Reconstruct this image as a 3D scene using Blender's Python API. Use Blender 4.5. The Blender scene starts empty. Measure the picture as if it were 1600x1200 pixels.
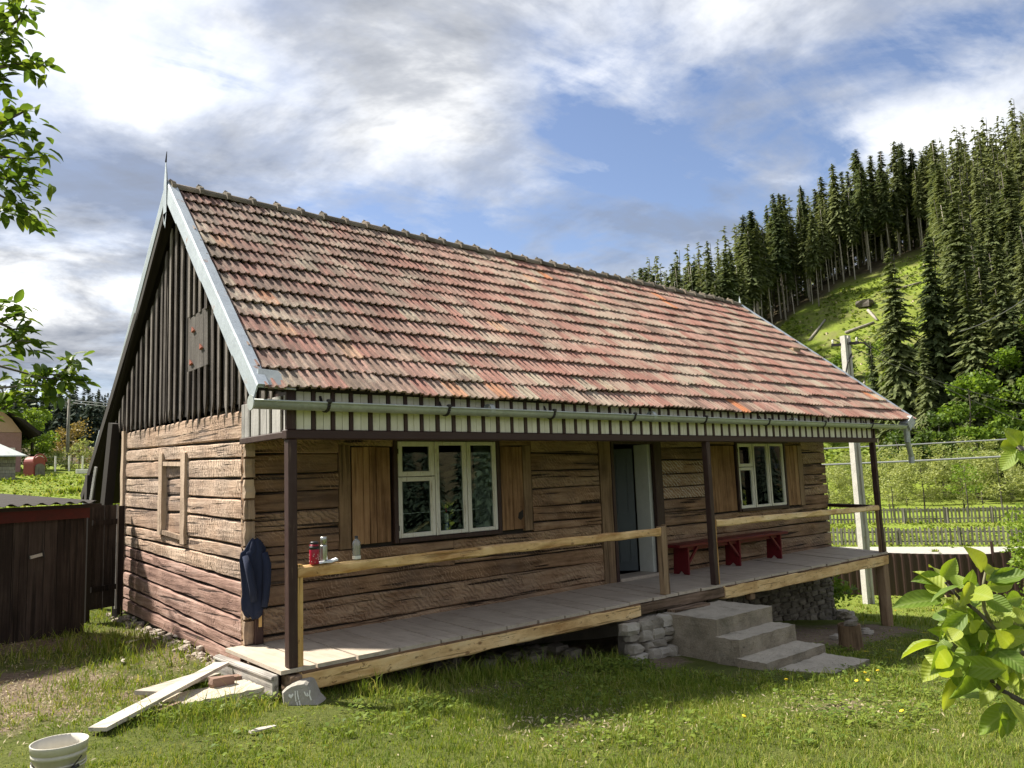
import bpy, math, random
import numpy as np
from math import sin, cos, tan, radians, pi, sqrt, atan2, degrees, hypot
from mathutils import Vector, Matrix, Euler, Quaternion
R = random.Random(7)
NR = np.random.default_rng(7)
S = bpy.context.scene
COL = S.collection

# ------------------------------------------------------------------ camera
CAM = Vector((-3.176, -6.608, 1.517))
YAW, PITCH, ROLL, FPX = 0.722, 0.121, -0.038, 1242.2
def cam_basis():
    f = Vector((sin(YAW)*cos(PITCH), cos(YAW)*cos(PITCH), sin(PITCH)))
    r = Vector((cos(YAW), -sin(YAW), 0)); u = r.cross(f)
    return r*cos(ROLL)+u*sin(ROLL), u*cos(ROLL)-r*sin(ROLL), f
CR, CU, CF = cam_basis()
cd = bpy.data.cameras.new('camera'); cam = bpy.data.objects.new('camera', cd); COL.objects.link(cam)
cd.sensor_width = 36; cd.lens = 36*FPX/1600; cd.clip_start = 0.05; cd.clip_end = 5000
mw = Matrix((CR, CU, -CF)).transposed().to_4x4(); mw.translation = CAM; cam.matrix_world = mw
S.camera = cam

# ------------------------------------------------------------------ sun and sky
SUN = Vector((-0.44, 0.72, 1.0)).normalized()
sd = bpy.data.lights.new('sun', 'SUN'); sd.energy = 2.8; sd.angle = radians(4.0); sd.color = (1.0, 0.94, 0.83)
so = bpy.data.objects.new('sun', sd); COL.objects.link(so); so.location = (0, 0, 60)
so.rotation_euler = (-SUN).to_track_quat('-Z', 'Y').to_euler()
S.view_settings.view_transform = 'Standard'; S.view_settings.look = 'None'
S.view_settings.exposure = 1.88; S.view_settings.gamma = 1.0
S.view_settings.use_curve_mapping = False

class G:
    """small node-graph writer"""
    def __init__(s, nt): s.nt = nt
    def n(s, t, out=0, p=None, **ins):
        nd = s.nt.nodes.new('ShaderNode'+t)
        for k, v in (p or {}).items(): setattr(nd, k, v)
        for k, v in ins.items():
            so_ = nd.inputs[int(k[1:])] if k[0] == 'i' and k[1:].isdigit() else nd.inputs[k.replace('_', ' ')]
            s.put(so_, v)
        return nd.outputs[out]
    def put(s, sock, v):
        if isinstance(v, bpy.types.NodeSocket): s.nt.links.new(v, sock)
        else:
            if sock.type == 'RGBA' and hasattr(v, '__len__') and len(v) == 3: v = (*v, 1)
            sock.default_value = v
    def math(s, op, a, b=0.0, c=None, clamp=False):
        kw = dict(i0=a, i1=b)
        if c is not None: kw['i2'] = c
        return s.n('Math', p={'operation': op, 'use_clamp': clamp}, **kw)
    def vmath(s, op, a, b=(0, 0, 0)): return s.n('VectorMath', p={'operation': op}, i0=a, i1=b)
    def mix(s, f, a, b, mode='MIX'):
        return s.n('Mix', out=2, p={'data_type': 'RGBA', 'blend_type': mode, 'clamp_factor': True}, i0=f, i6=a, i7=b)
    def ramp(s, f, stops):
        nd = s.nt.nodes.new('ShaderNodeValToRGB'); cr = nd.color_ramp
        while len(cr.elements) < len(stops): cr.elements.new(0.5)
        for e, (pos, c) in zip(cr.elements, stops):
            e.position = pos; e.color = (*c, 1) if hasattr(c, '__len__') else (c, c, c, 1)
        s.put(nd.inputs[0], f); return nd.outputs[0]
    def noise(s, v, scale, detail=4, rough=0.55, dist=0.0, out=0):
        return s.n('TexNoise', out=out, Vector=v, Scale=scale, Detail=detail, Roughness=rough, Distortion=dist)
    def maps(s, v, sc, rot=(0, 0, 0), loc=(0, 0, 0)): return s.n('Mapping', Vector=v, Scale=sc, Rotation=rot, Location=loc)
    def pos(s): return s.n('NewGeometry', out=0)
    def ob(s, shift=True):
        v = s.n('TexCoord', out=3)
        if shift:
            rnd = s.n('ObjectInfo', out=5)
            v = s.vmath('ADD', v, s.vmath('SCALE', s.n('CombineXYZ', X=rnd, Y=rnd, Z=rnd)) if False else s.n('CombineXYZ', X=s.math('MULTIPLY', rnd, 31.0), Y=s.math('MULTIPLY', rnd, 53.0), Z=s.math('MULTIPLY', rnd, 17.0)))
        return v
    def rnd(s): return s.n('ObjectInfo', out=5)
    def bump(s, h, strength=0.4, dist=0.01): return s.n('Bump', Strength=strength, Distance=dist, Height=h)

world = bpy.data.worlds.new('World'); S.world = world; world.use_nodes = True
wt = world.node_tree; wt.nodes.clear(); g = G(wt)
sky = wt.nodes.new('ShaderNodeTexSky'); sky.sky_type = 'NISHITA'; sky.sun_disc = False
sky.sun_elevation = math.asin(SUN.z); sky.sun_rotation = atan2(SUN.x, SUN.y)
sky.air_density = 1.0; sky.dust_density = 0.6; sky.ozone_density = 2.0
d = g.n('TexCoord', out=0)
dz = g.n('SeparateXYZ', out=2, Vector=d)
den = g.math('ADD', g.math('MAXIMUM', dz, 0.0), 0.16)
flat = g.n('CombineXYZ', X=g.math('DIVIDE', g.n('SeparateXYZ', out=0, Vector=d), den), Y=g.math('DIVIDE', g.n('SeparateXYZ', out=1, Vector=d), den), Z=0.0)
CO = (3.1, 1.7, 0.4)
fp = g.vmath('ADD', flat, CO)
big = g.noise(fp, 0.62, 2, 0.5)
mid = g.noise(fp, 1.5, 9, 0.58, 0.35)
wisp = g.noise(g.maps(fp, (1.0, 2.2, 1), (0, 0, 0.7)), 2.4, 8, 0.62, 0.6)
dens = g.math('ADD', g.math('ADD', g.math('MULTIPLY', big, 0.75), g.math('MULTIPLY', mid, 0.75)), g.math('MULTIPLY', wisp, 0.22))
cover = g.ramp(dens, [(0.68, 0.0), (0.765, 0.55), (0.92, 1.0)])
shade = g.noise(g.vmath('ADD', fp, (0.12, -0.2, 3.3)), 1.35, 7, 0.6, 0.3)
ccol = g.ramp(g.math('ADD', g.math('MULTIPLY', shade, 0.8), g.math('MULTIPLY', mid, 0.25)),
              [(0.40, (2.85, 2.81, 2.72)), (0.46, (2.1, 2.12, 2.14)), (0.525, (1.15, 1.20, 1.30)), (0.61, (0.58, 0.64, 0.77))])
skyc = g.mix(1.0, sky.outputs[0], (0.32, 0.295, 0.30), 'MULTIPLY')
wcol = g.mix(cover, skyc, ccol)
bg = wt.nodes.new('ShaderNodeBackground'); g.put(bg.inputs[0], wcol); bg.inputs[1].default_value = 0.15
wo = wt.nodes.new('ShaderNodeOutputWorld'); wt.links.new(bg.outputs[0], wo.inputs[0])

# ------------------------------------------------------------------ geometry helpers
WL = {}                                   # world location of each parent
class MB:
    def __init__(s): s.v = []; s.f = []
    def add(s, vs, fs):
        b = len(s.v); s.v += [tuple(p) for p in vs]; s.f += [tuple(i+b for i in f) for f in fs]; return s
    def box(s, x0, y0, z0, x1, y1, z1):
        return s.add([(x0,y0,z0),(x1,y0,z0),(x1,y1,z0),(x0,y1,z0),(x0,y0,z1),(x1,y0,z1),(x1,y1,z1),(x0,y1,z1)],
                     [(0,3,2,1),(4,5,6,7),(0,1,5,4),(1,2,6,5),(2,3,7,6),(3,0,4,7)])
    def cbox(s, x0, y0, z0, x1, y1, z1, c=0.006):
        """box with chamfered edges"""
        c = min(c, (x1-x0)*.3, (y1-y0)*.3, (z1-z0)*.3)
        vs = []; X = (x0, x1); Y = (y0, y1); Z = (z0, z1)
        idx = {}
        for i in (0,1):
            for j in (0,1):
                for k in (0,1):
                    sx, sy, sz = (1-2*i)*c, (1-2*j)*c, (1-2*k)*c
                    for a, p in enumerate(((X[i], Y[j]+sy, Z[k]+sz), (X[i]+sx, Y[j], Z[k]+sz), (X[i]+sx, Y[j]+sy, Z[k]))):
                        idx[(i,j,k,a)] = len(vs); vs.append(p)
        q = lambda a, ks: [idx[(*k, a)] for k in ks]
        fs = [q(0,[(0,0,0),(0,0,1),(0,1,1),(0,1,0)]), q(0,[(1,0,0),(1,1,0),(1,1,1),(1,0,1)]),
              q(1,[(0,0,0),(1,0,0),(1,0,1),(0,0,1)]), q(1,[(0,1,0),(0,1,1),(1,1,1),(1,1,0)]),
              q(2,[(0,0,0),(0,1,0),(1,1,0),(1,0,0)]), q(2,[(0,0,1),(1,0,1),(1,1,1),(0,1,1)])]
        for i in (0,1):
            for j in (0,1): fs.append([idx[(i,j,0,0)], idx[(i,j,1,0)], idx[(i,j,1,1)], idx[(i,j,0,1)]])
        for i in (0,1):
            for k in (0,1): fs.append([idx[(i,0,k,0)], idx[(i,1,k,0)], idx[(i,1,k,2)], idx[(i,0,k,2)]])
        for j in (0,1):
            for k in (0,1): fs.append([idx[(0,j,k,1)], idx[(1,j,k,1)], idx[(1,j,k,2)], idx[(0,j,k,2)]])
        for i in (0,1):
            for j in (0,1):
                for k in (0,1): fs.append([idx[(i,j,k,0)], idx[(i,j,k,1)], idx[(i,j,k,2)]])
        return s.add(vs, fs)
    def beam(s, a, b, w, h, up=(0,0,1), n=1, jit=0.0, c=0.0):
        """beam from a to b, w across, h along 'up' (b-a, up not parallel)"""
        a, b, up = Vector(a), Vector(b), Vector(up); d = (b-a).normalized()
        sd_ = d.cross(up).normalized(); u = sd_.cross(d)
        if c:
            prof = [(-w/2+c,-h/2),(w/2-c,-h/2),(w/2,-h/2+c),(w/2,h/2-c),(w/2-c,h/2),(-w/2+c,h/2),(-w/2,h/2-c),(-w/2,-h/2+c)]
        else: prof = [(-w/2,-h/2),(w/2,-h/2),(w/2,h/2),(-w/2,h/2)]
        m = len(prof); vs = []; fs = []
        for i in range(n+1):
            p = a.lerp(b, i/n)
            for x, y in prof:
                vs.append(p+sd_*(x+R.uniform(-jit,jit))+u*(y+R.uniform(-jit,jit)))
        for i in range(n):
            for j in range(m):
                fs.append((i*m+j, i*m+(j+1)%m, (i+1)*m+(j+1)%m, (i+1)*m+j))
        fs.append(tuple(reversed(range(m)))); fs.append(tuple(range(n*m, n*m+m)))
        return s.add(vs, fs)
    def tube(s, pts, rad, n=8, cap=True):
        pts = [Vector(p) for p in pts]; rad = rad if hasattr(rad, '__len__') else [rad]*len(pts)
        vs = []; fs = []; prev = None
        for i, p in enumerate(pts):
            t = (pts[min(i+1, len(pts)-1)]-pts[max(i-1, 0)]).normalized()
            if prev is None: x = t.orthogonal().normalized()
            else: x = (prev-t*prev.dot(t)); x = x.normalized() if x.length > 1e-6 else t.orthogonal().normalized()
            prev = x; y = t.cross(x)
            for k in range(n):
                a = 2*pi*k/n; vs.append(p+(x*cos(a)+y*sin(a))*rad[i])
        for i in range(len(pts)-1):
            for k in range(n): fs.append((i*n+k, i*n+(k+1)%n, (i+1)*n+(k+1)%n, (i+1)*n+k))
        if cap: fs.append(tuple(reversed(range(n)))); fs.append(tuple(range((len(pts)-1)*n, len(pts)*n)))
        return s.add(vs, fs)
    def lathe(s, prof, c=(0,0,0), n=24):
        """prof: (r,z) list around a vertical axis"""
        vs = []; fs = []; m = len(prof)
        for r_, z in prof:
            for k in range(n):
                a = 2*pi*k/n; vs.append((c[0]+r_*cos(a), c[1]+r_*sin(a), c[2]+z))
        for i in range(m-1):
            for k in range(n): fs.append((i*n+k, i*n+(k+1)%n, (i+1)*n+(k+1)%n, (i+1)*n+k))
        return s.add(vs, fs)
    def prism(s, poly, ext):
        ext = Vector(ext); p = [Vector(q) for q in poly]; n = len(p)
        return s.add(p+[q+ext for q in p], [tuple(reversed(range(n))), tuple(range(n, 2*n))]+[(i, (i+1)%n, n+(i+1)%n, n+i) for i in range(n)])
    def stone(s, c, r, rng=None, sq=0.41):
        """lumpy stone: subdivided cube pushed towards a sphere, squared and jittered"""
        rng = rng or R; g_ = [-1, 0, 1]; vs = {}; V = []; F = []
        rx, ry, rz = r
        def vid(i, j, k):
            if (i,j,k) not in vs:
                v = Vector((i, j, k)); v = v.normalized()*(0.86-sq+sq*v.length)*rng.uniform(0.80, 1.14)
                vs[(i,j,k)] = len(V); V.append((c[0]+v.x*rx, c[1]+v.y*ry, c[2]+v.z*rz))
            return vs[(i,j,k)]
        for ax in range(3):
            for sgn in (-1, 1):
                for i in (-1, 0):
                    for j in (-1, 0):
                        q = []
                        for (a, b) in ((i,j),(i+1,j),(i+1,j+1),(i,j+1)):
                            t = [0,0,0]; t[ax] = sgn; t[(ax+1)%3] = a; t[(ax+2)%3] = b; q.append(vid(*t))
                        F.append(q if sgn > 0 else q[::-1])
        return s.add(V, F)
    def mesh(s, name, origin=(0,0,0)):
        me = bpy.data.meshes.new(name); o = origin
        me.from_pydata([(p[0]-o[0], p[1]-o[1], p[2]-o[2]) for p in s.v], [], s.f); me.update(); return me
def mesh_np(name, V, F, smooth=False):
    me = bpy.data.meshes.new(name); V = np.asarray(V, dtype=np.float32); F = np.asarray(F, dtype=np.int32)
    k = F.shape[1]; me.vertices.add(len(V)); me.vertices.foreach_set('co', V.ravel())
    me.loops.add(F.size); me.loops.foreach_set('vertex_index', F.ravel())
    me.polygons.add(len(F)); me.polygons.foreach_set('loop_start', np.arange(0, F.size, k, dtype=np.int32))
    me.polygons.foreach_set('loop_total', np.full(len(F), k, dtype=np.int32))
    me.update(calc_edges=True); me.validate()
    if smooth: me.polygons.foreach_set('use_smooth', np.ones(len(F), dtype=bool))
    return me
def link(name, me, mat, parent=None, loc=(0,0,0), rot=None, smooth=False):
    """loc is a world location; parents are never rotated"""
    o = bpy.data.objects.new(name, me); COL.objects.link(o)
    if mat is not None and me is not None and len(me.materials) == 0: me.materials.append(mat)
    loc = Vector(loc); WL[o.name] = loc
    if parent is not None: o.parent = parent; o.location = loc-WL[parent.name]
    else: o.location = loc
    if rot is not None: o.rotation_euler = rot
    if smooth and me: me.polygons.foreach_set('use_smooth', np.ones(len(me.polygons), dtype=bool))
    return o
def obj(name, mb, mat, parent=None, smooth=False):
    a = np.array(mb.v); c = (a.min(0)+a.max(0))/2
    if parent is None: c[2] = a[:,2].min()
    return link(name, mb.mesh(name, c), mat, parent, c, smooth=smooth)
def tag(o, label=None, cat=None, group=None, kind=None):
    if label: o['label'] = label
    if cat: o['category'] = cat
    if group: o['group'] = group
    if kind: o['kind'] = kind
    return o
def thing(name, label, cat, loc=(0,0,0), group=None):
    o = link(name, None, None, None, loc); o.empty_display_size = 0.2
    return tag(o, label, cat, group)
def smoothstep(a, b, x):
    t = np.clip((x-a)/(b-a), 0, 1); return t*t*(3-2*t)
def at(u, v, dist):
    """the point seen along photograph direction (u, v), dist metres off"""
    q = (CF+CR*((u-800)/FPX)-CU*((v-600)/FPX)).normalized(); return CAM+q*dist
# ------------------------------------------------------------------ materials
def mat(name):
    m = bpy.data.materials.new(name); m.use_nodes = True; nt = m.node_tree
    b = nt.nodes['Principled BSDF']; return m, G(nt), b
def setb(g, b, **kw):
    for k, v in kw.items(): g.put(b.inputs[k.replace('_', ' ')], v)
def hewn(name, cols, axis, along=1.3, across=16, hack=0.0, bump=0.6, rough=0.85, crack=0.5, patch=None, hackrot=0.9, fleck=0.0, scar=0.0):
    m, g, b = mat(name); v = g.ob()
    sc = [across]*3; sc[axis] = along
    n1 = g.noise(g.maps(v, sc), 1.0, 6, 0.62, 0.4)
    n2 = g.noise(v, 2.3, 4, 0.6)
    n3 = g.noise(v, 42, 3, 0.6)
    f = g.math('ADD', g.math('MULTIPLY', n1, 0.55), g.math('ADD', g.math('MULTIPLY', n2, 0.35), g.math('MULTIPLY', g.rnd(), 0.22)))
    col = g.ramp(f, [(0.38, cols[0]), (0.55, cols[1]), (0.74, cols[2])])
    sc2 = [19]*3; sc2[axis] = 0.7
    ck = g.ramp(g.noise(g.maps(v, sc2), 1.0, 3, 0.5, 0.2), [(0.35, 1.0), (0.395, 0.0)])
    col = g.mix(g.math('MULTIPLY', ck, crack), col, tuple(c*0.3 for c in cols[0]))
    h = g.math('SUBTRACT', g.math('ADD', g.math('MULTIPLY', n1, 0.8), g.math('MULTIPLY', n3, 0.3)), g.math('MULTIPLY', ck, 0.8))
    if hack:
        rot = [0,0,0]; rot[1 if axis == 0 else 0] = hackrot
        w = g.n('TexWave', out=1, p={'wave_type': 'BANDS', 'bands_direction': 'X' if axis == 0 else 'Y'}, Vector=g.maps(v, (1,1,1), rot), Scale=5.5, Distortion=11.0, Detail=4.0, Detail_Scale=1.3)
        hm = g.math('MULTIPLY', g.ramp(w, [(0.55, 0.0), (0.9, 1.0)]), g.ramp(g.math('ADD', g.noise(v, 2.2, 4, 0.65), g.math('MULTIPLY', g.math('SUBTRACT', g.rnd(), 0.5), 0.36)), [(0.48, 0.0), (0.66, 1.0)]))
        h = g.math('SUBTRACT', h, g.math('MULTIPLY', hm, hack*1.6))
        col = g.mix(g.math('MULTIPLY', hm, 0.55*hack), col, tuple(c*0.45 for c in cols[0]))
    if patch:                                   # remains of lime plaster caught in the hack marks
        w2 = g.n('TexWave', out=1, p={'wave_type': 'BANDS', 'bands_direction': 'X'}, Vector=g.maps(v, (1,1,1), (0,0.9,0)), Scale=6.5, Distortion=6.0, Detail=3.0, Detail_Scale=2.0)
        pm = g.math('MULTIPLY', g.ramp(w2, [(0.60, 0.0), (0.8, 1.0)]), g.ramp(g.noise(v, 2.0, 4, 0.6), [(0.42, 0.0), (0.55, 1.0)]))
        col = g.mix(g.math('MULTIPLY', pm, 0.8), col, patch)
    if fleck:                                   # bark left in the hollows, and knots
        fm = g.ramp(g.noise(g.maps(v, [1.0 if i == axis else 2.2 for i in range(3)]), 13, 5, 0.7, 0.5), [(0.60, 0.0), (0.66, 1.0)])
        kn = g.ramp(g.n('TexVoronoi', out=0, Vector=g.maps(v, [1.0 if i == axis else 1.6 for i in range(3)]), Scale=3.3), [(0.06, 1.0), (0.12, 0.0)])
        col = g.mix(g.math('MULTIPLY', g.math('MAXIMUM', fm, kn), fleck), col, (0.20,0.10,0.04))
        h = g.math('SUBTRACT', h, g.math('MULTIPLY', fm, 0.4))
    if scar:                                    # pale axe scars and grey weathering
        ws = g.n('TexWave', out=1, p={'wave_type': 'BANDS', 'bands_direction': 'X' if axis == 0 else 'Y'}, Vector=g.maps(v, (1,1,1), (0,0.75,0) if axis == 0 else (0.2,0,0)), Scale=8.0, Distortion=14.0, Detail=4.0, Detail_Scale=1.1)
        sm_ = g.math('MULTIPLY', g.ramp(ws, [(0.80, 0.0), (0.97, 1.0)]), g.ramp(g.noise(v, 1.7, 4, 0.65), [(0.45, 0.0), (0.62, 1.0)]))
        col = g.mix(g.math('MULTIPLY', sm_, scar), col, tuple(min(1, c*1.45) for c in cols[2]))
        gm_ = g.ramp(g.noise(g.pos(), 0.9, 5, 0.65), [(0.45, 0.0), (0.68, 1.0)])
        col = g.mix(g.math('MULTIPLY', gm_, 0.45), col, tuple(0.5*cols[0][i]+0.5*(cols[1][0]+cols[1][2])*0.42 for i in range(3)))
    setb(g, b, Base_Color=col, Roughness=rough, Normal=g.bump(h, bump, 0.02)); b.inputs['Specular IOR Level'].default_value = 0.25
    return m
def paint(name, col, dirt, axis=2, amount=0.5, rough=0.6, chip=None, bump=0.25):
    m, g, b = mat(name); v = g.ob()
    sc = [18]*3; sc[axis] = 1.6
    n1 = g.noise(g.maps(v, sc), 1.0, 5, 0.6, 0.3); n2 = g.noise(v, 5, 5, 0.65)
    f = g.ramp(g.math('ADD', g.math('MULTIPLY', n1, 0.5), g.math('MULTIPLY', n2, 0.5)), [(0.42, 0.0), (0.72, 1.0)])
    c = g.mix(g.math('MINIMUM', g.math('ADD', g.math('MULTIPLY', f, amount), g.math('MULTIPLY', g.rnd(), 0.22)), 1.0), col, dirt)
    if chip:
        cm = g.ramp(g.noise(g.maps(v, sc), 2.0, 5, 0.7), [(0.60, 0.0), (0.66, 1.0)])
        c = g.mix(g.math('MULTIPLY', cm, 0.8), c, chip)
    setb(g, b, Base_Color=c, Roughness=rough, Normal=g.bump(g.math('ADD', n1, n2), bump, 0.006))
    b.inputs['Specular IOR Level'].default_value = 0.3
    return m
def plain(name, col, rough=0.5, metal=0.0, var=0.15, scale=9, bump=0.0):
    m, g, b = mat(name); v = g.ob()
    n = g.noise(v, scale, 5, 0.6)
    c = g.mix(n, tuple(x*(1-var) for x in col), tuple(min(1, x*(1+var)) for x in col))
    setb(g, b, Base_Color=c, Roughness=rough, Metallic=metal)
    if bump: setb(g, b, Normal=g.bump(n, bump, 0.01))
    return m
M = {}
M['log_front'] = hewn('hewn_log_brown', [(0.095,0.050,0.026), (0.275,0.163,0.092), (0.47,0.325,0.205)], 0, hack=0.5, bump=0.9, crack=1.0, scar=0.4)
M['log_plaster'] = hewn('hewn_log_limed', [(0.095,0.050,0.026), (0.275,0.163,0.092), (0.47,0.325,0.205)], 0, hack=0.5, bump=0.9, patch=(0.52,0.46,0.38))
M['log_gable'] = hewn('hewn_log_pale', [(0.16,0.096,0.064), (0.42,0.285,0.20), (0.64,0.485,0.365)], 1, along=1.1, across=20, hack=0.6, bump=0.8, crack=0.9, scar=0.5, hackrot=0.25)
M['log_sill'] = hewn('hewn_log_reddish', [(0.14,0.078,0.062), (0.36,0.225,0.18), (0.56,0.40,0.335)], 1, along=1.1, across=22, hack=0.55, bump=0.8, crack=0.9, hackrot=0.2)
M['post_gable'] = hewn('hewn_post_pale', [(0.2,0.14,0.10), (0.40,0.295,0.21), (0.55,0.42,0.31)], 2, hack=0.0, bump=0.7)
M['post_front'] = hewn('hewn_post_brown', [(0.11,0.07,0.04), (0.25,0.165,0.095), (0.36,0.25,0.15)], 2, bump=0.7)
M['shutter'] = hewn('shutter_wood', [(0.15,0.078,0.036), (0.33,0.19,0.095), (0.46,0.29,0.155)], 2, along=1.6, across=22, bump=0.35, crack=0.35)
M['fresh'] = hewn('fresh_hewn_wood', [(0.46,0.25,0.09), (0.80,0.55,0.26), (0.90,0.71,0.41)], 0, along=2.2, across=9, bump=0.6, crack=0.5, fleck=0.75)
M['fresh_v'] = hewn('fresh_hewn_wood_upright', [(0.30,0.16,0.05), (0.56,0.34,0.12), (0.70,0.47,0.2)], 2, along=2.0, across=12, bump=0.5, crack=0.6, fleck=0.7)
M['beam_old'] = hewn('old_beam_wood', [(0.10,0.065,0.04), (0.22,0.15,0.10), (0.34,0.25,0.18)], 0, along=1.6, across=16, bump=0.9, crack=0.7)
M['bark_edge'] = hewn('bark_edge', [(0.05,0.03,0.02), (0.13,0.075,0.045), (0.24,0.14,0.08)], 0, along=6, across=14, bump=1.0, crack=0.6)
M['brown'] = paint('dark_brown_paint', (0.042,0.019,0.016), (0.075,0.05,0.042), 2, 0.7, 0.55, chip=(0.13,0.085,0.06))
M['brown_x'] = paint('dark_brown_paint_beam', (0.042,0.019,0.016), (0.06,0.035,0.03), 0, 0.6, 0.5)
M['cream'] = paint('cream_paint', (0.76,0.735,0.61), (0.45,0.42,0.31), 2, 0.6, 0.55)
M['white'] = paint('white_window_paint', (0.82,0.80,0.72), (0.58,0.53,0.41), 2, 0.45, 0.45, chip=(0.36,0.27,0.17))
M['greywood'] = hewn('grey_weathered_board', [(0.16,0.15,0.14), (0.36,0.345,0.325), (0.52,0.50,0.47)], 2, along=1.5, across=30, bump=0.5)
M['floor'] = paint('grey_floor_paint', (0.53,0.455,0.365), (0.31,0.25,0.19), 1, 0.75, 0.62, chip=(0.28,0.22,0.165))
M['sillgrey'] = hewn('grey_sill_wood', [(0.22,0.20,0.18), (0.44,0.41,0.37), (0.60,0.57,0.52)], 1, along=1.5, across=24, bump=0.6)
M['gboard'] = hewn('weathered_gable_board', [(0.04,0.032,0.027), (0.12,0.10,0.088), (0.27,0.24,0.215)], 2, along=1.0, across=36, bump=0.8, crack=0.6)
M['dark'] = plain('dark_wood', (0.022,0.016,0.012), 0.9)
M['inside'] = plain('interior_plaster', (0.20,0.19,0.16), 0.9)
M['reveal'] = plain('white_door_reveal', (0.60,0.61,0.56), 0.8)
M['doorblue'] = plain('blue_grey_door_paint', (0.062,0.078,0.088), 0.5)
M['red'] = paint('dark_red_paint', (0.16,0.012,0.017), (0.07,0.012,0.012), 2, 0.6, 0.45)
M['shedred'] = paint('red_stained_wood', (0.085,0.016,0.013), (0.03,0.012,0.010), 0, 0.7, 0.8)
M['shedwood'] = hewn('shed_plank_wood', [(0.012,0.009,0.008), (0.026,0.020,0.017), (0.065,0.053,0.046)], 2, along=1.2, across=26, bump=0.7, crack=0.6)
M['galv'] = None; M['concrete'] = None
def metal(name, col, rough, rust=0.0, spangle=14, metallic=0.75):
    m, g, b = mat(name); v = g.ob()
    vo = g.n('TexVoronoi', out=1, Vector=v, Scale=spangle*4)
    sv = g.n('SeparateXYZ', out=0, Vector=vo)
    n = g.noise(v, 4, 5, 0.6)
    c = g.mix(g.math('ADD', g.math('MULTIPLY', sv, 0.35), g.math('MULTIPLY', n, 0.5)), tuple(x*0.72 for x in col), tuple(min(1,x*1.2) for x in col))
    if rust:
        rm = g.ramp(g.noise(g.vmath('ADD', v, (9,3,1)), 3.2, 6, 0.7), [(0.62, 0.0), (0.68, 1.0)])
        c = g.mix(g.math('MULTIPLY', rm, rust), c, (0.36,0.16,0.07))
    setb(g, b, Base_Color=c, Metallic=metallic, Roughness=g.math('ADD', rough, g.math('MULTIPLY', n, 0.2)))
    return m
M['galv'] = metal('galvanised_verge_metal', (0.50,0.55,0.585), 0.48, rust=0.7)
M['gutter'] = metal('galvanised_gutter_metal', (0.46,0.49,0.47), 0.42, spangle=6, metallic=0.35)
M['iron'] = plain('dark_iron', (0.035,0.03,0.028), 0.6, 0.3)
def concrete():
    m, g, b = mat('weathered_concrete'); v = g.pos()
    n1 = g.noise(v, 3.5, 8, 0.65); n2 = g.noise(v, 60, 3, 0.7); n3 = g.noise(g.maps(v, (1.5,1.5,14)), 1.0, 4, 0.6)
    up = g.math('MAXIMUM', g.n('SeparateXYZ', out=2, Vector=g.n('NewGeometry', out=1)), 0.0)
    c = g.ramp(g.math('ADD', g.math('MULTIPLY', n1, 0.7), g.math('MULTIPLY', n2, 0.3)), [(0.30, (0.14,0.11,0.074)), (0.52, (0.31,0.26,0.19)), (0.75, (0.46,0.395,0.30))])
    c = g.mix(g.math('MULTIPLY', up, 0.6), c, (0.54,0.485,0.39))  # upward faces mixed paler: light on the treads painted into the colour
    moss = g.ramp(g.noise(g.vmath('ADD', v, (4,4,4)), 2.4, 6, 0.65), [(0.52, 0.0), (0.7, 1.0)])
    c = g.mix(g.math('MULTIPLY', moss, 0.45), c, (0.085,0.085,0.055))
    peb = g.n('TexVoronoi', out=0, Vector=v, Scale=46.0)
    pb = g.ramp(peb, [(0.12, 1.0), (0.3, 0.0)]); c = g.mix(g.math('MULTIPLY', pb, 0.28), c, (0.52,0.48,0.41))
    pit = g.ramp(g.noise(v, 30, 4, 0.7), [(0.30, 1.0), (0.38, 0.0)]); c = g.mix(g.math('MULTIPLY', pit, 0.6), c, (0.09,0.08,0.065))
    hh = g.math('SUBTRACT', g.math('ADD', g.math('ADD', n1, g.math('MULTIPLY', n2, 0.6)), g.math('ADD', n3, g.math('MULTIPLY', pb, 0.3))), pit)
    setb(g, b, Base_Color=c, Roughness=0.95, Normal=g.bump(hh, 0.8, 0.02))
    return m
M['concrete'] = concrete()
def stone_mat(name, c0, c1, c2):
    m, g, b = mat(name); v = g.ob()
    n1 = g.noise(v, 5, 7, 0.65); n2 = g.noise(v, 38, 4, 0.65)
    f = g.math('ADD', g.math('MULTIPLY', n1, 0.55), g.math('ADD', g.math('MULTIPLY', n2, 0.25), g.math('MULTIPLY', g.rnd(), 0.3)))
    setb(g, b, Base_Color=g.ramp(f, [(0.35, c0), (0.55, c1), (0.8, c2)]), Roughness=0.95, Normal=g.bump(g.math('ADD', n1, g.math('MULTIPLY', n2, 0.6)), 0.8, 0.02))
    return m
M['stone'] = stone_mat('grey_fieldstone', (0.19,0.165,0.125), (0.36,0.32,0.26), (0.52,0.475,0.395))
M['stone_pale'] = stone_mat('pale_footing_stone', (0.20,0.16,0.125), (0.35,0.29,0.24), (0.54,0.47,0.40))
M['rubble'] = stone_mat('dark_rubble_stone', (0.085,0.07,0.052), (0.165,0.14,0.11), (0.28,0.245,0.195))
M['mortar'] = stone_mat('earth_mortar', (0.11,0.09,0.07), (0.18,0.155,0.125), (0.26,0.225,0.18))
M['boulder'] = stone_mat('grey_boulder', (0.22,0.20,0.165), (0.32,0.295,0.25), (0.41,0.38,0.33))
M['chalk'] = plain('white_mark_paint', (0.78,0.76,0.70), 0.8)
M['brick'] = plain('old_brick', (0.24,0.15,0.11), 0.9, var=0.35, bump=0.5)
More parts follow.
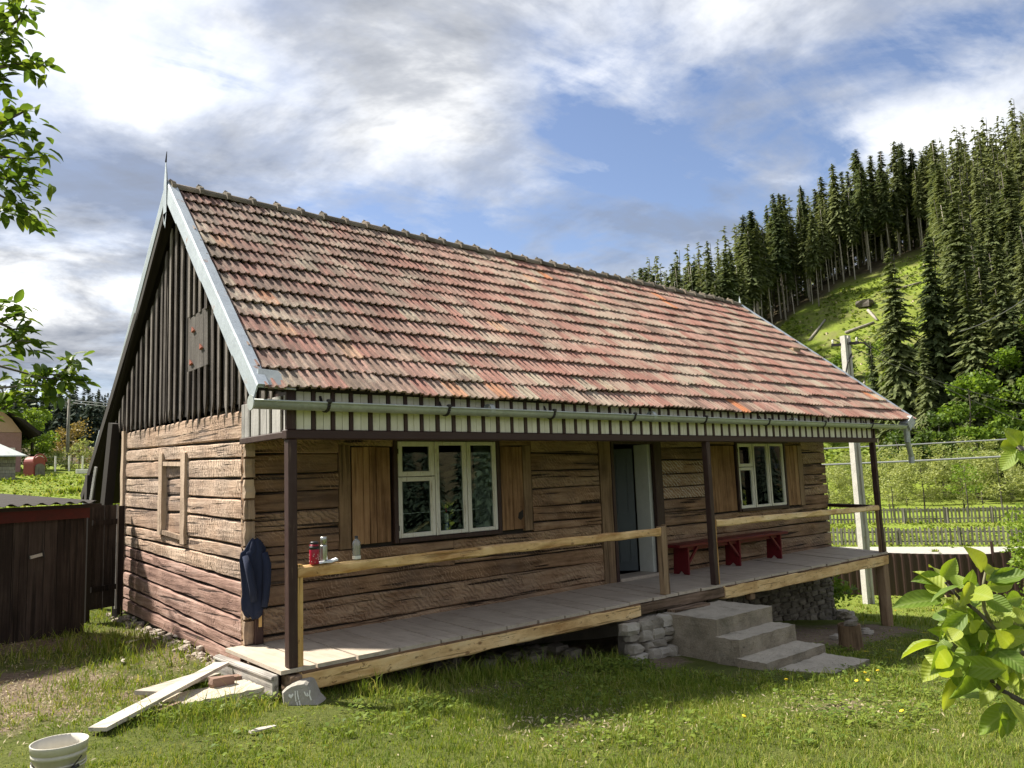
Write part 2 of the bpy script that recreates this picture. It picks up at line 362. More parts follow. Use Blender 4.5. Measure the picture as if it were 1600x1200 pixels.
def tile_mat():
    m, g, b = mat('clay_roof_tile'); v = g.pos()
    r = g.math('FRACT', g.math('ADD', g.rnd(), g.n('NewGeometry', out=8)))
    c = g.ramp(r, [(0.0, (0.43,0.22,0.175)), (0.2, (0.33,0.165,0.13)), (0.4, (0.47,0.285,0.23)), (0.55, (0.37,0.215,0.17)), (0.72, (0.44,0.325,0.255)), (0.88, (0.26,0.155,0.125)), (0.985, (0.46,0.39,0.29)), (0.998, (0.58,0.22,0.10))])
    st = g.noise(g.maps(v, (44, 3.2, 3.2)), 1.0, 6, 0.7, 0.3)      # stains run down the slope
    bl = g.noise(v, 2.1, 6, 0.7)
    sep = g.n('SeparateXYZ', out=0, Vector=v); sz = g.n('SeparateXYZ', out=2, Vector=v)
    edge = g.math('ADD', g.math('MULTIPLY', g.math('SUBTRACT', 3.0, sep), 0.035), g.math('MULTIPLY', g.math('SUBTRACT', sz, 3.6), 0.045))
    edge = g.math('MINIMUM', g.math('MAXIMUM', edge, -0.015), 0.13)
    f = g.math('ADD', g.math('ADD', g.math('MULTIPLY', st, 0.6), g.math('MULTIPLY', bl, 0.42)), edge)
    dm = g.ramp(f, [(0.475, 0.0), (0.57, 0.55), (0.70, 1.0)])
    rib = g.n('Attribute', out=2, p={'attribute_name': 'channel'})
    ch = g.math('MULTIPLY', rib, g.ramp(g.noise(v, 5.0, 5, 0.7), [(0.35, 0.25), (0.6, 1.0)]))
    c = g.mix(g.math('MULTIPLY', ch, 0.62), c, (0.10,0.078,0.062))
    c = g.mix(g.math('MULTIPLY', dm, 0.74), c, (0.085,0.068,0.056))
    lich = g.ramp(g.math('ADD', g.noise(v, 1.4, 4, 0.6), g.math('MULTIPLY', g.noise(v, 55, 3, 0.7), 0.35)), [(0.72, 0.0), (0.82, 1.0)])
    c = g.mix(g.math('MULTIPLY', lich, 0.5), c, (0.47,0.42,0.33))
    n = g.noise(v, 70, 4, 0.65)
    setb(g, b, Base_Color=c, Roughness=0.9, Normal=g.bump(g.math('ADD', n, st), 0.5, 0.006)); b.inputs['Specular IOR Level'].default_value = 0.25
    return m
M['tile'] = tile_mat()
M['ridge'] = stone_mat('mossy_ridge_tile', (0.085,0.07,0.05), (0.17,0.145,0.11), (0.30,0.23,0.17))
def glass():
    m = bpy.data.materials.new('window_glass'); m.use_nodes = True; nt = m.node_tree; nt.nodes.clear(); g = G(nt)
    fr = g.n('Fresnel', IOR=1.5); v = g.pos()
    gl = g.n('BsdfGlossy', Color=(1,1,1), Roughness=0.0, Normal=g.bump(g.noise(v, 1.2, 1), 0.004, 0.02)); tr = g.n('BsdfTransparent', Color=(0.86,0.92,0.90))
    mx = g.n('MixShader', i0=g.math('MINIMUM', g.math('MULTIPLY', fr, 1.1), 1.0), i1=tr, i2=gl)
    o = nt.nodes.new('ShaderNodeOutputMaterial'); nt.links.new(mx, o.inputs[0]); return m
M['glass'] = glass()
def leafy(name, cols, trans=0.45, rough=0.5, scale=6.0, objrand=0.5, spec=0.3, island=True):
    """leaf: diffuse + translucent, varied by object, by leaf and by place"""
    m, g, b = mat(name); nt = m.node_tree
    r = g.math('MULTIPLY', g.rnd(), objrand)
    f = g.math('ADD', r, g.math('MULTIPLY', g.noise(g.n('TexCoord', out=3), scale, 3, 0.6), 0.6))
    if island: f = g.math('ADD', f, g.math('MULTIPLY', g.n('NewGeometry', out=8), 0.45))
    c = g.ramp(g.math('MULTIPLY', f, 1.0/(0.55+objrand*0.7+0.25)), [(0.25, cols[0]), (0.5, cols[1]), (0.8, cols[2])])
    setb(g, b, Base_Color=c, Roughness=rough); b.inputs['Specular IOR Level'].default_value = spec
    tr = g.n('BsdfTranslucent', Color=g.mix(0.5, c, g.mix(1.0, c, (1.3,1.25,0.5), 'MULTIPLY')))
    mx = g.n('MixShader', i0=trans, i1=b.outputs[0], i2=tr)
    nt.links.new(mx, nt.nodes['Material Output'].inputs[0]); return m
M['needles'] = leafy('spruce_needles', [(0.040,0.062,0.027), (0.096,0.126,0.050), (0.17,0.195,0.08)], 0.34, 0.7, 0.35, 0.7, 0.15)
M['needles_far'] = leafy('far_spruce_needles', [(0.020,0.034,0.026), (0.034,0.052,0.036), (0.052,0.072,0.048)], 0.15, 0.8, 0.05, 0.0, 0.1)
M['needles_dry'] = leafy('dry_spruce_needles', [(0.09,0.065,0.045), (0.13,0.095,0.065), (0.16,0.12,0.085)], 0.1, 0.8, 0.3, 0.4, 0.1)
M['broad'] = leafy('broad_leaves', [(0.055,0.10,0.012), (0.12,0.20,0.022), (0.21,0.30,0.035)], 0.45, 0.55, 0.5, 0.4)
M['broad_dark'] = leafy('dark_broad_leaves', [(0.03,0.06,0.012), (0.065,0.11,0.018), (0.11,0.17,0.028)], 0.4, 0.55, 0.5, 0.4)
M['willow'] = leafy('willow_leaves', [(0.13,0.165,0.042), (0.245,0.29,0.080), (0.36,0.39,0.14)], 0.4, 0.6, 0.6, 0.4)
M['rusty'] = leafy('coppery_leaves', [(0.10,0.09,0.03), (0.17,0.13,0.04), (0.25,0.18,0.06)], 0.4, 0.6, 0.6, 0.3)
def apple_leaf():
    m, g, b = mat('apple_leaf'); nt = m.node_tree; v = g.n('TexCoord', out=3)
    f = g.math('ADD', g.math('MULTIPLY', g.rnd(), 0.6), g.math('MULTIPLY', g.noise(v, 30, 3, 0.6), 0.4))
    c = g.ramp(f, [(0.2, (0.12,0.205,0.025)), (0.5, (0.23,0.33,0.035)), (0.8, (0.38,0.44,0.06))])
    ax = g.math('ABSOLUTE', g.n('SeparateXYZ', out=1, Vector=v))
    vein = g.ramp(ax, [(0.0, 1.0), (0.0016, 0.0)])
    side = g.n('TexWave', out=1, p={'wave_type': 'BANDS', 'bands_direction': 'X'}, Vector=g.maps(g.n('CombineXYZ', X=g.math('SUBTRACT', g.n('SeparateXYZ', out=0, Vector=v), g.math('MULTIPLY', ax, 0.9)), Y=0.0, Z=0.0), (1,1,1)), Scale=38.0, Distortion=0.6)
    sv = g.ramp(side, [(0.86, 0.0), (0.98, 1.0)])
    c = g.mix(g.math('MULTIPLY', g.math('MAXIMUM', vein, g.math('MULTIPLY', sv, 0.35)), 0.28), c, (0.45,0.52,0.20))
    setb(g, b, Base_Color=c, Roughness=0.55, Normal=g.bump(g.math('ADD', side, g.noise(v, 60, 2)), 0.25, 0.002))
    tr = g.n('BsdfTranslucent', Color=g.mix(1.0, c, (1.25,1.2,0.5), 'MULTIPLY'))
    nt.links.new(g.n('MixShader', i0=0.5, i1=b.outputs[0], i2=tr), nt.nodes['Material Output'].inputs[0]); return m
M['apple'] = apple_leaf()
M['plum'] = leafy('fruit_tree_leaves', [(0.045,0.085,0.014), (0.10,0.17,0.022), (0.20,0.27,0.035)], 0.45, 0.4, 20, 0.7)
M['bark'] = hewn('grey_bark', [(0.05,0.042,0.034), (0.115,0.10,0.085), (0.20,0.18,0.155)], 2, along=2, across=10, bump=0.8)
M['bark_pale'] = hewn('pale_spruce_bark', [(0.17,0.145,0.12), (0.32,0.285,0.245), (0.42,0.385,0.34)], 2, along=0.4, across=4, bump=0.5, crack=0.2)
M['twig'] = plain('green_twig', (0.15,0.14,0.07), 0.7)
M['fencewood'] = hewn('grey_fence_wood', [(0.11,0.10,0.08), (0.22,0.205,0.17), (0.33,0.31,0.26)], 2, along=1.5, across=20, bump=0.4)
M['brownmetal'] = plain('brown_coated_sheet', (0.040,0.018,0.017), 0.45, 0.0)
M['polecon'] = stone_mat('pale_pole_concrete', (0.30,0.285,0.26), (0.41,0.39,0.36), (0.52,0.50,0.46))
M['cable'] = plain('grey_cable', (0.24,0.25,0.25), 0.7)
M['wire'] = plain('dark_wire', (0.06,0.06,0.06), 0.6)
# ------------------------------------------------------------------ terrain
AZK = np.array([-180, 38, 45, 51, 59, 64, 70, 76, 90, 120, 180.])
SLK = np.array([0.05, 0.06, 0.20, 0.37, 0.475, 0.55, 0.60, 0.61, 0.60, 0.40, 0.05])      # steepness of the hillside
CRK = np.array([0.0, 0.0, 0.05, 0.10, 0.17, 0.22, 0.32, 0.42, 0.45, 0.3, 0.0])             # and above its shoulder
def vnoise(x, y, s, seed=0):
    """cheap smooth value noise"""
    x = np.asarray(x)*s+seed*17.3; y = np.asarray(y)*s+seed*9.1
    return (np.sin(x*1.0+1.3*np.sin(y*0.7))+np.sin(y*1.3+1.7*np.sin(x*0.6+2))+np.sin((x+y)*0.8+3.1))/3
def ground_z(x, y):
    x = np.asarray(x, dtype=float); y = np.asarray(y, dtype=float)
    dx, dy = x-CAM.x, y-CAM.y; r = np.hypot(dx, dy); az = np.degrees(np.arctan2(dx, dy))
    yard = -0.27-0.085*np.clip(x, -6, 12)-0.05*np.clip(x-12, 0, 14)
    yard = yard+0.035*np.clip(y-1, 0, 7)*smoothstep(3, 0, x)+0.03*np.clip(-y-1, 0, 6)
    yard = yard+0.018*vnoise(x, y, 1.7)+0.008*vnoise(x, y, 5.3, 2)
    ys = smoothstep(6, 16, y); left = yard*(1-ys)+ys*0.05+0.070*np.clip(y-8, 0, 62)+0.01*np.clip(y-70, 0, 60)+0.115*np.clip(y-130, 0, 150)
    flat_ = np.full_like(x, -2.05)+0.05*vnoise(x, y, 0.2)
    w = smoothstep(14, 26, r); right = yard*(1-w)+flat_*w
    sl = np.interp(az, AZK, SLK); cr = np.interp(az, AZK, CRK)
    q = np.clip(r-86, 0, None); ramp_ = q*q/(q+9.0)                          # eases in at the foot
    hill = np.minimum(ramp_, 74)*sl+np.clip(r-164, 0, 70)*cr+np.clip(r-234, 0, 400)*cr*0.25
    hill = hill*(1+0.05*vnoise(x, y, 0.05, 3))+smoothstep(95, 120, r)*1.2*vnoise(x, y, 0.12, 5)
    right = right+hill
    wa = smoothstep(26, 44, az)*smoothstep(200, 150, az)
    return left*(1-wa)+right*wa
def gz(x, y): return float(ground_z(np.array([x]), np.array([y]))[0])
def pol(az, r):
    return CAM.x+r*sin(radians(az)), CAM.y+r*cos(radians(az))
def tree_line(az):
    """distance of the forest edge above the clearing"""
    return np.interp(az, [57.8, 58.6, 60, 64, 67, 70.5, 71.5], [138, 142, 150, 159, 164, 168, 92])
def in_forest(az, r):
    if az < 58.2: return r > np.interp(az, [46, 54, 58.2], [120, 128, 136])
    if az < 71.3: return r > tree_line(az)
    return r > 93
rr = np.concatenate([np.array([0.02]), np.linspace(1.2, 26, 70), np.geomspace(26.8, 260, 66), np.geomspace(275, 3200, 16)])
azs = np.radians(np.concatenate([np.arange(-5, 90, 0.9), np.arange(90, 355, 3.5)]))
RG, AG = np.meshgrid(rr, azs, indexing='ij')
GX = CAM.x+RG*np.sin(AG); GY = CAM.y+RG*np.cos(AG); GZ = ground_z(GX, GY)
nA = len(azs); nR = len(rr)
ii, jj = np.meshgrid(np.arange(nR-1), np.arange(nA), indexing='ij')
F = np.stack([ii*nA+jj, ii*nA+(jj+1)%nA, (ii+1)*nA+(jj+1)%nA, (ii+1)*nA+jj], -1).reshape(-1, 4)
F0 = F
V = np.stack([GX, GY, GZ], -1).reshape(-1, 3)
me = mesh_np('ground', V, F0, smooth=True)
# what covers the soil: R bare earth, G forest floor, B flowering meadow
AZD = np.degrees(AG).ravel(); RF = RG.ravel(); X_, Y_ = V[:,0], V[:,1]
def blob(x, y, cx, cy, rx, ry): return np.clip(1.3-np.sqrt(((x-cx)/rx)**2+((y-cy)/ry)**2), 0, 1)
BARE = [(-1.7, 1.4, 1.9, 1.8, .70), (-1.9, 1.6, 1.0, 1.1, .9), (-1.2, 3.6, 1.4, .7, .8), (-2.7, 0.2, 1.0, .8, .7), (-0.15, 3.0, .5, 2.2, .65), (6.8, .5, 3.6, 1.4, .9), (8.4, -.3, 2.2, 1.0, 1), (2.2, .7, 3.2, .75, 1), (10.3, -.15, 1.4, .9, .9), (2.3, -.45, 1.8, .35, .6), (4.3, -.55, .8, .35, .7), (1.3, -2.1, .9, .35, .5), (3.6, -3.0, .8, .4, .55), (22, .5, 3, 1.6, .8), (5.1, -1.9, 1.0, .35, .5)]
def bare(x, y):
    b = np.zeros_like(np.asarray(x, dtype=float))
    for cx, cy, rx, ry, k in BARE: b = np.maximum(b, k*blob(x, y, cx, cy, rx, ry))
    return b
fr_ = np.array([1.0 if (46 < (a if a < 180 else a-360) < 178 and r > 80 and in_forest(a, r-1)) else 0.0 for a, r in zip(AZD, RF)])
fr_ = np.maximum(fr_, ((AZD < 40)|(AZD > 330))*smoothstep(122, 132, RF))
mead = smoothstep(9, 12, RF)*(1-smoothstep(80, 90, RF))
ca = me.color_attributes.new('cover', 'FLOAT_COLOR', 'POINT')
ca.data.foreach_set('color', np.stack([np.clip(bare(X_, Y_), 0, 1), fr_, mead, np.ones_like(fr_)], -1).astype(np.float32).ravel())
def ground_mat():
    m, g, b = mat('yard_ground'); v = g.pos()
    at_ = g.n('Attribute', out=0, p={'attribute_name': 'cover'})
    sp = m.node_tree.nodes.new('ShaderNodeSeparateColor'); g.put(sp.inputs[0], at_)
    n1 = g.noise(v, 1.6, 6, 0.65); n2 = g.noise(v, 24, 4, 0.7); n0 = g.noise(v, 0.12, 4, 0.6)
    grass = g.ramp(g.math('ADD', g.math('MULTIPLY', n1, 0.5), g.math('MULTIPLY', n2, 0.5)), [(0.3, (0.065,0.075,0.020)), (0.5, (0.115,0.14,0.028)), (0.7, (0.18,0.205,0.045))])
    grass = g.mix(g.math('MULTIPLY', g.ramp(n0, [(0.4, 0.0), (0.65, 1.0)]), 0.5), grass, (0.17,0.225,0.035))
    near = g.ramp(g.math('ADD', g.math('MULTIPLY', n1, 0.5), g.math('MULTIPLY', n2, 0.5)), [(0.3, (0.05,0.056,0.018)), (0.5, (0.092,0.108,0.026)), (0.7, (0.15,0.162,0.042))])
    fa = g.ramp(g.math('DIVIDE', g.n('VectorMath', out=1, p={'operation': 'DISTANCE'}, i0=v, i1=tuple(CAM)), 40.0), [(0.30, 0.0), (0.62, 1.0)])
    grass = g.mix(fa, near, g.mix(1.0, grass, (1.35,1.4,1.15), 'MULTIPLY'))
    yel = g.n('TexVoronoi', out=0, Vector=v, Scale=2.2, Randomness=1.0)
    ym = g.math('MULTIPLY', g.ramp(yel, [(0.10, 1.0), (0.16, 0.0)]), g.math('MULTIPLY', sp.outputs[2], g.ramp(g.noise(v, 0.16, 3), [(0.44, 0.0), (0.6, 1.0)])))
    grass = g.mix(g.math('MULTIPLY', ym, 0.75), grass, (0.62,0.50,0.03))
    earth = g.ramp(g.math('ADD', g.math('MULTIPLY', n1, 0.45), g.math('MULTIPLY', n2, 0.55)), [(0.3, (0.10,0.072,0.05)), (0.5, (0.185,0.14,0.10)), (0.7, (0.30,0.245,0.17))])
    em = g.ramp(g.math('ADD', sp.outputs[0], g.math('MULTIPLY', g.math('SUBTRACT', g.noise(v, 3.0, 6, 0.7), 0.5), 0.9)), [(0.42, 0.0), (0.62, 1.0)])
    c = g.mix(em, grass, earth)
    ff = g.ramp(g.noise(v, 0.5, 5, 0.7), [(0.35, (0.045,0.036,0.022)), (0.6, (0.085,0.07,0.038)), (0.75, (0.085,0.10,0.03))])
    c = g.mix(sp.outputs[1], c, ff)
    # slash and bare soil left on the felled slope
    hi = g.ramp(g.math('MULTIPLY', g.math('ADD', g.n('SeparateXYZ', out=2, Vector=v), 0.0), 0.02), [(0.10, 0.0), (0.2, 1.0)])
    sl = g.ramp(g.noise(v, 0.22, 8, 0.75), [(0.46, 0.0), (0.56, 1.0)])
    c = g.mix(g.math('MULTIPLY', g.math('MULTIPLY', hi, sl), 0.45), c, (0.17,0.135,0.085))
    setb(g, b, Base_Color=c, Roughness=1.0, Normal=g.bump(g.math('ADD', n2, n1), 0.9, 0.03)); b.inputs['Specular IOR Level'].default_value = 0.1
    return m
M['ground'] = ground_mat()
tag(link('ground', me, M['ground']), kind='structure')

# road: a pale gravel strip across the valley floor
ROADC = Vector((*pol(68, 35.6), 0)); rdir = Vector((cos(radians(68)), -sin(radians(68)), 0)); rnor = Vector((sin(radians(68)), cos(radians(68)), 0))
rb = MB()
N_ = 60
for i in range(N_+1):
    t = -60+120*i/N_
    for s_ in (-2.6, -1.3, 0, 1.3, 2.6):
        p = ROADC+rdir*t+rnor*(s_+0.25*sin(t*0.2)); rb.v.append((p.x, p.y, -1.90 if abs(s_) > 2 else -1.87))
for i in range(N_):
    for k in range(4): rb.f.append((i*5+k, i*5+k+1, i*5+k+6, i*5+k+5))
M['road'] = stone_mat('pale_road_gravel', (0.34,0.32,0.28), (0.45,0.425,0.38), (0.54,0.51,0.46))
ro = obj('road', rb, M['road']); tag(ro, kind='structure')

# ------------------------------------------------------------------ foliage builders
def leaf_quads(C, size, rng, up=0.3, aspect=0.55, droop=None):
    """one diamond leaf (4 vertices) at each centre"""
    n = len(C); d = rng.normal(size=(n, 3)); d[:,2] *= 0.6
    if droop is not None: d = d*0.8+droop
    d /= np.linalg.norm(d, axis=1)[:,None]
    nrm = rng.normal(size=(n, 3)); nrm[:,2] += up; s = np.cross(d, nrm); s /= np.linalg.norm(s, axis=1)[:,None]+1e-9
    sz = (size*rng.uniform(0.6, 1.3, n))[:,None]
    Vv = np.stack([C-d*sz*0.5, C+s*sz*aspect*0.5+d*sz*0.05, C+d*sz*0.5, C-s*sz*aspect*0.5+d*sz*0.05], 1).reshape(-1, 3)
    return Vv, np.arange(4*n).reshape(-1, 4)
def spruce_mesh(seed, h=18.0, base=0.18, rmax=2.6, levels=30, per=8, name='crown', dens=5, point=0.85, fat=1.0):
    rng = np.random.default_rng(seed); Vs = []
    for i in range(levels):
        t = (i+rng.uniform(-.3, .3))/levels; t = min(max(t, 0), 0.985); sp_ = h*(1-base)/levels
        z0_ = h*(base+(1-base)*t); Rr = rmax*((1-t)**point)*(0.6+0.75*rng.random())+0.22
        if t < 0.12: Rr *= 0.55+0.4*rng.random()
        for j in range(max(3, int(per*(0.55+0.45*(1-t))))):
            a = rng.uniform(0, 2*pi); L = Rr*rng.uniform(0.6, 1.15); dr = rng.uniform(0.15, 0.75)*(1.2-t); z = z0_+rng.uniform(-1.1, 1.1)*sp_
            ca_, sa_ = cos(a), sin(a)
            for k in range(dens):
                u = (k+rng.uniform(0.2, 0.9))/dens; ro_ = L*u
                c = np.array([ca_*ro_, sa_*ro_, z-dr*ro_*u+0.10*L*u*(1-u)])
                wd = (L*0.30*(1.15-u)+0.10)*fat; ln = (L*0.34+0.16)*fat
                tw = rng.uniform(-0.9, 0.9); d_ = np.array([cos(a+tw), sin(a+tw), -dr*1.3-rng.uniform(0, 0.5)]); d_ /= np.linalg.norm(d_)
                s_ = np.array([-sin(a+tw), cos(a+tw), rng.uniform(-.5, .5)])
                Vs += [c-d_*ln*0.4, c+s_*wd*0.6-np.array([0,0,wd*0.25]), c+d_*ln*0.8, c-s_*wd*0.6-np.array([0,0,wd*0.25])]
    Vs = np.array(Vs); return mesh_np(name, Vs, np.arange(len(Vs)).reshape(-1, 4))
def spruce_trunk(h, r0=0.2, seed=0, stubs=0, base=0.2):
    rng = random.Random(seed); m = MB(); lean = rng.uniform(-.012, .012)
    m.tube([(lean*h*t*t*3, 0, h*t-0.4*(t == 0)) for t in (0, .02, .25, .5, .75, .97)], [r0*1.35, r0*1.08, r0*.86, r0*.62, r0*.36, .03], 7)
    for i in range(stubs):
        z = h*rng.uniform(.12, base+.12); a = rng.uniform(0, 2*pi); L = rng.uniform(.4, 1.3)
        m.tube([(0, 0, z), (cos(a)*L, sin(a)*L, z-.12*L)], [.03, .008], 3, cap=False)
    return m
def limbs(m, base, h, rng, r0, spread, n=9, lo=0.25, lean=(0, 0)):
    """tapered trunk with limbs; returns the limb tips"""
    tips = []; P = [Vector(base)+Vector((lean[0]*t+rng.uniform(-.03,.03)*h*t, lean[1]*t+rng.uniform(-.03,.03)*h*t, h*t-(0.3 if t == 0 else 0))) for t in (0, .12, .3, .5, .7, .88)]
    m.tube(P, [r0*1.25, r0, r0*.8, r0*.6, r0*.38, r0*.14], 8); tips.append(P[-1])
    for i in range(n):
        t = lo+(0.82-lo)*(i+rng.random()*.6)/n; k = min(int(t/.88*5), 4); p0 = P[k].lerp(P[k+1], .5)
        a = i*2.4+rng.uniform(-.5, .5); L = spread*(1.05-t*.75)*rng.uniform(.7, 1.15)
        e1 = p0+Vector((cos(a)*L*.5, sin(a)*L*.5, L*.22)); e2 = p0+Vector((cos(a)*L, sin(a)*L, L*rng.uniform(.3, .6)))
        m.tube([p0, e1, e2], [r0*.34*(1-t*.5), r0*.2*(1-t*.5), r0*.05], 5); tips += [e1.lerp(e2, .4), e2]
        for q in range(2):
            b2 = a+rng.choice((-.7, .7))*rng.uniform(.7, 1.3); e3 = e1+Vector((cos(b2)*L*.5, sin(b2)*L*.5, L*rng.uniform(.1, .5)))
            m.tube([e1, e3], [r0*.13, r0*.03], 4); tips.append(e3)
    return tips
def crown_mesh(tips, rng, n, size, spread, droop=None, flatten=0.75, aspect=0.6, name='crown'):
    T = np.array([tuple(t) for t in tips]); idx = rng.integers(0, len(T), n); kr = rng.uniform(0.6, 1.25, len(T))[idx][:,None]
    d_ = rng.normal(size=(n, 3)); d_ /= np.linalg.norm(d_, axis=1)[:,None]
    C_ = T[idx]+d_*(rng.uniform(0.15, 1, n)**0.6)[:,None]*spread*kr*np.array([1, 1, flatten])
    Vv, Ff = leaf_quads(C_, np.full(n, size), rng, aspect=aspect, droop=droop)
    c0 = T.mean(0); return mesh_np(name, Vv, Ff)
def broad_tree(name, label, cat, loc, h, spread, seed, mat_, n=2600, size=0.3, clump=0.9, r0=0.14, lo=0.2, group=None, droop=None, limb=9, bark='bark', wide=1.0, aspect=0.6):
    rng = random.Random(seed); t = thing(name, label, cat, loc, group); m = MB()
    tips = limbs(m, (0, 0, 0), h, rng, r0, spread, limb, lo)
    link('trunk', m.mesh('trunk'), M[bark], t, loc, smooth=True)
    link('crown', crown_mesh(tips, np.random.default_rng(seed), n, size, clump, droop, aspect=aspect), M[mat_], t, loc)
    return t
def clone(src_parts, name, label, cat, group, loc, rz, sc):
    """a copy of a thing: an empty with copies of its parts, sharing their meshes"""
    t = thing(name, label, cat, loc, group); t.rotation_euler = (0, 0, rz); t.scale = (sc, sc, sc)
    for pn, me_, mt in src_parts:
        o = bpy.data.objects.new(pn, me_); COL.objects.link(o); o.parent = t
        if len(me_.materials) == 0: me_.materials.append(mt)
    return t

# ------------------------------------------------------------------ the wooded hillside
def kind_parts(seed, h, base, rmax, levels, per, needles='needles', bark='bark_pale', stubs=6, r0=.2, dens=5, point=.85, fat=1.0):
    cm = spruce_mesh(seed, h, base, rmax, levels, per, 'crown', dens, point, fat); tm = spruce_trunk(h, r0, seed, stubs, base).mesh('trunk')
    tm.polygons.foreach_set('use_smooth', np.ones(len(tm.polygons), dtype=bool))
    return [('trunk', tm, M[bark]), ('crown', cm, M[needles])]
FULL = [kind_parts(11+i, 18, .08, 2.1, 50, 12, bark='bark', stubs=0, r0=.15) for i in range(3)]
SLIM = [kind_parts(21+i, 19, .42, 1.55, 42, 11, stubs=10, r0=.13, point=.62) for i in range(4)]
MIDK = [kind_parts(31+i, 18, .22, 1.85, 46, 12, bark='bark', stubs=5, r0=.14, point=.7) for i in range(3)]
DRY = kind_parts(41, 16, .3, 1.4, 20, 5, 'needles_dry', stubs=14)
BIG = [kind_parts(51+i, 20, .04, 2.9, 66, 14, bark='bark', stubs=0, r0=.16, dens=7) for i in range(2)]
rf = random.Random(5); spots = []
def far_enough(x, y, dmin):
    return all((x-a)**2+(y-b)**2 > dmin*dmin for a, b, *_ in spots)
# spruces one by one at the edge of the clearing
for k in range(12000):
    az = rf.uniform(46.5, 80.5); r = sqrt(rf.uniform(93**2, 214**2))
    if not in_forest(az, r): continue
    tl = float(tree_line(az)) if 58.2 <= az < 71.3 else (93 if az >= 71.3 else 130)
    if az < 58.2 and r > 176: continue
    if 58.2 <= az < 70 and r > 196: continue
    depth = r-tl
    dm = 2.0 if az < 71.3 and depth < 14 else (2.5 if az < 71.3 else 2.7)
    x, y = pol(az, r)
    if not far_enough(x, y, dm): continue
    if az < 71.3: kind = 'slim' if depth < 11 else ('mid' if depth < 17 else 'full')
    else: kind = 'full' if r < 104 else ('mid' if r < 150 else rf.choice(('mid', 'full')))
    spots.append((x, y, az, r, kind))
spots.sort(key=lambda s: (s[3] > 176, s[3]))
LAB = {'slim': ('slender spruce with a bare pale trunk at the edge of the felled slope', 'bare-trunked spruces along the forest edge'),
       'mid': ('spruce standing inside the hillside forest, trunk half hidden by its neighbours', 'spruces inside the hillside forest'),
       'full': ('dense dark spruce with a crown reaching low on the wooded hill', 'low-crowned spruces on the wooded hill')}
KINDS = {'slim': SLIM, 'mid': MIDK, 'full': FULL}
rest = []; made = 0
def depth_of(az, r): return r-(float(tree_line(az)) if 58.2 <= az < 71.3 else (93 if az >= 71.3 else 130))
for i, (x, y, az, r, kind) in enumerate(spots):
    z = gz(x, y)-.1; rz = rf.uniform(0, 6.28); sc = (rf.uniform(.74, 1.12) if rf.random() < .8 else rf.uniform(.5, .74))*(1.14 if r < 176 else 1.05)
    if made < 292 and az < 77.6 and (depth_of(az, r) < (15 if az < 71.3 else 45)):
        tc = clone(rf.choice(KINDS[kind]), 'spruce_tree', LAB[kind][0], 'tree', LAB[kind][1], (x, y, z), rz, sc); made += 1; wk = rf.uniform(.85, 1.25); tc.scale = (sc*wk, sc*wk, sc); tc.rotation_euler = (rf.gauss(0, .02), rf.gauss(0, .02), rz)
    else: rest.append((x, y, z, rz, sc, kind))
def in_view(q):
    a_ = degrees(atan2(q[0]-CAM.x, q[1]-CAM.y)); return a_ < 79.5
def join_trees(name, items, srcs, label, cat):
    """far trees beyond the individually built ones, joined into one mass"""
    Vs = []; Fs = []; Ms = []; b0 = 0
    for (x, y, z, rz, sc, kind) in items:
        for slot, (pn, me_, mt) in enumerate(srcs[kind]):
            nv = len(me_.vertices); co = np.empty(nv*3, dtype=np.float32); me_.vertices.foreach_get('co', co); co = co.reshape(-1, 3)*sc
            c_, s_ = cos(rz), sin(rz); co = np.stack([co[:,0]*c_-co[:,1]*s_+x, co[:,0]*s_+co[:,1]*c_+y, co[:,2]+z], -1)
            fs = [tuple(v+b0 for v in p.vertices) for p in me_.polygons if len(p.vertices) == 4]
            Vs.append(co); Fs.append(np.array(fs)); Ms.append(np.full(len(fs), slot)); b0 += nv
    me_ = mesh_np(name, np.concatenate(Vs), np.concatenate(Fs))
    for (pn, _, mt) in list(srcs.values())[0]: me_.materials.append(mt)
    me_.polygons.foreach_set('material_index', np.concatenate(Ms).astype(np.int32))
    return tag(link(name, me_, None), label, cat, kind='stuff')
lowf = {k: kind_parts(71+i, 18, b_, 2.0, 22, 7, bark='bark', stubs=0, dens=3, fat=1.5) for i, (k, b_) in enumerate((('slim', .4), ('mid', .25), ('full', .1)))}
for k in range(900):                              # young growth that darkens the forest interior
    az = rf.uniform(47, 71); tl = float(tree_line(az)) if az >= 58.2 else 128; r = tl+rf.uniform(7, 26); x, y = pol(az, r)
    if all((x-q[0])**2+(y-q[1])**2 > 4.5 for q in rest[-400:]): rest.append((x, y, gz(x, y)-.1, rf.uniform(0, 6.3), rf.uniform(.3, .62), 'full'))
rest = [q for q in rest if in_view(q)]
join_trees('forest', rest, lowf, 'dark spruce forest massed over the upper hill', 'forest')
# big spruces and broadleaved trees standing in front, at the foot of the slope
def put(kind, az, r, sc, label, group=None, name='spruce_tree'):
    x, y = pol(az, r); return clone(kind, name, label, 'tree', group, (x, y, gz(x, y)-.1), rf.uniform(0, 6.28), sc)
put(BIG[0], 67.6, 97, 1.22, 'tall narrow spruce alone before the clearing, beside the concrete pole')
put(BIG[1], 69.9, 99, 1.25, 'broad dark spruce at the right border of the clearing')
put(BIG[0], 71.6, 101, 1.4, 'very tall spruce behind the broad dark one at the clearing border')
put(BIG[1], 73.6, 96, 1.15, 'dark spruce between two bright green maples')
put(MIDK[1], 65.9, 101, .72, 'small thin spruce low on the clearing behind the concrete pole')
put(MIDK[2], 69.0, 92, .86, 'thin grey-green spruce in front of the broad dark one')
put(DRY, 71.2, 150, 1.0, 'reddish dying spruce among green ones on the hill')
put(DRY, 72.0, 137, .95, 'brown dead spruce below the reddish dying one')
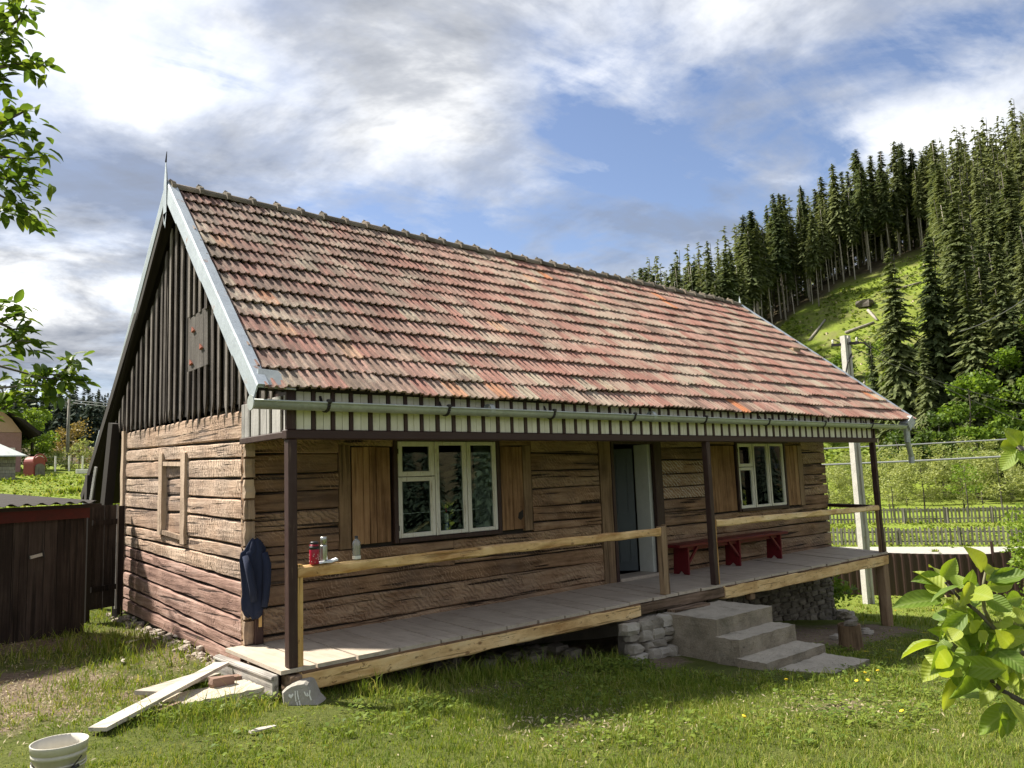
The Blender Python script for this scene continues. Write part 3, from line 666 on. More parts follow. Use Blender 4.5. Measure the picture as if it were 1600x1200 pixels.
put(SLIM[0], 63.0, 153.5, .95, 'single spruce standing forward of the forest edge on the clearing')
def bt(az, r, h, spread, seed, label, mat_='broad', **kw):
    x, y = pol(az, r); return broad_tree(kw.pop('name', 'maple_tree'), label, kw.pop('cat', 'tree'), (x, y, gz(x, y)-.05), h, spread, seed, mat_, **kw)
bt(71.2, 87, 13.0, 3.6, 1, 'bright green maple at the hill foot with a spreading layered crown', n=4200, size=.42, clump=1.25)
bt(74.9, 93, 18.0, 4.6, 2, 'tallest yellow-green maple at the hill foot beside dark spruces', n=5200, size=.45, clump=1.5)
bt(69.4, 89, 8.5, 3.2, 3, 'rounded green maple low at the hill foot, beneath the thin spruce', n=3400, size=.4, clump=1.1, mat_='broad_dark')
bt(76.5, 90, 11.0, 4.0, 4, 'dark leafy tree at the foot of the hill', n=3400, size=.42, clump=1.3, mat_='broad_dark')
bt(73.0, 86, 7.0, 3.2, 9, 'low dark shrub tree under the spruces at the hill foot', n=2800, size=.38, clump=1.1, mat_='broad_dark')
bt(67.0, 88, 7.0, 3.0, 10, 'low leafy tree behind the willow bushes near the pole', n=2800, size=.36, clump=1.1, mat_='broad_dark')
for k, (az, r, h, s_) in enumerate(((60.6, 108, 6.5, 2.8), (61.8, 104, 7.5, 2.8), (63.3, 106, 6, 2.6), (64.6, 103, 6.8, 3.0), (62.6, 116, 5, 2.3), (66.0, 108, 5.5, 2.4), (64.0, 122, 4.2, 2.0), (59.8, 118, 5, 2.2), (66.6, 124, 4.6, 2.0), (68.2, 118, 5.5, 2.2))):
    bt(az, r, h, s_, 60+k, 'young fresh green birch growing low on the felled slope', n=1700, size=.34, clump=1.0, r0=.07, name='young_birch', group='young birches on the felled slope')
# felled slope: logs, stumps and a heap of slash
def slope_log(name, u0, r0_, u1, r1_, rad, label):
    a = Vector((*pol(u0, r0_), 0)); b = Vector((*pol(u1, r1_), 0)); a.z = gz(a.x, a.y)+rad*.8; b.z = gz(b.x, b.y)+rad*.8
    m = MB(); m.tube([a, a.lerp(b, .33), a.lerp(b, .66), b], [rad, rad*.95, rad*.85, rad*.75], 8)
    for t in (.3, .55, .8): p = a.lerp(b, t); m.tube([p, p+Vector((R.uniform(-.4,.4), R.uniform(-.4,.4), .5))], [.04, .01], 3)
    return tag(obj(name, m, M['bark_pale'], smooth=True), label, 'log')
slope_log('felled_log', 64.5, 141, 66.3, 142.5, .28, 'long pale felled log lying level below the slash heap')
slope_log('felled_log', 66.0, 147, 66.5, 143, .26, 'felled log leaning out of the slash heap')
slope_log('felled_log', 64.3, 135, 64.8, 131, .24, 'short pale felled log pointing down the slope')
slope_log('felled_log', 62.2, 142, 63.3, 147, .22, 'thin felled log on the grass near the single spruce')
slope_log('felled_log', 67.3, 152, 69.3, 153, .26, 'felled log lying along the foot of the forest edge')
slope_log('felled_log', 65.2, 116, 65.4, 121, .2, 'thin pale log pointing straight up the felled slope')
hp = MB(); hx, hy = pol(65.9, 149); rh = random.Random(3)
for i in range(26):
    a = rh.uniform(0, 6.28); p = Vector((hx+cos(a)*rh.uniform(0, 1.6), hy+sin(a)*rh.uniform(0, 1.6), 0)); p.z = gz(p.x, p.y)+rh.uniform(.05, .7); q = p+Vector((rh.uniform(-1.4, 1.4), rh.uniform(-1.4, 1.4), rh.uniform(-.2, .4)))
    hp.tube([p, q], [.09, .03], 4)
hp.stone((hx, hy, gz(hx, hy)+.25), (1.7, 1.5, .8), rh)
tag(obj('slash_heap', hp, M['bark']), 'brown heap of branches and roots on the felled slope', 'heap')
st_src = MB(); st_src.tube([(0, 0, -.3), (0, 0, .05), (0, 0, .45)], [.42, .3, .27], 9); stm = st_src.mesh('stump'); stm.materials.append(plain('pale_cut_wood', (0.55,0.45,0.30), 0.9))
for k in range(95):
    az = rf.uniform(58.8, 70); r = rf.uniform(104, float(tree_line(az))-3); x, y = pol(az, r)
    o = link('cut_stump', stm, None, None, (x, y, gz(x, y))); o.scale = (rf.uniform(.25, .6),)*3
    tag(o, 'small pale cut stump dotted on the felled slope', 'stump', 'cut stumps on the felled slope')

# ------------------------------------------------------------------ valley floor: fences, willows, pole, wires
def picket_fence(name, label, c, dr, half, h, step, w, zf, rails, pw=.10):
    t = thing(name, label, 'fence', (c.x, c.y, zf)); n = int(2*half/step)
    pm = MB().add([(-w/2,-.012,0),(w/2,-.012,0),(w/2,.012,0),(-w/2,.012,0),(-w/2,-.012,h-.06),(w/2,-.012,h-.06),(w/2,.012,h-.06),(-w/2,.012,h-.06),(0,-.012,h),(0,.012,h)],
         [(3,2,1,0),(0,1,5,4),(1,2,6,5),(2,3,7,6),(3,0,4,7),(4,5,8),(6,7,9),(5,6,9,8),(7,4,8,9)]).mesh('picket'); pm.materials.append(M['fencewood'])
    ang = atan2(dr.y, dr.x); nr = Vector((-dr.y, dr.x, 0))
    for i in range(n+1):
        p = c+dr*(-half+i*step); z = gz(p.x, p.y)
        o = link('picket', pm, None, t, (p.x, p.y, z+.04), (0, R.uniform(-.03, .03), ang)); o.scale = (1, 1, R.uniform(.93, 1.05))
    for i in range(int(half*2/2.4)+1):
        p = c+dr*(-half+i*2.4)+nr*.07; z = gz(p.x, p.y); obj('post', MB().box(p.x-pw/2, p.y-pw/2, z-.3, p.x+pw/2, p.y+pw/2, z+h*.98), M['fencewood'], t)
    for zr in rails:
        for i in range(int(half*2/2.4)):
            a = c+dr*(-half+i*2.4)+nr*.03; b = a+dr*2.4; obj('rail', MB().beam((a.x, a.y, gz(a.x, a.y)+zr), (b.x, b.y, gz(b.x, b.y)+zr), .03, .07), M['fencewood'], t)
    return t
c1 = Vector((*pol(70, 40.2), 0)); picket_fence('picket_fence', 'weathered grey picket fence along the far side of the pale road', c1, rdir, 9.6, .78, .165, .09, -2.05, (.18, .6))
d2 = Vector((cos(radians(64)), -sin(radians(64)), 0)); c2 = Vector((*pol(69.4, 56), 0)); picket_fence('picket_fence', 'dark old picket fence across the meadow in front of the willows', c2, d2, 9.6, .98, .21, .11, -2.05, (.3, .85), .16)
for k, (az, r, h, s_) in enumerate(((60.6, 72, 4.6, 2.2), (62.6, 70, 4.2, 2.0), (64.2, 74, 4.8, 2.2), (66.2, 71, 4.6, 2.4), (68.2, 70, 5.2, 2.6), (70.4, 72, 5.4, 2.6), (72.4, 70, 4.6, 2.2), (74.6, 72, 5.0, 2.4), (76.6, 70, 4.8, 2.3), (67.2, 80, 5.6, 2.6), (71.4, 81, 6.0, 2.6), (64.0, 82, 5.4, 2.4))):
    bt(az, r, h, s_, 80+k, 'feathery pale green willow bush behind the dark old fence', mat_='willow', n=3000, size=.26, clump=.75, r0=.06, lo=.08, name='willow_bush', cat='bush', group='willow bushes behind the old fence', limb=12, aspect=.32)
bt(66.4, 62.5, 3.6, 1.3, 101, 'small thin fruit tree beside the dark old fence, near the pole', mat_='willow', n=420, size=.2, clump=.5, r0=.05, lo=.35, name='young_fruit_tree', limb=8)
bt(70.6, 62.5, 3.9, 1.4, 102, 'small thin fruit tree at the middle of the dark old fence', mat_='broad', n=520, size=.2, clump=.55, r0=.055, lo=.35, name='young_fruit_tree', limb=8)
bt(75.0, 21, 3.1, .9, 103, 'dense bright green columnar bush beyond the brown sheet fence', mat_='broad', n=5200, size=.11, clump=.55, r0=.05, lo=.05, name='columnar_bush', cat='bush', limb=14)
# concrete pole
px, py = pol(64.45, 23.0); pz = gz(px, py); P = thing('concrete_pole', 'pale concrete utility pole with crossarm standing beyond the porch end', 'pole', (px, py, pz))
m = MB(); hh = 5.05-pz
dd = (rdir*.97); e1 = Vector((cos(.35), -sin(.35), 0)); e2 = Vector((sin(.35), cos(.35), 0))
for s_ in (-1, 1):
    a = Vector((px, py, pz-.4))+e1*.085*s_; b = Vector((px, py, pz+hh))+e1*.062*s_
    m.beam(a, b, .075, .17, up=e2, n=6)
for k in range(9):
    z = pz+.3+k*hh/9; m.beam(Vector((px, py, z))-e1*.08, Vector((px, py, z))+e1*.08, .10, .3, up=(0, 0, 1))
obj('shaft', m, M['polecon'], P)
obj('crossarm', MB().beam(Vector((px, py, pz+hh-.22))-rdir*.36, Vector((px, py, pz+hh-.22))+rdir*.32, .07, .07), M['iron'], P)
for s_ in (-.32, .28):
    q = Vector((px, py, pz+hh-.18))+rdir*s_; obj('insulator', MB().lathe([(0,.11),(.02,.10),(.03,.07),(.02,.04),(.03,.015),(.015,0)], q, 10), M['white'], P, smooth=True)
obj('bracket', MB().tube([Vector((px, py, pz+hh-.2))+rdir*.1, Vector((px, py, pz+hh-.24))+rdir*.45, Vector((px, py, pz+hh-.42))+rdir*.62], [.03, .025, .02], 6), M['iron'], P)
obj('cable_drop', MB().tube([Vector((px, py, pz+hh-.5))+rdir*.13, Vector((px, py, pz+hh-.75))+rdir*.02-rnor*.16, Vector((px, py, pz+hh-1.3))-rdir*.12-rnor*.14], [.02]*3, 5), M['iron'], P)
def wire(name, pts, r_, mt, label, sag=0.0):
    out = []
    for a, b in zip(pts[:-1], pts[1:]):
        for i in range(10):
            t = i/10; p = Vector(a).lerp(Vector(b), t); p.z -= sag*4*t*(1-t); out.append(p)
    out.append(Vector(pts[-1])); return tag(obj(name, MB().tube(out, r_, 6), mt, smooth=True), label, 'cable')
def pole_thing(az, r, h, label, rad=.12, bm='fencewood'):
    x, y = pol(az, r); z = gz(x, y); t = thing('utility_pole', label, 'pole', (x, y, z))
    obj('shaft', MB().tube([(x, y, z-.3), (x, y, z+h)], [rad, rad*.7], 9), M[bm], t, smooth=True)
    obj('crossarm', MB().beam((x-.5, y+.2, z+h-.3), (x+.5, y-.2, z+h-.3), .08, .1), M[bm], t); return Vector((x, y, z+h-.25))
pA = pole_thing(40, 46, 4.9, 'wooden cable pole standing hidden behind the log house'); pB = pole_thing(86, 46, 4.95, 'wooden cable pole beyond the apple tree by the road')
wire('thick_cable', [pA+Vector((0, 0, -.1)), pB+Vector((0, 0, .12))], .034, M['cable'], 'upper of two thick grey cables crossing the valley before the willows', .35)
wire('thick_cable', [pA+Vector((0, 0, -.95)), pB+Vector((0, 0, -.62))], .048, M['cable'], 'lower and thicker of two grey cables crossing the valley before the willows', .35)
top = Vector((px, py, pz+hh-.06))
wire('power_line', [top-rdir*.3, at(1700, 640, 40), at(2300, 620, 70)], .012, M['wire'], 'thin power line falling from the concrete pole past the maples', .5)
wire('power_line', [top+rdir*.28, at(1700, 680, 38), at(2300, 660, 68)], .012, M['wire'], 'lower thin power line from the concrete pole', .5)
wire('power_line', [at(1500, 518, 60)-Vector((0,0,0)), at(1610, 462, 45), at(1900, 330, 30)], .03, M['wire'], 'dark cable rising steeply past the tallest maple', .2)
# brown sheet fence
FC = Vector((*pol(68, 25.0), 0)); fd = Vector((cos(radians(66)), -sin(radians(66)), 0))
t = thing('sheet_fence', 'low dark brown corrugated sheet fence before the pale road', 'fence', (FC.x, FC.y, gz(FC.x, FC.y)))
fn = Vector((-fd.y, fd.x, 0))
def sheet(a0, a1, ztop0, ztop1, sag):
    m = MB(); n = int((a1-a0)/.05)
    for i in range(n+1):
        s_ = a0+(a1-a0)*i/n; tt = i/n; off = .014*(1 if (i//2) % 2 else -1); p = FC+fd*s_+fn*off; zb = gz(p.x, p.y)-.05; zt = ztop0+(ztop1-ztop0)*tt-sag*4*tt*(1-tt)
        m.v += [(p.x, p.y, zb), (p.x, p.y, zt), (p.x+fn.x*.004, p.y+fn.y*.004, zt), (p.x+fn.x*.004, p.y+fn.y*.004, zb)]
    for i in range(n):
        for k in range(4): m.f.append((i*4+k, i*4+(k+1) % 4, i*4+4+(k+1) % 4, i*4+4+k))
    return m
for k, (a0, a1, z0, z1, sg) in enumerate(((-6.2, -3.62, -.98, -.90, 0), (-3.6, -1.02, -.90, -.88, .0), (-1.0, 1.58, -.88, -.90, .02), (1.62, 2.66, -.86, -.64, .05), (2.86, 4.9, -.62, -.66, .0), (4.95, 7.0, -.66, -.7, 0))):
    obj('sheet', sheet(a0, a1, z0, z1, sg), M['brownmetal'], t)
for s_ in (-6.2, -3.61, -1.01, 1.60, 2.76, 4.93, 7.0):
    p = FC+fd*s_+fn*.06; z = gz(p.x, p.y); obj('post', MB().box(p.x-.03, p.y-.03, z-.3, p.x+.03, p.y+.03, -.58), M['gutter'] if s_ == 2.76 else M['brownmetal'], t)

# ------------------------------------------------------------------ far left: meadow edge, neighbours, wooded ridge
ridge_items = []; rl = random.Random(8)
for k in range(2200):
    az = rl.uniform(3, 20.5); r = sqrt(rl.uniform(215**2, 300**2)); x, y = pol(az, r); ridge_items.append((x, y, gz(x, y)-.2, rl.uniform(0, 6.3), rl.uniform(.75, 1.15), 'full'))
keep = []
for it in ridge_items:
    if all((it[0]-q[0])**2+(it[1]-q[1])**2 > 13 for q in keep[-260:]): keep.append(it)
farp = {'full': [('trunk', spruce_trunk(15, .16, 3).mesh('trunk'), M['bark']), ('crown', spruce_mesh(91, 15, .04, 2.9, 15, 7, 'crown', 3, .85, 1.9), M['needles_far'])]}
join_trees('distant_forest', keep[:620], farp, 'distant bluish spruce forest across the meadow', 'forest')
hx, hy = pol(8.1, 62); hz = gz(hx, hy); NH = thing('neighbour_house', 'pink plastered house with dark gable roof behind the leafy branches', 'house', (hx, hy, hz))
M['pink'] = stone_mat('pink_plaster', (0.30,0.17,0.15), (0.37,0.21,0.185), (0.42,0.25,0.22))
M['orange'] = stone_mat('ochre_plaster', (0.42,0.27,0.18), (0.48,0.31,0.21), (0.52,0.35,0.25))
W0, W1 = hx-6.2, hx+1.6
obj('wall', MB().box(W0, hy, hz-.5, W1, hy+7, hz+2.6), M['pink'], NH)
obj('gable_wall', MB().prism([(W0, hy-.02, hz+2.62), (W1, hy-.02, hz+2.62), (W1-.6, hy-.02, hz+3.5), ((W0+W1)/2, hy-.02, hz+6.6), (W0+.6, hy-.02, hz+3.5)], (0, 7, 0)), M['orange'], NH)
for sg, xe in ((1, W1), (-1, W0)):
    xm = (W0+W1)/2; obj('roof', MB().prism([(xe+sg*.9, hy-.8, hz+2.35), (xm, hy-.8, hz+6.75), (xm, hy-.8, hz+6.95), (xe+sg*.95, hy-.8, hz+2.6)], (0, 8.6, 0)), M['dark'], NH)
w_ = obj('window', MB().box(W1-.95, hy-.06, hz+.6, W1-.35, hy+.02, hz+1.6), M['white'], NH); obj('pane', MB().box(W1-.85, hy-.08, hz+.7, W1-.45, hy-.061, hz+1.5), M['dark'], w_)
w_ = obj('window', MB().box(W1-2.6, hy-.06, hz+.6, W1-1.9, hy+.02, hz+1.6), M['white'], NH); obj('pane', MB().box(W1-2.5, hy-.08, hz+.7, W1-2.0, hy-.061, hz+1.5), M['dark'], w_)
sx, sy = pol(8.05, 52); sz = gz(sx, sy); SH = thing('plank_shed', 'grey plank shed with a pale sheet roof in front of the pink house', 'shed', (sx, sy, sz))
for k in range(7): obj('plank', MB().cbox(sx-4, sy, sz-.05+k*.19, sx+1.15, sy+.05, sz+.13+k*.19, .01), M['fencewood'], SH)
obj('body', MB().box(sx-3.95, sy+.06, sz-.2, sx+1.1, sy+3, sz+1.25), M['dark'], SH)
obj('roof', MB().prism([(sx-4.4, sy-.4, sz+1.25), (sx+1.6, sy-.4, sz+1.25), (sx+.4, sy+1.6, sz+2.1), (sx-4.4, sy+1.6, sz+2.1)], (0, .02, .06)), M['gutter'], SH)
def red_hut():
    x, y = pol(10.55, 56); z = gz(x, y); t = thing('arched_hut', 'small red arched hut on the meadow beside the leafy tree', 'hut', (x, y, z))
    prof = [(-.6, 0), (-.62, .9)]+[(-.62*cos(a), .95+.42*sin(a)) for a in np.linspace(.2, pi-.2, 9)]+[(.62, .9), (.6, 0)]
    prof = [(p_[0]*.66, p_[1]*.9) for p_ in prof]
    d_ = Vector((.85, .5, 0)).normalized(); n_ = Vector((-.5, .85, 0)).normalized()
    obj('shell', MB().prism([Vector((x, y, z-.05))+d_*a+Vector((0, 0, b)) for a, b in prof], n_*.8), M['redhut'], t)
    f0 = Vector((x, y, z))-n_*.03; obj('front', MB().prism([f0+d_*a*.8+Vector((0, 0, b*.6)) for a, b in prof], -n_*.05), M['fencewood'], t)
    obj('roof_edge', MB().tube([f0+d_*a*1.08+Vector((0, 0, b*1.05)) for a, b in prof[1:-1]], .05, 6), M['redhut'], t)
M['redhut'] = plain('faded_red_metal', (0.27,0.055,0.045), 0.6)
red_hut()
bt(10.15, 66, 4.6, 1.5, 111, 'leafy green tree beside the pink house', mat_='broad', n=3200, size=.22, clump=.65, lo=.05, limb=14)
bt(12.3, 68, 3.6, 1.6, 112, 'coppery bush around the foot of the distant pole', mat_='rusty', n=1400, size=.2, clump=.6, r0=.05, lo=.1, name='coppery_bush', cat='bush')
bt(12.7, 66, 2.2, 1.2, 113, 'low yellow-green bush beside the coppery bush', mat_='willow', n=900, size=.18, clump=.5, r0=.04, lo=.05, name='low_bush', cat='bush')
bt(11.4, 64, 1.3, .9, 114, 'low grey-green scrub between the hut and the distant pole', mat_='willow', n=800, size=.16, clump=.4, r0=.03, lo=.05, name='low_bush', cat='bush')
pD = pole_thing(12.05, 66, 5.1, 'thin distant wooden utility pole standing beyond the meadow', .13)
wire('power_line', [pD, Vector((pol(40, 60)[0], pol(40, 60)[1], pD.z-2.2))], .02, M['cable'], 'thin wire running from the distant pole across the dark forest', .6)
wire('power_line', [pD+Vector((0, 0, .16)), Vector((pol(40, 60)[0], pol(40, 60)[1], pD.z-1.9))], .02, M['cable'], 'upper thin wire from the distant pole across the dark forest', .5)
fx, fy = pol(12, 62); WF = thing('garden_fence', 'thin white post and wire garden fence on the far meadow', 'fence', (fx, fy, gz(fx, fy)))
for k in range(9):
    x, y = pol(9.9+k*.75, 62.5); z = gz(x, y); obj('post', MB().box(x-.05, y-.05, z-.2, x+.05, y+.05, z+1.05), M['white'], WF)
    x2, y2 = pol(9.9+(k+1)*.75, 62.5)
    for h_ in (.5, .95): obj('wire', MB().tube([(x, y, z+h_), (x2, y2, gz(x2, y2)+h_)], .012, 4), M['cable'], WF)
x, y = pol(12.95, 58); z = gz(x, y); tag(obj('white_board', MB().cbox(x-.42, y, z+.02, x+.42, y+.1, z+.3, .02), M['white']), 'small white board lying at the far edge of the meadow', 'board')
# wood across the yard, mirrored in the window panes
ro_ = random.Random(31); opp = []
for k in range(420):
    x = ro_.uniform(-8, 62); y0_ = -22 if x < 32 else -22+(x-32)*.5; y = y0_-ro_.uniform(0, 16)
    if all((x-q[0])**2+(y-q[1])**2 > 5 for q in opp): opp.append((x, y, gz(x, y)-.1, ro_.uniform(0, 6.3), ro_.uniform(.3, .45), ro_.choice(('full', 'full', 'mid'))))
oppf = {k: kind_parts(75+i, 18, b_, 2.9, 40, 9, 'needles_far', 'bark', stubs=0, dens=5) for i, (k, b_) in enumerate((('mid', .12), ('full', .05)))}
opp = opp[:80]
for k in range(46): x = -2+k*1.15; y = -19.5+.8*sin(k*2.1)+max(0, x-30)*.5; opp.append((x, y, gz(x, y)-.1, k*1.1, ro_.uniform(.26, .36), 'full'))
join_trees('opposite_wood', opp, oppf, 'dark spruce wood across the yard opposite the porch', 'forest')
# rough herbage, saplings and brush over the felled slope
ru = np.random.default_rng(14); n_ = 9000; aa = ru.uniform(58.5, 71, n_); r2 = ru.uniform(92, 166, n_); okk = np.array([not in_forest(a, r) for a, r in zip(aa, r2)]); aa, r2 = np.radians(aa[okk]), r2[okk]
cx2 = CAM.x+r2*np.sin(aa); cy2 = CAM.y+r2*np.cos(aa); kk = (vnoise(cx2, cy2, .35, 6)+ru.normal(size=len(cx2))*.35) > -.1; cx2, cy2 = cx2[kk], cy2[kk]
C2 = np.stack([cx2, cy2, ground_z(cx2, cy2)+.10+.2*ru.random(len(cx2))], -1)
tag(link('slope_herbage', mesh_np('slope_herbage', *leaf_quads(C2, np.full(len(C2), .75), ru, up=1.2, aspect=.6)), leafy('slope_herbs', [(0.085,0.135,0.020), (0.15,0.22,0.028), (0.23,0.29,0.05)], .35, .7, .2, 0.0)), 'rough green herbage covering the felled slope', 'undergrowth', kind='stuff')
for k in range(7):
    az = rf.uniform(59.5, 69.5); r = rf.uniform(112, float(tree_line(az))-6); x, y = pol(az, r); m = MB()
    for q in range(16):
        p = Vector((x+rf.uniform(-1.3, 1.3), y+rf.uniform(-1.3, 1.3), 0)); p.z = gz(p.x, p.y)+rf.uniform(.02, .3); m.tube([p, p+Vector((rf.uniform(-1.2, 1.2), rf.uniform(-1.2, 1.2), rf.uniform(-.1, .35)))], [.06, .015], 4)
    tag(obj('brush_pile', m, M['bark']), 'low grey brush pile scattered on the felled slope', 'brush', 'brush piles on the felled slope')
# ------------------------------------------------------------------ the log house
WX0, WX1, WY = 0.117, 12.05, 1.31
H = thing('log_house', 'old hewn-log house with red clay tile roof and long open porch', 'house', (0, 1.3, -.3))
def log(name, parent, mt, a, b, z0a, z1a, z0b, z1b, out, depth=.06, seg=.22):
    """hewn log between points a and b (plan), bottom/top heights at both ends, face towards 'out'"""
    a, b, out = Vector((*a, 0)), Vector((*b, 0)), Vector((*out, 0)); L = (b-a).length; n = max(2, int(L/seg)); m = MB()
    off = R.uniform(-.008, .008); w1, w2 = R.uniform(0, 6), R.uniform(.7, 1.6)
    for i in range(n+1):
        t = i/n; p = a.lerp(b, t); z0 = z0a+(z0b-z0a)*t+.005*sin(w1+w2*t*L*2)+R.uniform(-.003, .003); z1 = z1a+(z1b-z1a)*t-.005*sin(w1+w2*t*L*2+.8)+R.uniform(-.003, .003); h = z1-z0
        f = off+R.uniform(-.006, .006)
        for (u, d_) in ((0, -depth), (.01, -.014), (.06, .0), (.5, .004), (.93, .0), (.99, -.012), (1, -depth)):
            q = p+out*(d_+(f+R.uniform(-.005, .005) if -.04 < d_ else 0)); m.v.append((q.x, q.y, z0+h*u))
    for i in range(n):
        for k in range(6): m.f.append((i*7+k, (i+1)*7+k, (i+1)*7+k+1, i*7+k+1))
    m.f.append(tuple(range(7))); m.f.append(tuple(n*7+k for k in reversed(range(7))))
    return obj(name, m, mt, parent)
# --- front wall: backing with openings, then the logs
fw = MB()
for (x0, x1, z0, z1) in ((WX0+.05, 1.9, -.05, 2.4), (1.9, 3.5, -.05, .86), (1.9, 3.5, 2.05, 2.4), (3.5, 5.7, -.05, 2.4), (5.7, 6.68, 2.02, 2.4), (6.68, 8.92, -.05, 2.4), (8.92, 10.52, -.05, .86), (8.92, 10.52, 2.05, 2.4), (10.52, WX1-.05, -.05, 2.4)):
    fw.box(x0, WY+.045, z0, x1, WY+.30, z1)
FW = obj('front_wall', fw, M['dark'], H)
LF = M['log_front']; fo = (0, -1); GAP = .0055
def frow(x0, x1, zs, mt=LF, tilt=0.0):
    for z0, z1 in zip(zs[:-1], zs[1:]):
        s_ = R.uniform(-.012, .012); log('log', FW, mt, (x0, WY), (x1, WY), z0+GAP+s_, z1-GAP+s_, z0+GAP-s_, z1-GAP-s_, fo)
frow(WX0, 5.41, [-.03, .045, .33, .53]); frow(WX0, 2.75, [.53, .70, .84]); frow(2.76, 5.41, [.53, .69, .84])
frow(WX0, 1.19, [.84, .93, 1.09, 1.29, 1.49, 1.68, 1.89, 2.10])
frow(4.09, 5.41, [.84, .95, 1.16, 1.40, 1.64, 1.87, 2.10])
frow(6.85, 8.08, [.72, .93, 1.13]); frow(6.85, 8.08, [1.13, 1.33, 1.53, 1.75], M['log_plaster']); frow(6.85, 8.08, [1.75, 1.95, 2.10])
frow(6.85, WX1, [-.03, .05, .28, .50, .72]); frow(8.10, WX1, [.72, .84])
frow(11.17, WX1, [.84, 1.02, 1.22, 1.42, 1.62, 1.85, 2.10])
frow(WX0, 5.41, [2.10, 2.34]); frow(6.70, WX1, [2.10, 2.34])
frow(1.2, 1.9, [1.97, 2.10]); frow(3.5, 4.08, [1.97, 2.10]); frow(8.1, 8.9, [1.99, 2.10]); frow(10.5, 11.16, [1.99, 2.10]); frow(5.42, 6.69, [2.10, 2.34])
def upright(name, x0, x1, z0, z1, y0=WY-.012, y1=WY+.04, mt='post_front', par=FW):
    return obj(name, MB().beam(((x0+x1)/2, (y0+y1)/2, z0), ((x0+x1)/2, (y0+y1)/2, z1), y1-y0, x1-x0, up=(1, 0, 0), n=6, jit=.004), M[mt], par)
for x0, x1, z0, z1 in ((1.20, 1.335, .84, 1.98), (3.925, 4.075, .86, 1.98), (8.085, 8.15, .85, 1.98), (11.0, 11.155, .85, 1.98), (5.425, 5.66, -.02, 2.09)): upright('wall_upright', x0, x1, z0, z1)
# log ends at the corner
for z0, z1 in zip([.0, .24, .46, .61, .81, .96, 1.22, 1.43, 1.64, 1.85, 2.03], [.24, .46, .61, .81, .96, 1.22, 1.43, 1.64, 1.85, 2.03, 2.3]):
    obj('log_end', MB().beam((WX0+.045, WY-.02-R.uniform(0, .015), z0+.012), (WX0+.045, WY-.02-R.uniform(0, .015), z1-.012), .05, .10, up=(1, 0, 0), n=3, jit=.009), M['post_gable'], FW)
obj('wall_stub', MB().cbox(.20, 1.215, .0, .29, 1.285, 1.0, .008), M['brown'], H); obj('stub_facing', MB().beam((.25, 1.207, .17), (.25, 1.207, .42), .012, .03, up=(1, 0, 0)), M['fresh_v'], H)
# --- gable wall
GY1 = 5.45
gw = MB().box(WX0+.045, WY+.31, -.1, WX0+.25, GY1-.02, 2.6); GW = obj('gable_wall', gw, M['dark'], H); go = (-1, 0)
zr = [2.36, 2.03, 1.85, 1.64, 1.43, 1.22, .96, .81, .61, .46, .24, .02, -.10, -.26]; zl = [2.41, 2.15, 1.98, 1.76, 1.56, 1.36, 1.11, .97, .83, .69, .49, .30, .13, -.04]
NY0, NY1 = 3.02, 3.80
def zat(k, y): return zr[k]+(zl[k]-zr[k])*(y-1.35)/(GY1-1.35)
for k in range(len(zr)-1):
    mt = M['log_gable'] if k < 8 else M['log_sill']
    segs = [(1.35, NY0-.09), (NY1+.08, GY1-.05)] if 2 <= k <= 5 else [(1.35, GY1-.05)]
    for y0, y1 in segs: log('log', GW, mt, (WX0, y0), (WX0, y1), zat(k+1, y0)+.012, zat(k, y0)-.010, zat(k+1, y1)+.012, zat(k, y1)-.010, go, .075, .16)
for k in range(2, 6): log('log', GW, M['log_gable'], (WX0+.028, NY0+.05), (WX0+.028, NY1-.065), zat(k+1, 3.4)+.008, zat(k, 3.4)-.008, zat(k+1, 3.4)+.008, zat(k, 3.4)-.008, go, .03)
def gpost(y0, y1, z0, z1, x=WX0, mt='post_gable'): return obj('wall_upright', MB().beam((x+.005, (y0+y1)/2, z0), (x+.005, (y0+y1)/2, z1), y1-y0, .075, up=(1, 0, 0), n=8, jit=.005), M[mt], GW)
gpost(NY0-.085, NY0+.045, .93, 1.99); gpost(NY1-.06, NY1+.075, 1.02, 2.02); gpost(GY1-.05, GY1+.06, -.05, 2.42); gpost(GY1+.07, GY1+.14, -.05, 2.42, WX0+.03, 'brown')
obj('niche_lintel', MB().beam((WX0+.0, NY0+.047, 1.86), (WX0+.0, NY1-.062, 1.89), .05, .05), M['post_gable'], GW)
obj('niche_sill', MB().beam((WX0+.0, NY0+.047, 1.00), (WX0+.0, NY1-.062, 1.05), .05, .05), M['post_gable'], GW)
# other walls, ceiling and floor inside
obj('far_gable_wall', MB().box(WX1-.3, WY+.31, -.1, WX1-.03, GY1-.05, 4.0), M['log_front'], H)
obj('back_wall', MB().box(WX0+.26, GY1-.25, -.1, WX1-.31, GY1-.03, 2.5), M['inside'], H)
obj('room_floor', MB().box(WX0+.26, WY+.31, -.12, WX1-.31, GY1-.26, -.03), M['dark'], H)
obj('ceiling', MB().box(WX0+.26, WY+.31, 2.42, WX1-.31, GY1-.26, 2.5), M['inside'], H)
obj('partition_wall', MB().box(4.6, WY+.31, -.02, 4.7, GY1-.27, 2.41), M['inside'], H); obj('partition_wall', MB().box(7.6, WY+.31, -.02, 7.7, GY1-.27, 2.41), M['inside'], H)
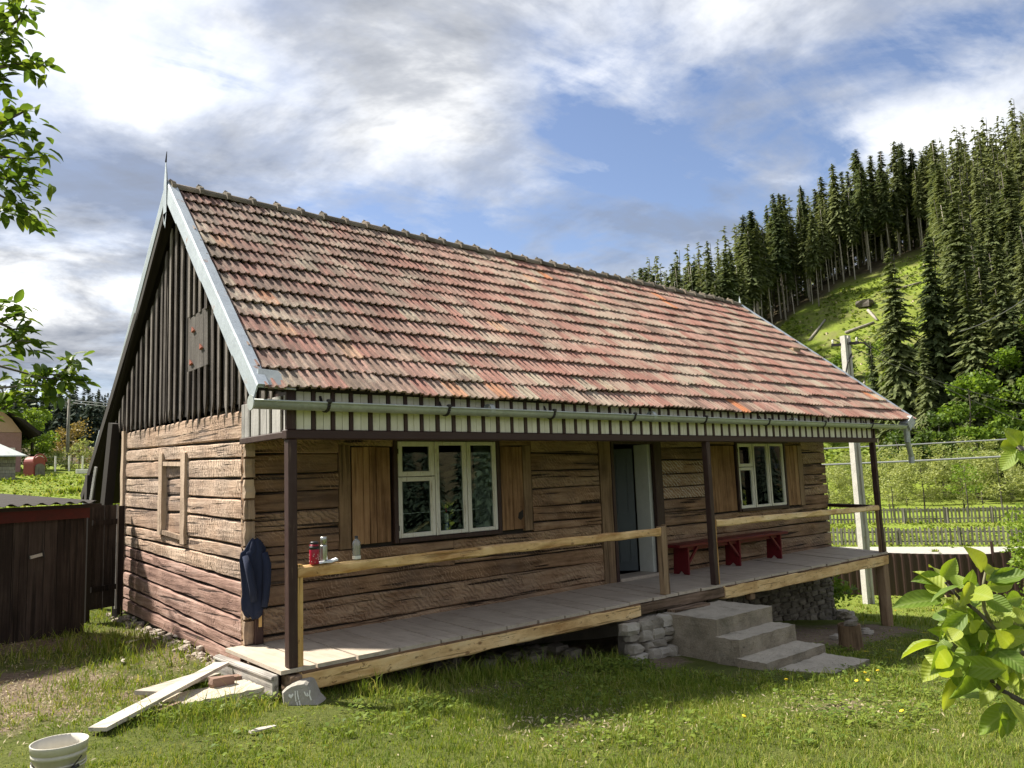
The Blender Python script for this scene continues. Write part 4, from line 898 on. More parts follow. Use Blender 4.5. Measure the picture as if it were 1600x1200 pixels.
# --- windows
def window(x0, x1, z0, z1, m1, m2, zt):
    Y = WY; w = MB(); c = .055
    for q in ((x0-c, Y-.03, z0-.05, x0, Y+.10, z1+.03), (x1, Y-.03, z0-.05, x1+c, Y+.10, z1+.03), (x0, Y-.045, z0-.05, x1, Y+.10, z0), (x0, Y-.03, z1, x1, Y+.10, z1+.04)): w.cbox(*q, .006)
    W = obj('window', w, M['brown'], H); yf, yb = Y-.015, Y+.03
    def sash(a, b, c0, c1, fr=.052):
        m = MB()
        for q in ((a, yf, c0, a+fr, yb, c1), (b-fr, yf, c0, b, yb, c1), (a+fr, yf+.001, c0, b-fr, yb-.001, c0+fr), (a+fr, yf+.001, c1-fr, b-fr, yb-.001, c1)): m.cbox(*q, .005)
        # slim inner bead with softened corners
        for q in ((a+fr, yf+.012, c0+fr, a+fr+.012, yb-.004, c1-fr), (b-fr-.012, yf+.012, c0+fr, b-fr, yb-.004, c1-fr)): m.box(*q)
        s_ = obj('sash', m, M['white'], W); obj('pane', MB().box(a+fr-.005, Y+.008, c0+fr-.005, b-fr+.005, Y+.012, c1-fr+.005), M['glass'], W); return s_
    sash(x0+.005, m1-.012, zt+.004, z1-.004, .058); sash(x0+.005, m1-.012, z0+.004, zt-.004)
    sash(m1+.003, m2-.012, z0+.004, z1-.004, .046); sash(m2+.003, x1-.005, z0+.004, z1-.004, .046)
    mu = MB()
    for mx in (m1, m2): mu.cbox(mx-.014, yf-.014, z0+.002, mx+.006, yf-.002, z1-.006, .004)
    obj('mullion', mu, M['white'], W)
    for hz_ in (z0+.12, z1-.12):
        for hx_ in (x0+.003, m1-.004): obj('hinge', MB().tube([(hx_, yf-.008, hz_-.03), (hx_, yf-.008, hz_+.03)], .007, 6), M['iron'], W)
    obj('reveal', MB().box(x1-.03, Y+.11, z0, x1+.02, Y+.42, z1), M['reveal'], W)
    obj('sill_board', MB().box(x0-.05, Y+.11, z0-.035, x1-.031, Y+.42, z0-.002), M['reveal'], W)
    return W
W1 = window(1.955, 3.465, .90, 2.03, 2.50, 2.99, 1.61); W2 = window(8.965, 10.48, .88, 2.02, 9.45, 9.97, 1.60)
# --- shutters folded back against the wall
def shutter(xs, z0, z1):
    s_ = obj('shutter', MB().box(xs[0]+.01, WY+.012, z0+.02, xs[-1]-.01, WY+.03, z1-.02), M['dark'], H)
    for a, b in zip(xs[:-1], xs[1:]):
        obj('plank', MB().beam(((a+b)/2, WY, z0+R.uniform(0, .01)), ((a+b)/2, WY, z1-R.uniform(0, .01)), .022, b-a-.008, up=(1, 0, 0), n=4, jit=.0025), M['shutter'], s_)
    return s_
shutter([1.355, 1.50, 1.58, 1.67, 1.855], .87, 1.965); s2 = shutter([3.535, 3.73, 3.915], .88, 1.965)
shutter([8.165, 8.43, 8.86], .86, 1.985); shutter([10.56, 10.72, 10.86, 10.99], .86, 1.985)
obj('knot_hole', MB().prism([(3.80, WY-.013, 1.03), (3.85, WY-.013, 1.00), (3.90, WY-.013, 1.04), (3.895, WY-.013, 1.15), (3.86, WY-.013, 1.18), (3.83, WY-.013, 1.16), (3.82, WY-.013, 1.10)], (0, .003, 0)), M['dark'], s2)
# --- door
df = MB()
for q in ((5.665, WY-.03, -.02, 5.725, WY+.06, 2.05), (6.655, WY-.03, -.02, 6.842, WY+.035, 2.05), (5.725, WY-.028, 2.0, 6.655, WY+.06, 2.05)): df.cbox(*q, .006)
obj('door_frame', df, M['brown'], H)
obj('threshold', MB().cbox(5.725, WY-.05, -.01, 6.655, WY+.34, .045, .01), M['floor'], H)
obj('door_reveal', MB().box(6.60, WY+.062, .046, 6.68, WY+.33, 2.0), M['reveal'], H); obj('door_reveal', MB().box(5.70, WY+.062, .046, 5.74, WY+.33, 2.0), M['reveal'], H)
hp_ = Vector((6.59, WY+.36, .05)); dd_ = Vector((-.72, .694, 0)); dn = Vector((-.694, -.72, 0))
def dpt(u, z, o): q = hp_+dd_*u+dn*o; return (q.x, q.y, z)
def dbox(u0, u1, z0, z1, o0, o1):
    return MB().add([dpt(u0, z0, o0), dpt(u1, z0, o0), dpt(u1, z0, o1), dpt(u0, z0, o1), dpt(u0, z1, o0), dpt(u1, z1, o0), dpt(u1, z1, o1), dpt(u0, z1, o1)], [(0,3,2,1),(4,5,6,7),(0,1,5,4),(1,2,6,5),(2,3,7,6),(3,0,4,7)])
DR = obj('door', dbox(0, .88, .06, 1.95, -.02, .02), M['doorblue'], H)
for u0, u1 in ((.07, .27), (.34, .54), (.61, .81)):
    for z0, z1 in ((.18, .62), (.92, 1.84)):
        b_ = MB()
        for (a, b, c, d_) in ((u0, u1, z0, z0+.03), (u0, u1, z1-.03, z1), (u0, u0+.03, z0+.03, z1-.03), (u1-.03, u1, z0+.03, z1-.03)): b_.add(dbox(a, b, c, d_, .02, .034).v, dbox(a, b, c, d_, .02, .034).f)
        obj('panel', b_, M['doorblue'], DR)
obj('handle', MB().tube([dpt(.83, 1.0, .02), dpt(.83, 1.0, .07), dpt(.72, 1.0, .07)], .009, 6), M['gutter'], DR)
# --- porch: floor, sills, beams, posts, rails
pf = MB()
for x in np.arange(.2, 11.3, .9): pf.box(x-.05, .05, -.17, x+.05, WY, -.045)
PF = obj('porch_floor', pf, M['beam_old'], H)
x = -.13; rp = random.Random(21)
def xb(xf): return -.06+(xf+.13)*(12.12/11.56)
while x < 11.40:
    w = rp.choice((.26, .34, .40, .45, .48)); x2 = min(x+w, 11.43); e = .010; zt_ = rp.uniform(-.007, .003); fy = -.045-rp.uniform(0, .02)
    obj('floorboard', MB().prism([(x+e, fy, -.036), (x2-e, fy, -.036), (xb(x2)-e, WY+.02, -.036), (xb(x)+e, WY+.02, -.036)], (0, 0, .036+zt_)), M['floor'], PF); x = x2
def hewn_beam(name, a, b, w, h, mt, par=H, jit=.008, c=.015): return obj(name, MB().beam(a, b, w, h, n=max(3, int((Vector(b)-Vector(a)).length/.25)), jit=jit, c=c), M[mt], par)
hewn_beam('porch_beam', (.06, -.005, -.128), (4.55, -.005, -.122), .13, .15, 'fresh')
hewn_beam('beam_edge', (.07, -.03, -.05), (4.55, -.03, -.046), .07, .022, 'bark_edge', jit=.004, c=.004)
hewn_beam('porch_beam', (4.40, -.0, -.118), (6.36, .0, -.112), .11, .13, 'beam_old')
hewn_beam('porch_beam', (6.34, -.005, -.125), (11.40, -.005, -.135), .13, .17, 'fresh')
hewn_beam('beam_edge', (6.36, -.03, -.046), (11.40, -.03, -.046), .07, .024, 'bark_edge', jit=.004, c=.004)
hewn_beam('beam_end', (-.06, -.02, -.14), (.05, -.02, -.14), .17, .17, 'beam_old')
obj('porch_sill', MB().cbox(-.17, -.0, -.235, -.115, WY-.01, -.042, .008).cbox(-.185, -.005, -.075, -.171, WY-.012, -.052, .004), M['sillgrey'], H)
hewn_beam('porch_beam', (11.46, .05, -.13), (12.05, WY, -.13), .10, .16, 'beam_old')
gr = gz(11.32, 0)
obj('porch_leg', MB().beam((11.31, .02, gr-.25), (11.31, .02, -.21), .16, .17, up=(1, 0, 0), n=5, jit=.008, c=.02), M['post_front'], H)
obj('porch_leg', MB().cbox(6.98, -.05, -.30, 7.10, .05, -.212, .01), M['post_front'], H)
obj('porch_leg', MB().beam((4.45, .1, gz(4.45, .1)-.2), (4.45, .1, -.18), .12, .12, up=(1, 0, 0)), M['beam_old'], H)
for i, xp in enumerate((0.0, 5.11, 6.21, 11.33)):
    w = .042
    obj('post', MB().cbox(xp-w, -.045, .0, xp+w, .045, .86 if i == 1 else 1.955, .007), M['post_front' if i == 1 else 'brown'], H)
    if i == 0: obj('post_facing', MB().beam((xp+.068, .0, -.03), (xp+.068, .0, .86), .075, .05, up=(1, 0, 0), n=5, jit=.003), M['fresh_v'], H)
    elif i == 3: obj('post_facing', MB().beam((xp-.062, -.0, .001), (xp-.062, 0, .74), .05, .04, up=(1, 0, 0), n=5, jit=.003), M['post_front'], H)
    else: obj('post_facing', MB().beam((xp+.062, -.0, .001), (xp+.062, .0, .88), .06, .035, up=(1, 0, 0), n=5, jit=.003), M['fresh_v' if i == 2 else 'post_front'], H)
hewn_beam('rail', (.045, -.012, .795), (5.068, -.012, .795), .06, .095, 'fresh', jit=.009)
hewn_beam('rail', (6.30, -.012, .825), (11.288, -.012, .785), .06, .09, 'fresh', jit=.009)
hewn_beam('rail', (11.36, .04, .80), (12.08, 1.32, .80), .05, .07, 'brown_x', jit=.001)
# --- valance under the eave
obj('porch_plate', MB().cbox(-.06, -.05, 1.957, 11.43, .05, 2.04, .008), M['brown_x'], H)
VA = obj('valance', MB().box(-.02, -.005, 2.041, 11.41, .03, 2.40), M['brown_x'], H)
xv = .045; rv = random.Random(4)
while xv < 11.36:
    w = rv.uniform(.138, .158); x2 = min(xv+w, 11.37)
    for a, b in ((xv, (xv+x2)/2-.002), ((xv+x2)/2+.002, x2)):
        if b-a > .03: obj('panel', MB().cbox(a, -.024, 2.043, b, -.006, 2.40, .003), M['cream'], VA)
    obj('batten', MB().cbox(x2+.004, -.036, 2.042, x2+rv.uniform(.036, .05), -.006, 2.398, .003), M['brown'], VA); xv = x2+.05
obj('corner_board', MB().cbox(-.055, -.04, 2.042, .03, -.0, 2.40, .004), M['brown'], VA)
RT = obj('return_rail', MB().cbox(.055, .055, 1.985, .095, WY-.04, 2.045, .006), M['brown'], H)
for k, y in enumerate((.10, .36, .60, .84, 1.06)):
    obj('return_board', MB().cbox(.072, y, 2.046, .095, y+.20-.02*(k % 2), 2.385, .004), M['greywood'], H)
obj('return_board', MB().box(.096, .055, 2.046, .11, WY-.05, 2.42), M['brown'], H)
pc = obj('porch_ceiling', MB().box(.12, .06, 2.30, WX1, WY-.07, 2.33), M['dark'], H)
for k in range(6): obj('ceiling_board', MB().box(.12, .065+k*.195, 2.285, 11.40, .065+k*.195+.187, 2.298), M['brown_x'], pc)
# --- roof
Y0, Z0, YR, ZR = -.10, 2.37, 3.29, 5.26; TH = atan2(ZR-Z0, YR-Y0); LS = hypot(ZR-Z0, YR-Y0); ct, st_ = cos(TH), sin(TH)
YB, ZB = 7.55, 1.44
def rp_(s_, nrm=0.0): return Y0+s_*ct-nrm*st_, Z0+s_*st_+nrm*ct
def xl(s_): return -.37+.33*s_/LS
def xr(s_): return 12.98-.46*s_/LS
dk = MB()
def slab(m, x0a, x1a, ya, za, x0b, x1b, yb, zb, th):
    n = Vector((0, -(zb-za), yb-ya)).normalized(); n = n if n.z > 0 else -n
    top = [Vector((x0a, ya, za)), Vector((x1a, ya, za)), Vector((x1b, yb, zb)), Vector((x0b, yb, zb))]
    return m.prism(top, -n*th)
slab(dk, xl(0)+.03, xr(0)-.03, Y0+.05, Z0+.045, xl(LS)+.03, xr(LS)-.03, YR-.03, ZR-.02, .05)
slab(dk, -.02, 12.5, YR+.03, ZR-.02, .12, 12.6, YB, ZB, .06)
RO = obj('roof', dk, M['dark'], H)
bt_ = MB(); slab(bt_, -.04, 12.52, YR+.02, ZR+.03, .10, 12.62, YB+.04, ZB+.03, .03); obj('back_tiling', bt_, M['tile'], RO)
# rafters showing under the overhang
for y_, z_ in ((YR, ZR),): pass
for xq in (.0, 12.3):
    obj('rafter', MB().beam((xq+.02, Y0+.3, Z0+.17), (xq+.02, YR-.05, ZR-.14), .10, .12), M['dark'], RO); obj('rafter', MB().beam((xq+.04, YR+.05, ZR-.14), (xq+.06, YB-.2, ZB+.06), .10, .12), M['dark'], RO)
NC, NCOL = 14, 66; CL = LS/NC
prof = [(0, .004), (.04, .030), (.13, .030), (.18, .008), (.42, .010), (.46, .030), (.57, .030), (.62, .008), (.85, .010), (.90, .024), (1.0, .024)]
def tile_mesh(k, w=.2, L=CL+.055):
    rt = random.Random(100+k); m = MB(); n = len(prof)
    chip = rt.uniform(-.006, .006)
    for yy, lift in ((-.03+chip, .040), (L*.5, .020), (L-.03, .001)):
        for u, z in prof: m.v.append((u*w+.001, yy+rt.uniform(-.002, .002)*(yy < 0), z+lift))
    for u, z in prof: m.v.append((u*w+.001, -.03+chip+.004, z+.040-.022))
    for j in range(2):
        for i in range(n-1): m.f.append((j*n+i, j*n+i+1, (j+1)*n+i+1, (j+1)*n+i))
    for i in range(n-1): m.f.append((3*n+i, 3*n+i+1, i+1, i))
    return m
TM = [tile_mesh(k) for k in range(5)]; TME = []
CHN = np.array([1.0 if z < .012 else 0.0 for u, z in prof]*4, dtype=np.float32)
def chan(me_, n):
    a_ = me_.attributes.new('channel', 'FLOAT', 'POINT'); a_.data.foreach_set('value', np.tile(CHN, n))
for k, t_ in enumerate(TM): e_ = t_.mesh('roof_tile'); e_.materials.append(M['tile']); chan(e_, 1); TME.append(e_)
tl_ = []; rt = random.Random(9)
for c in range(NC):
    s_ = c*CL; a, b = xl(s_)+.055, xr(s_)-.03; w = (b-a)/NCOL
    for q in range(NCOL):
        y, z = rp_(s_, .0); nj = rt.uniform(-.004, .006)
        if c == 0: nj += .012*sin(q*.5)
        slip = rt.uniform(-.045, -.02) if rt.random() < .04 else rt.uniform(-.008, .008); nj += .006*sin(q*.21+c*.9); y, z = rp_(s_+slip, nj+.012); tl_.append((a+q*w, y, z, w/.2, rt.randrange(5), rt.uniform(-.012, .012), rt.uniform(-.010, .010)))
tl_.sort(key=lambda t: (t[0]-CAM.x)**2+(t[1]-CAM.y)**2+(t[2]-CAM.z)**2)
sv = []; sf = []
for i, (x, y, z, sx_, k, rz, rx) in enumerate(tl_):
    if i < 300:
        o = link('roof_tile', TME[k], None, RO, (x, y, z), (TH+rx, 0, rz)); o.scale = (sx_, 1, 1)
    else:
        rm = Euler((TH+rx, 0, rz)).to_matrix(); b0 = len(sv)
        for v in TM[k].v: q = rm @ Vector((v[0]*sx_, v[1], v[2])); sv.append((q.x+x, q.y+y, q.z+z))
        sf += [tuple(v+b0 for v in f) for f in TM[k].f]
sm = MB(); sm.v, sm.f = sv, sf; rtl = obj('roof_tiling', sm, M['tile'], RO); tag(rtl, kind='stuff'); chan(rtl.data, len(tl_)-300)
# ridge tiles with raised collars
def ridge_mesh(L=.37):
    m = MB(); n = 8
    for yy, r_ in ((-.02, .125), (.03, .130), (.035, .100), (L+.01, .092)):
        for i in range(n+1): a_ = -.25+(pi+.5)*i/n; m.v.append((yy, cos(a_)*r_*1.15, sin(a_)*r_*.85-.02))
    for j in range(3):
        for i in range(n): m.f.append((j*(n+1)+i, j*(n+1)+i+1, (j+1)*(n+1)+i+1, (j+1)*(n+1)+i))
    m.f.append(tuple(range(n+1)))
    m.add([(-.02, -.03, .09), (.06, -.022, .075), (.06, .022, .075), (-.02, .03, .09), (.0, 0, .125), (.05, 0, .105)], [(0, 1, 5, 4), (1, 2, 5), (2, 3, 4, 5), (3, 0, 4)])
    e_ = m.mesh('ridge_tile'); e_.materials.append(M['ridge']); return e_
rme = ridge_mesh(); x = xl(LS)+.03; k = 0
while x < xr(LS)-.25:
    miss = 14 <= k <= 15
    o = link('ridge_tile', rme, None, RO, (x, YR, ZR+.035+rt.uniform(-.008, .008)), (rt.uniform(-.05, .05), rt.uniform(-.02, .02), rt.uniform(-.02, .02)))
    x += .345 if not miss else .36; k += 1
# verge metal: overlapping folded strips
def verge(y0, z0, x0, y1, z1, x1, name='verge_flashing', face=.20, topw=.10, side=-1, mt='galv', lift=.075):
    a, b = Vector((x0, y0, z0)), Vector((x1, y1, z1)); d_ = (b-a).normalized(); n = Vector((0, -d_.z, d_.y)).normalized(); n = n if n.z > 0 else -n; sx_ = Vector((1, 0, 0))*-side
    m = MB(); pr = [(topw, lift), (0, lift+.004), (-.006, lift-.02), (0, lift-face), (.012, lift-face), (.010, lift-.015), (topw, lift-.012)]
    for p in (a, b):
        for u, v_ in pr: m.v.append(tuple(p+sx_*u+n*v_))
    k_ = len(pr)
    for i in range(k_): m.f.append((i, (i+1) % k_, k_+(i+1) % k_, k_+i))
    m.f.append(tuple(reversed(range(k_)))); m.f.append(tuple(range(k_, 2*k_)))
    return obj(name, m, M[mt], RO)
ns = 6
for i in range(ns):
    s0, s1 = LS*i/ns-.02, LS*(i+1)/ns+.05
    y0, z0 = rp_(s0, .006*(i % 2)); y1, z1 = rp_(s1, .012+.006*(i % 2)); verge(y0, z0, xl(s0)-.005*(i % 2), y1, z1, xl(s1)-.005*(i % 2)-.006, face=.185+.012*(i % 2), topw=.10)
    y0, z0 = rp_(s0); y1, z1 = rp_(s1); verge(y0, z0, xr(s0), y1, z1, xr(s1), side=1, face=.14, topw=.10)
bl_ = hypot(YB-YR, ZB-ZR); cuts = [0, .40, .42, .74, 1.0]
for (t0, t1, off, fc) in ((0, .33, .0, .13), (.325, .74, .0, .10), (.735, 1.0, -.035, .14)):
    p0 = (YR+(YB-YR)*t0, ZR+(ZB-ZR)*t0); p1 = (YR+(YB-YR)*t1, ZR+(ZB-ZR)*t1)
    verge(p0[0], p0[1], -.06+.17*t0+off, p1[0], p1[1], -.06+.17*t1+off, face=fc, topw=.08)
    obj('verge_board', MB().beam((-.035+.17*t0, p0[0], p0[1]-.08), (-.035+.17*t1, p1[0], p1[1]-.08), .03, .2), M['dark'], RO)
obj('finial', MB().add([(-.07, YR-.06, ZR-.30), (-.07, YR+.06, ZR-.30), (-.07, YR-.05, ZR+.10), (-.07, YR+.05, ZR+.10), (-.065, YR, ZR+.42), (-.03, YR, ZR+.10), (-.07, YR-.02, ZR-.5), (-.07, YR+.03, ZR-.45)], [(0,1,3,2), (2,3,4), (2,4,5), (3,5,4), (0,6,1), (1,7,0), (0,2,5), (1,5,3)]), M['galv'], RO)
obj('finial_spike', MB().tube([(-.065, YR, ZR+.36), (-.055, YR, ZR+.50)], [.012, .004], 5), M['iron'], RO)
obj('finial', MB().add([(12.56, YR-.05, ZR-.1), (12.56, YR+.05, ZR-.1), (12.56, YR, ZR+.26), (12.6, YR, ZR)], [(0,1,2), (0,2,3), (1,3,2), (0,3,1)]), M['galv'], RO)
y0, z0 = rp_(.0, .05); y1, z1 = rp_(.2, .075)
obj('eave_flashing', MB().prism([(-.37, y0-.02, z0-.02), (-.02, y0-.02, z0-.03), (-.12, y1, z1), (-.30, y1, z1+.01)], (0, -.004, .008)), M['gutter'], RO)
# --- gutter
GYc, GZc, GX0, GX1, GRr = -.125, 2.27, -.415, 12.46, .066
gm = MB(); n = 10
for xq in np.linspace(GX0, GX1, 14):
    dz_ = -.0*(xq-GX0)
    for rad_ in (GRr, GRr-.006):
        for i in range(n+1): a_ = pi+pi*i/n; gm.v.append((xq, GYc+cos(a_)*rad_, GZc+sin(a_)*rad_+dz_))
for j in range(13):
    b0, b1 = j*2*(n+1), (j+1)*2*(n+1)
    for i in range(n): gm.f += [(b0+i, b0+i+1, b1+i+1, b1+i), (b0+n+1+i+1, b0+n+1+i, b1+n+1+i, b1+n+1+i+1)]
    for i in (0, n): gm.f.append((b0+i, b0+n+1+i, b1+n+1+i, b1+i))
gm.f.append(tuple(range(n+1)))
GU = obj('gutter', gm, M['gutter'], H, smooth=True)
obj('gutter_bead', MB().tube([(GX0, GYc-GRr, GZc+.004), (GX1, GYc-GRr, GZc+.004)], .009, 6), M['gutter'], GU, smooth=True)
obj('end_cap', MB().tube([(GX0-.008, GYc, GZc-.012), (GX0+.002, GYc, GZc-.012)], GRr, 16), M['gutter'], GU)
for xq in (.28, 1.62, 3.1, 4.5, 6.0, 7.6, 9.3, 11.0):
    b_ = MB()
    for i in range(n): a0, a1 = pi+pi*i/n, pi+pi*(i+1)/n; b_.beam((xq, GYc+cos(a0)*(GRr+.004), GZc+sin(a0)*(GRr+.004)), (xq, GYc+cos(a1)*(GRr+.004), GZc+sin(a1)*(GRr+.004)), .026, .006, up=(xq*0+1, 0, 0)) if False else b_.tube([(xq-.014, GYc+cos(a0)*(GRr+.003), GZc+sin(a0)*(GRr+.003)), (xq+.014, GYc+cos(a0)*(GRr+.003), GZc+sin(a0)*(GRr+.003))], .011, 5)
    b_.cbox(xq-.02, GYc-GRr-.02, GZc-.0, xq+.02, GYc-GRr+.02, GZc+.035, .006).beam((xq, GYc+GRr-.005, GZc), (xq, Y0+.12, Z0+.06), .025, .006)
    obj('bracket', b_, M['iron'], GU)
for xq in (2.2, 4.9, 8.4): obj('joint', MB().tube([(xq-.03, GYc, GZc-.004), (xq+.03, GYc, GZc-.004)], GRr+.003, 16, cap=False), M['gutter'], GU)
dp = MB().beam((12.48, GYc, 2.26), (12.70, GYc-.02, 2.40), .17, .16, n=2, jit=.012).beam((12.62, GYc-.02, 2.33), (12.86, GYc+.05, 2.30), .13, .15, n=2, jit=.012)
dp.tube([(12.56, GYc, 2.27), (12.55, GYc, 2.16), (12.545, GYc, 1.96)], [.085, .058, .055], 12); dp.tube([(12.545, GYc, 1.97), (12.70, GYc+.02, 1.68)], .05, 12); dp.tube([(12.70, GYc+.02, 1.70), (12.69, GYc+.02, 1.56)], .054, 12)
obj('downpipe', dp, M['gutter'], GU)
# --- gable boarding
def zroof(y):
    return (Z0+(y-Y0)*tan(TH)-.17 if y < YR else ZR+(y-YR)*(ZB-ZR)/(YB-YR)-.17-.26*min(1, (y-YR)/.5))
gb = MB().prism([(WX0+.02, .5, 2.42), (WX0+.02, 6.1, 2.42), (WX0+.02, 6.1, zroof(6.1)), (WX0+.02, YR, zroof(YR)), (WX0+.02, .5, zroof(.5))], (.03, 0, 0))
GB = obj('gable', gb, M['dark'], H); y = .42; rg = random.Random(12); k = 0
while y < 5.95:
    w = rg.uniform(.05, .075) if k % 2 else rg.uniform(.075, .12); xo = WX0-.0-(.036 if k % 2 else .0)-rg.uniform(0, .010); z1_ = min(zroof(y), zroof(y+w))-.01-rg.uniform(0, .05)*(y > YR)
    zb_ = 2.33+rg.uniform(-.05, .05)+.02*(y-1); pts = [(y, zb_+.12), (y+w/2+rg.uniform(-.02, .02), zb_-rg.uniform(.0, .04)), (y+w, zb_+.12)]
    lean = rg.uniform(-.012, .012)
    in_hatch = 2.2 < y+w/2 < 2.86
    if z1_ > zb_+.12:
        parts = [(zb_, 2.93), (3.58, z1_)] if in_hatch and z1_ > 3.6 else ([(zb_, min(2.93, z1_))] if in_hatch else [(zb_, z1_)])
        for (za, zz) in parts:
            bot = pts if za == zb_ else [(y, za), (y+w, za)]
            zt0 = min(zz, zroof(y)-.01) ; zt1 = min(zz if abs(zz-z1_) > 1e-6 else 99, zroof(y+w)-.01); zt0 = zt0 if zz != z1_ else zroof(y)-.012; zt1 = min(zz, zt1) if zz != z1_ else zroof(y+w)-.012
            poly = [(xo, a_, b_) for a_, b_ in bot]+[(xo, y+w+lean, zt1), (xo, y+lean, zt0)]
            obj('gable_board', MB().prism(poly, (.016, 0, 0)), M['gboard'], GB)
    y += w+rg.choice((.004, .012, .02, .028)); k += 1
HT = obj('hatch', MB().prism([(WX0-.03, 2.24, 2.94), (WX0-.03, 2.84, 2.93), (WX0-.03, 2.80, 3.56), (WX0-.03, 2.26, 3.62)], (.03, 0, 0)), M['greywood'] if False else hewn('weathered_hatch_wood', [(0.05,0.043,0.038), (0.105,0.092,0.082), (0.18,0.165,0.15)], 2, along=1.2, across=28, bump=0.7, crack=0.5), GB)
M['redbit'] = plain('broken_red_tile', (0.30,0.085,0.05), 0.85, var=.3)
for (yy, zz) in ((2.66, 3.40), (2.40, 3.16), (2.72, 3.02)):
    obj('tile_scrap', MB().prism([(WX0-.033, yy-.04, zz-.015), (WX0-.033, yy+.045, zz-.03), (WX0-.033, yy+.03, zz+.035)], (-.02, .0, .01)), M['redbit'], GB)
# --- foundation
FO = obj('foundation', MB().box(WX0+.1, WY+.04, -1.9, WX1-.06, WY+.35, -.06).box(WX1-.35, WY+.36, -1.9, WX1-.06, GY1-.1, -.06).box(WX0+.08, WY+.36, -.6, WX0+.4, GY1-.1, -.08), M['mortar'], H)
rs = random.Random(33); cnt = 0
for (x0, x1, z0, z1) in ((6.6, WX1-.02, -1.45, -.14), (1.0, 4.3, -.62, -.14)):
    z = z0
    while z < z1-.03:
        h_ = rs.uniform(.10, .16); x = x0+rs.uniform(-.1, 0)
        while x < x1-.05:
            w = rs.uniform(.15, .36); w = min(w, x1-x)
            if z+h_ > gz(x+w/2, WY)-.02: obj('stone', MB().stone((x+w/2, WY+.05+rs.uniform(-.02, .01), z+h_/2+rs.uniform(-.015, .015)), (w*.58, .07, h_*.56), rs, .28), M['rubble'], FO); cnt += 1
            x += w
        z += h_*.95
y = 1.22
while y < 5.5:
    s_ = rs.uniform(.025, .06); g0 = gz(0.0, y); zt_ = -.10+.055*(y-1.3)
    for q in range(2 if rs.random() < .75 else 1):
        obj('stone', MB().stone((WX0-.02-rs.uniform(-.02, .13)-q*.06, y+rs.uniform(-.05, .05), g0+.01+rs.uniform(-.01, .05)*(1-q)), (s_*rs.uniform(.8, 1.2), s_*rs.uniform(.8, 1.7), s_*rs.uniform(.5, .95)), rs, .12), M['stone_pale'], FO)
    y += s_*1.35
obj('stone', MB().stone((WX1+.1, WY-.12, gz(WX1, WY)+.08), (.22, .18, .14), rs), M['stone'], FO)
# ------------------------------------------------------------------ steps, pier, boulder, stump
def rough_block(x0, y0, z0, x1, y1, z1, jit=.005, n=5):
    m = MB(); rb_ = random.Random(int((x0+y0*3+z1*7)*100))
    def grid(o, u, v, nu, nv):
        b = len(m.v)
        for i in range(nu+1):
            for j in range(nv+1):
                p = Vector(o)+Vector(u)*(i/nu)+Vector(v)*(j/nv); h = hash((round(p.x, 3), round(p.y, 3), round(p.z, 3))); q = random.Random(h); m.v.append((p.x+q.uniform(-jit, jit), p.y+q.uniform(-jit, jit), p.z+q.uniform(-jit, jit)))
        for i in range(nu):
            for j in range(nv): m.f.append((b+i*(nv+1)+j, b+(i+1)*(nv+1)+j, b+(i+1)*(nv+1)+j+1, b+i*(nv+1)+j+1))
    dx, dy, dz_ = x1-x0, y1-y0, z1-z0; k = 16; q = 10
    grid((x0, y0, z0), (dx, 0, 0), (0, 0, dz_), k, q); grid((x1, y1, z0), (-dx, 0, 0), (0, 0, dz_), k, q); grid((x0, y1, z0), (0, -dy, 0), (0, 0, dz_), q, q); grid((x1, y0, z0), (0, dy, 0), (0, 0, dz_), q, q); grid((x0, y0, z1), (dx, 0, 0), (0, dy, 0), k, q); grid((x0, y1, z0), (dx, 0, 0), (0, -dy, 0), k, q)
    return m
ST = thing('concrete_steps', 'weathered grey concrete steps leading up to the porch', 'steps', (5.5, -.9, -.9))
for (x0, x1, y0, y1, z1) in ((4.90, 6.12, -.90, -.10, -.195), (4.86, 6.10, -1.22, -.902, -.385), (4.80, 6.08, -1.60, -1.222, -.575)):
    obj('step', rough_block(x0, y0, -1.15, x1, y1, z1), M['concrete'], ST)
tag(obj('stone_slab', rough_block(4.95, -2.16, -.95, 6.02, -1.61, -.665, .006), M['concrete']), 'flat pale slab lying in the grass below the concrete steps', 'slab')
tag(obj('flat_board', MB().beam((5.0, -.18, -.178), (5.75, -.16, -.178), .13, .03, n=5, jit=.006), M['beam_old']), 'short old board lying on the top step against the porch beam', 'board')
PI_ = thing('stone_pier', 'rough dry-stone pier under the porch beside the concrete steps', 'pier', (4.6, -.15, -.8)); rs = random.Random(17)
for (x, y, z, s_) in [(4.30+c*.17+rs.uniform(-.03, .03)-.03*r_*(c == 0), -.16-.05*(4-r_)*.6+rs.uniform(-.03, .03), -.72+r_*.115+rs.uniform(-.02, .02), rs.uniform(.085, .12)) for r_ in range(5) for c in range(4)]:
    obj('stone', MB().stone((x, y, z), (s_*rs.uniform(.9, 1.5), s_, s_*rs.uniform(.5, .9)), rs, .36), M['stone'], PI_)
for (x, y, z, s_) in ((4.12, -.2, -.66, .10), (4.05, -.34, -.66, .12), (4.2, -.42, -.68, .11), (4.42, -.46, -.70, .10), (4.66, -.44, -.74, .11)): obj('stone', MB().stone((x, y, z), (s_*1.4, s_, s_*.6), rs, .2), M['stone'], PI_)
obj('core', MB().box(4.24, -.17, -.9, 4.87, .06, -.21), M['mortar'], PI_)
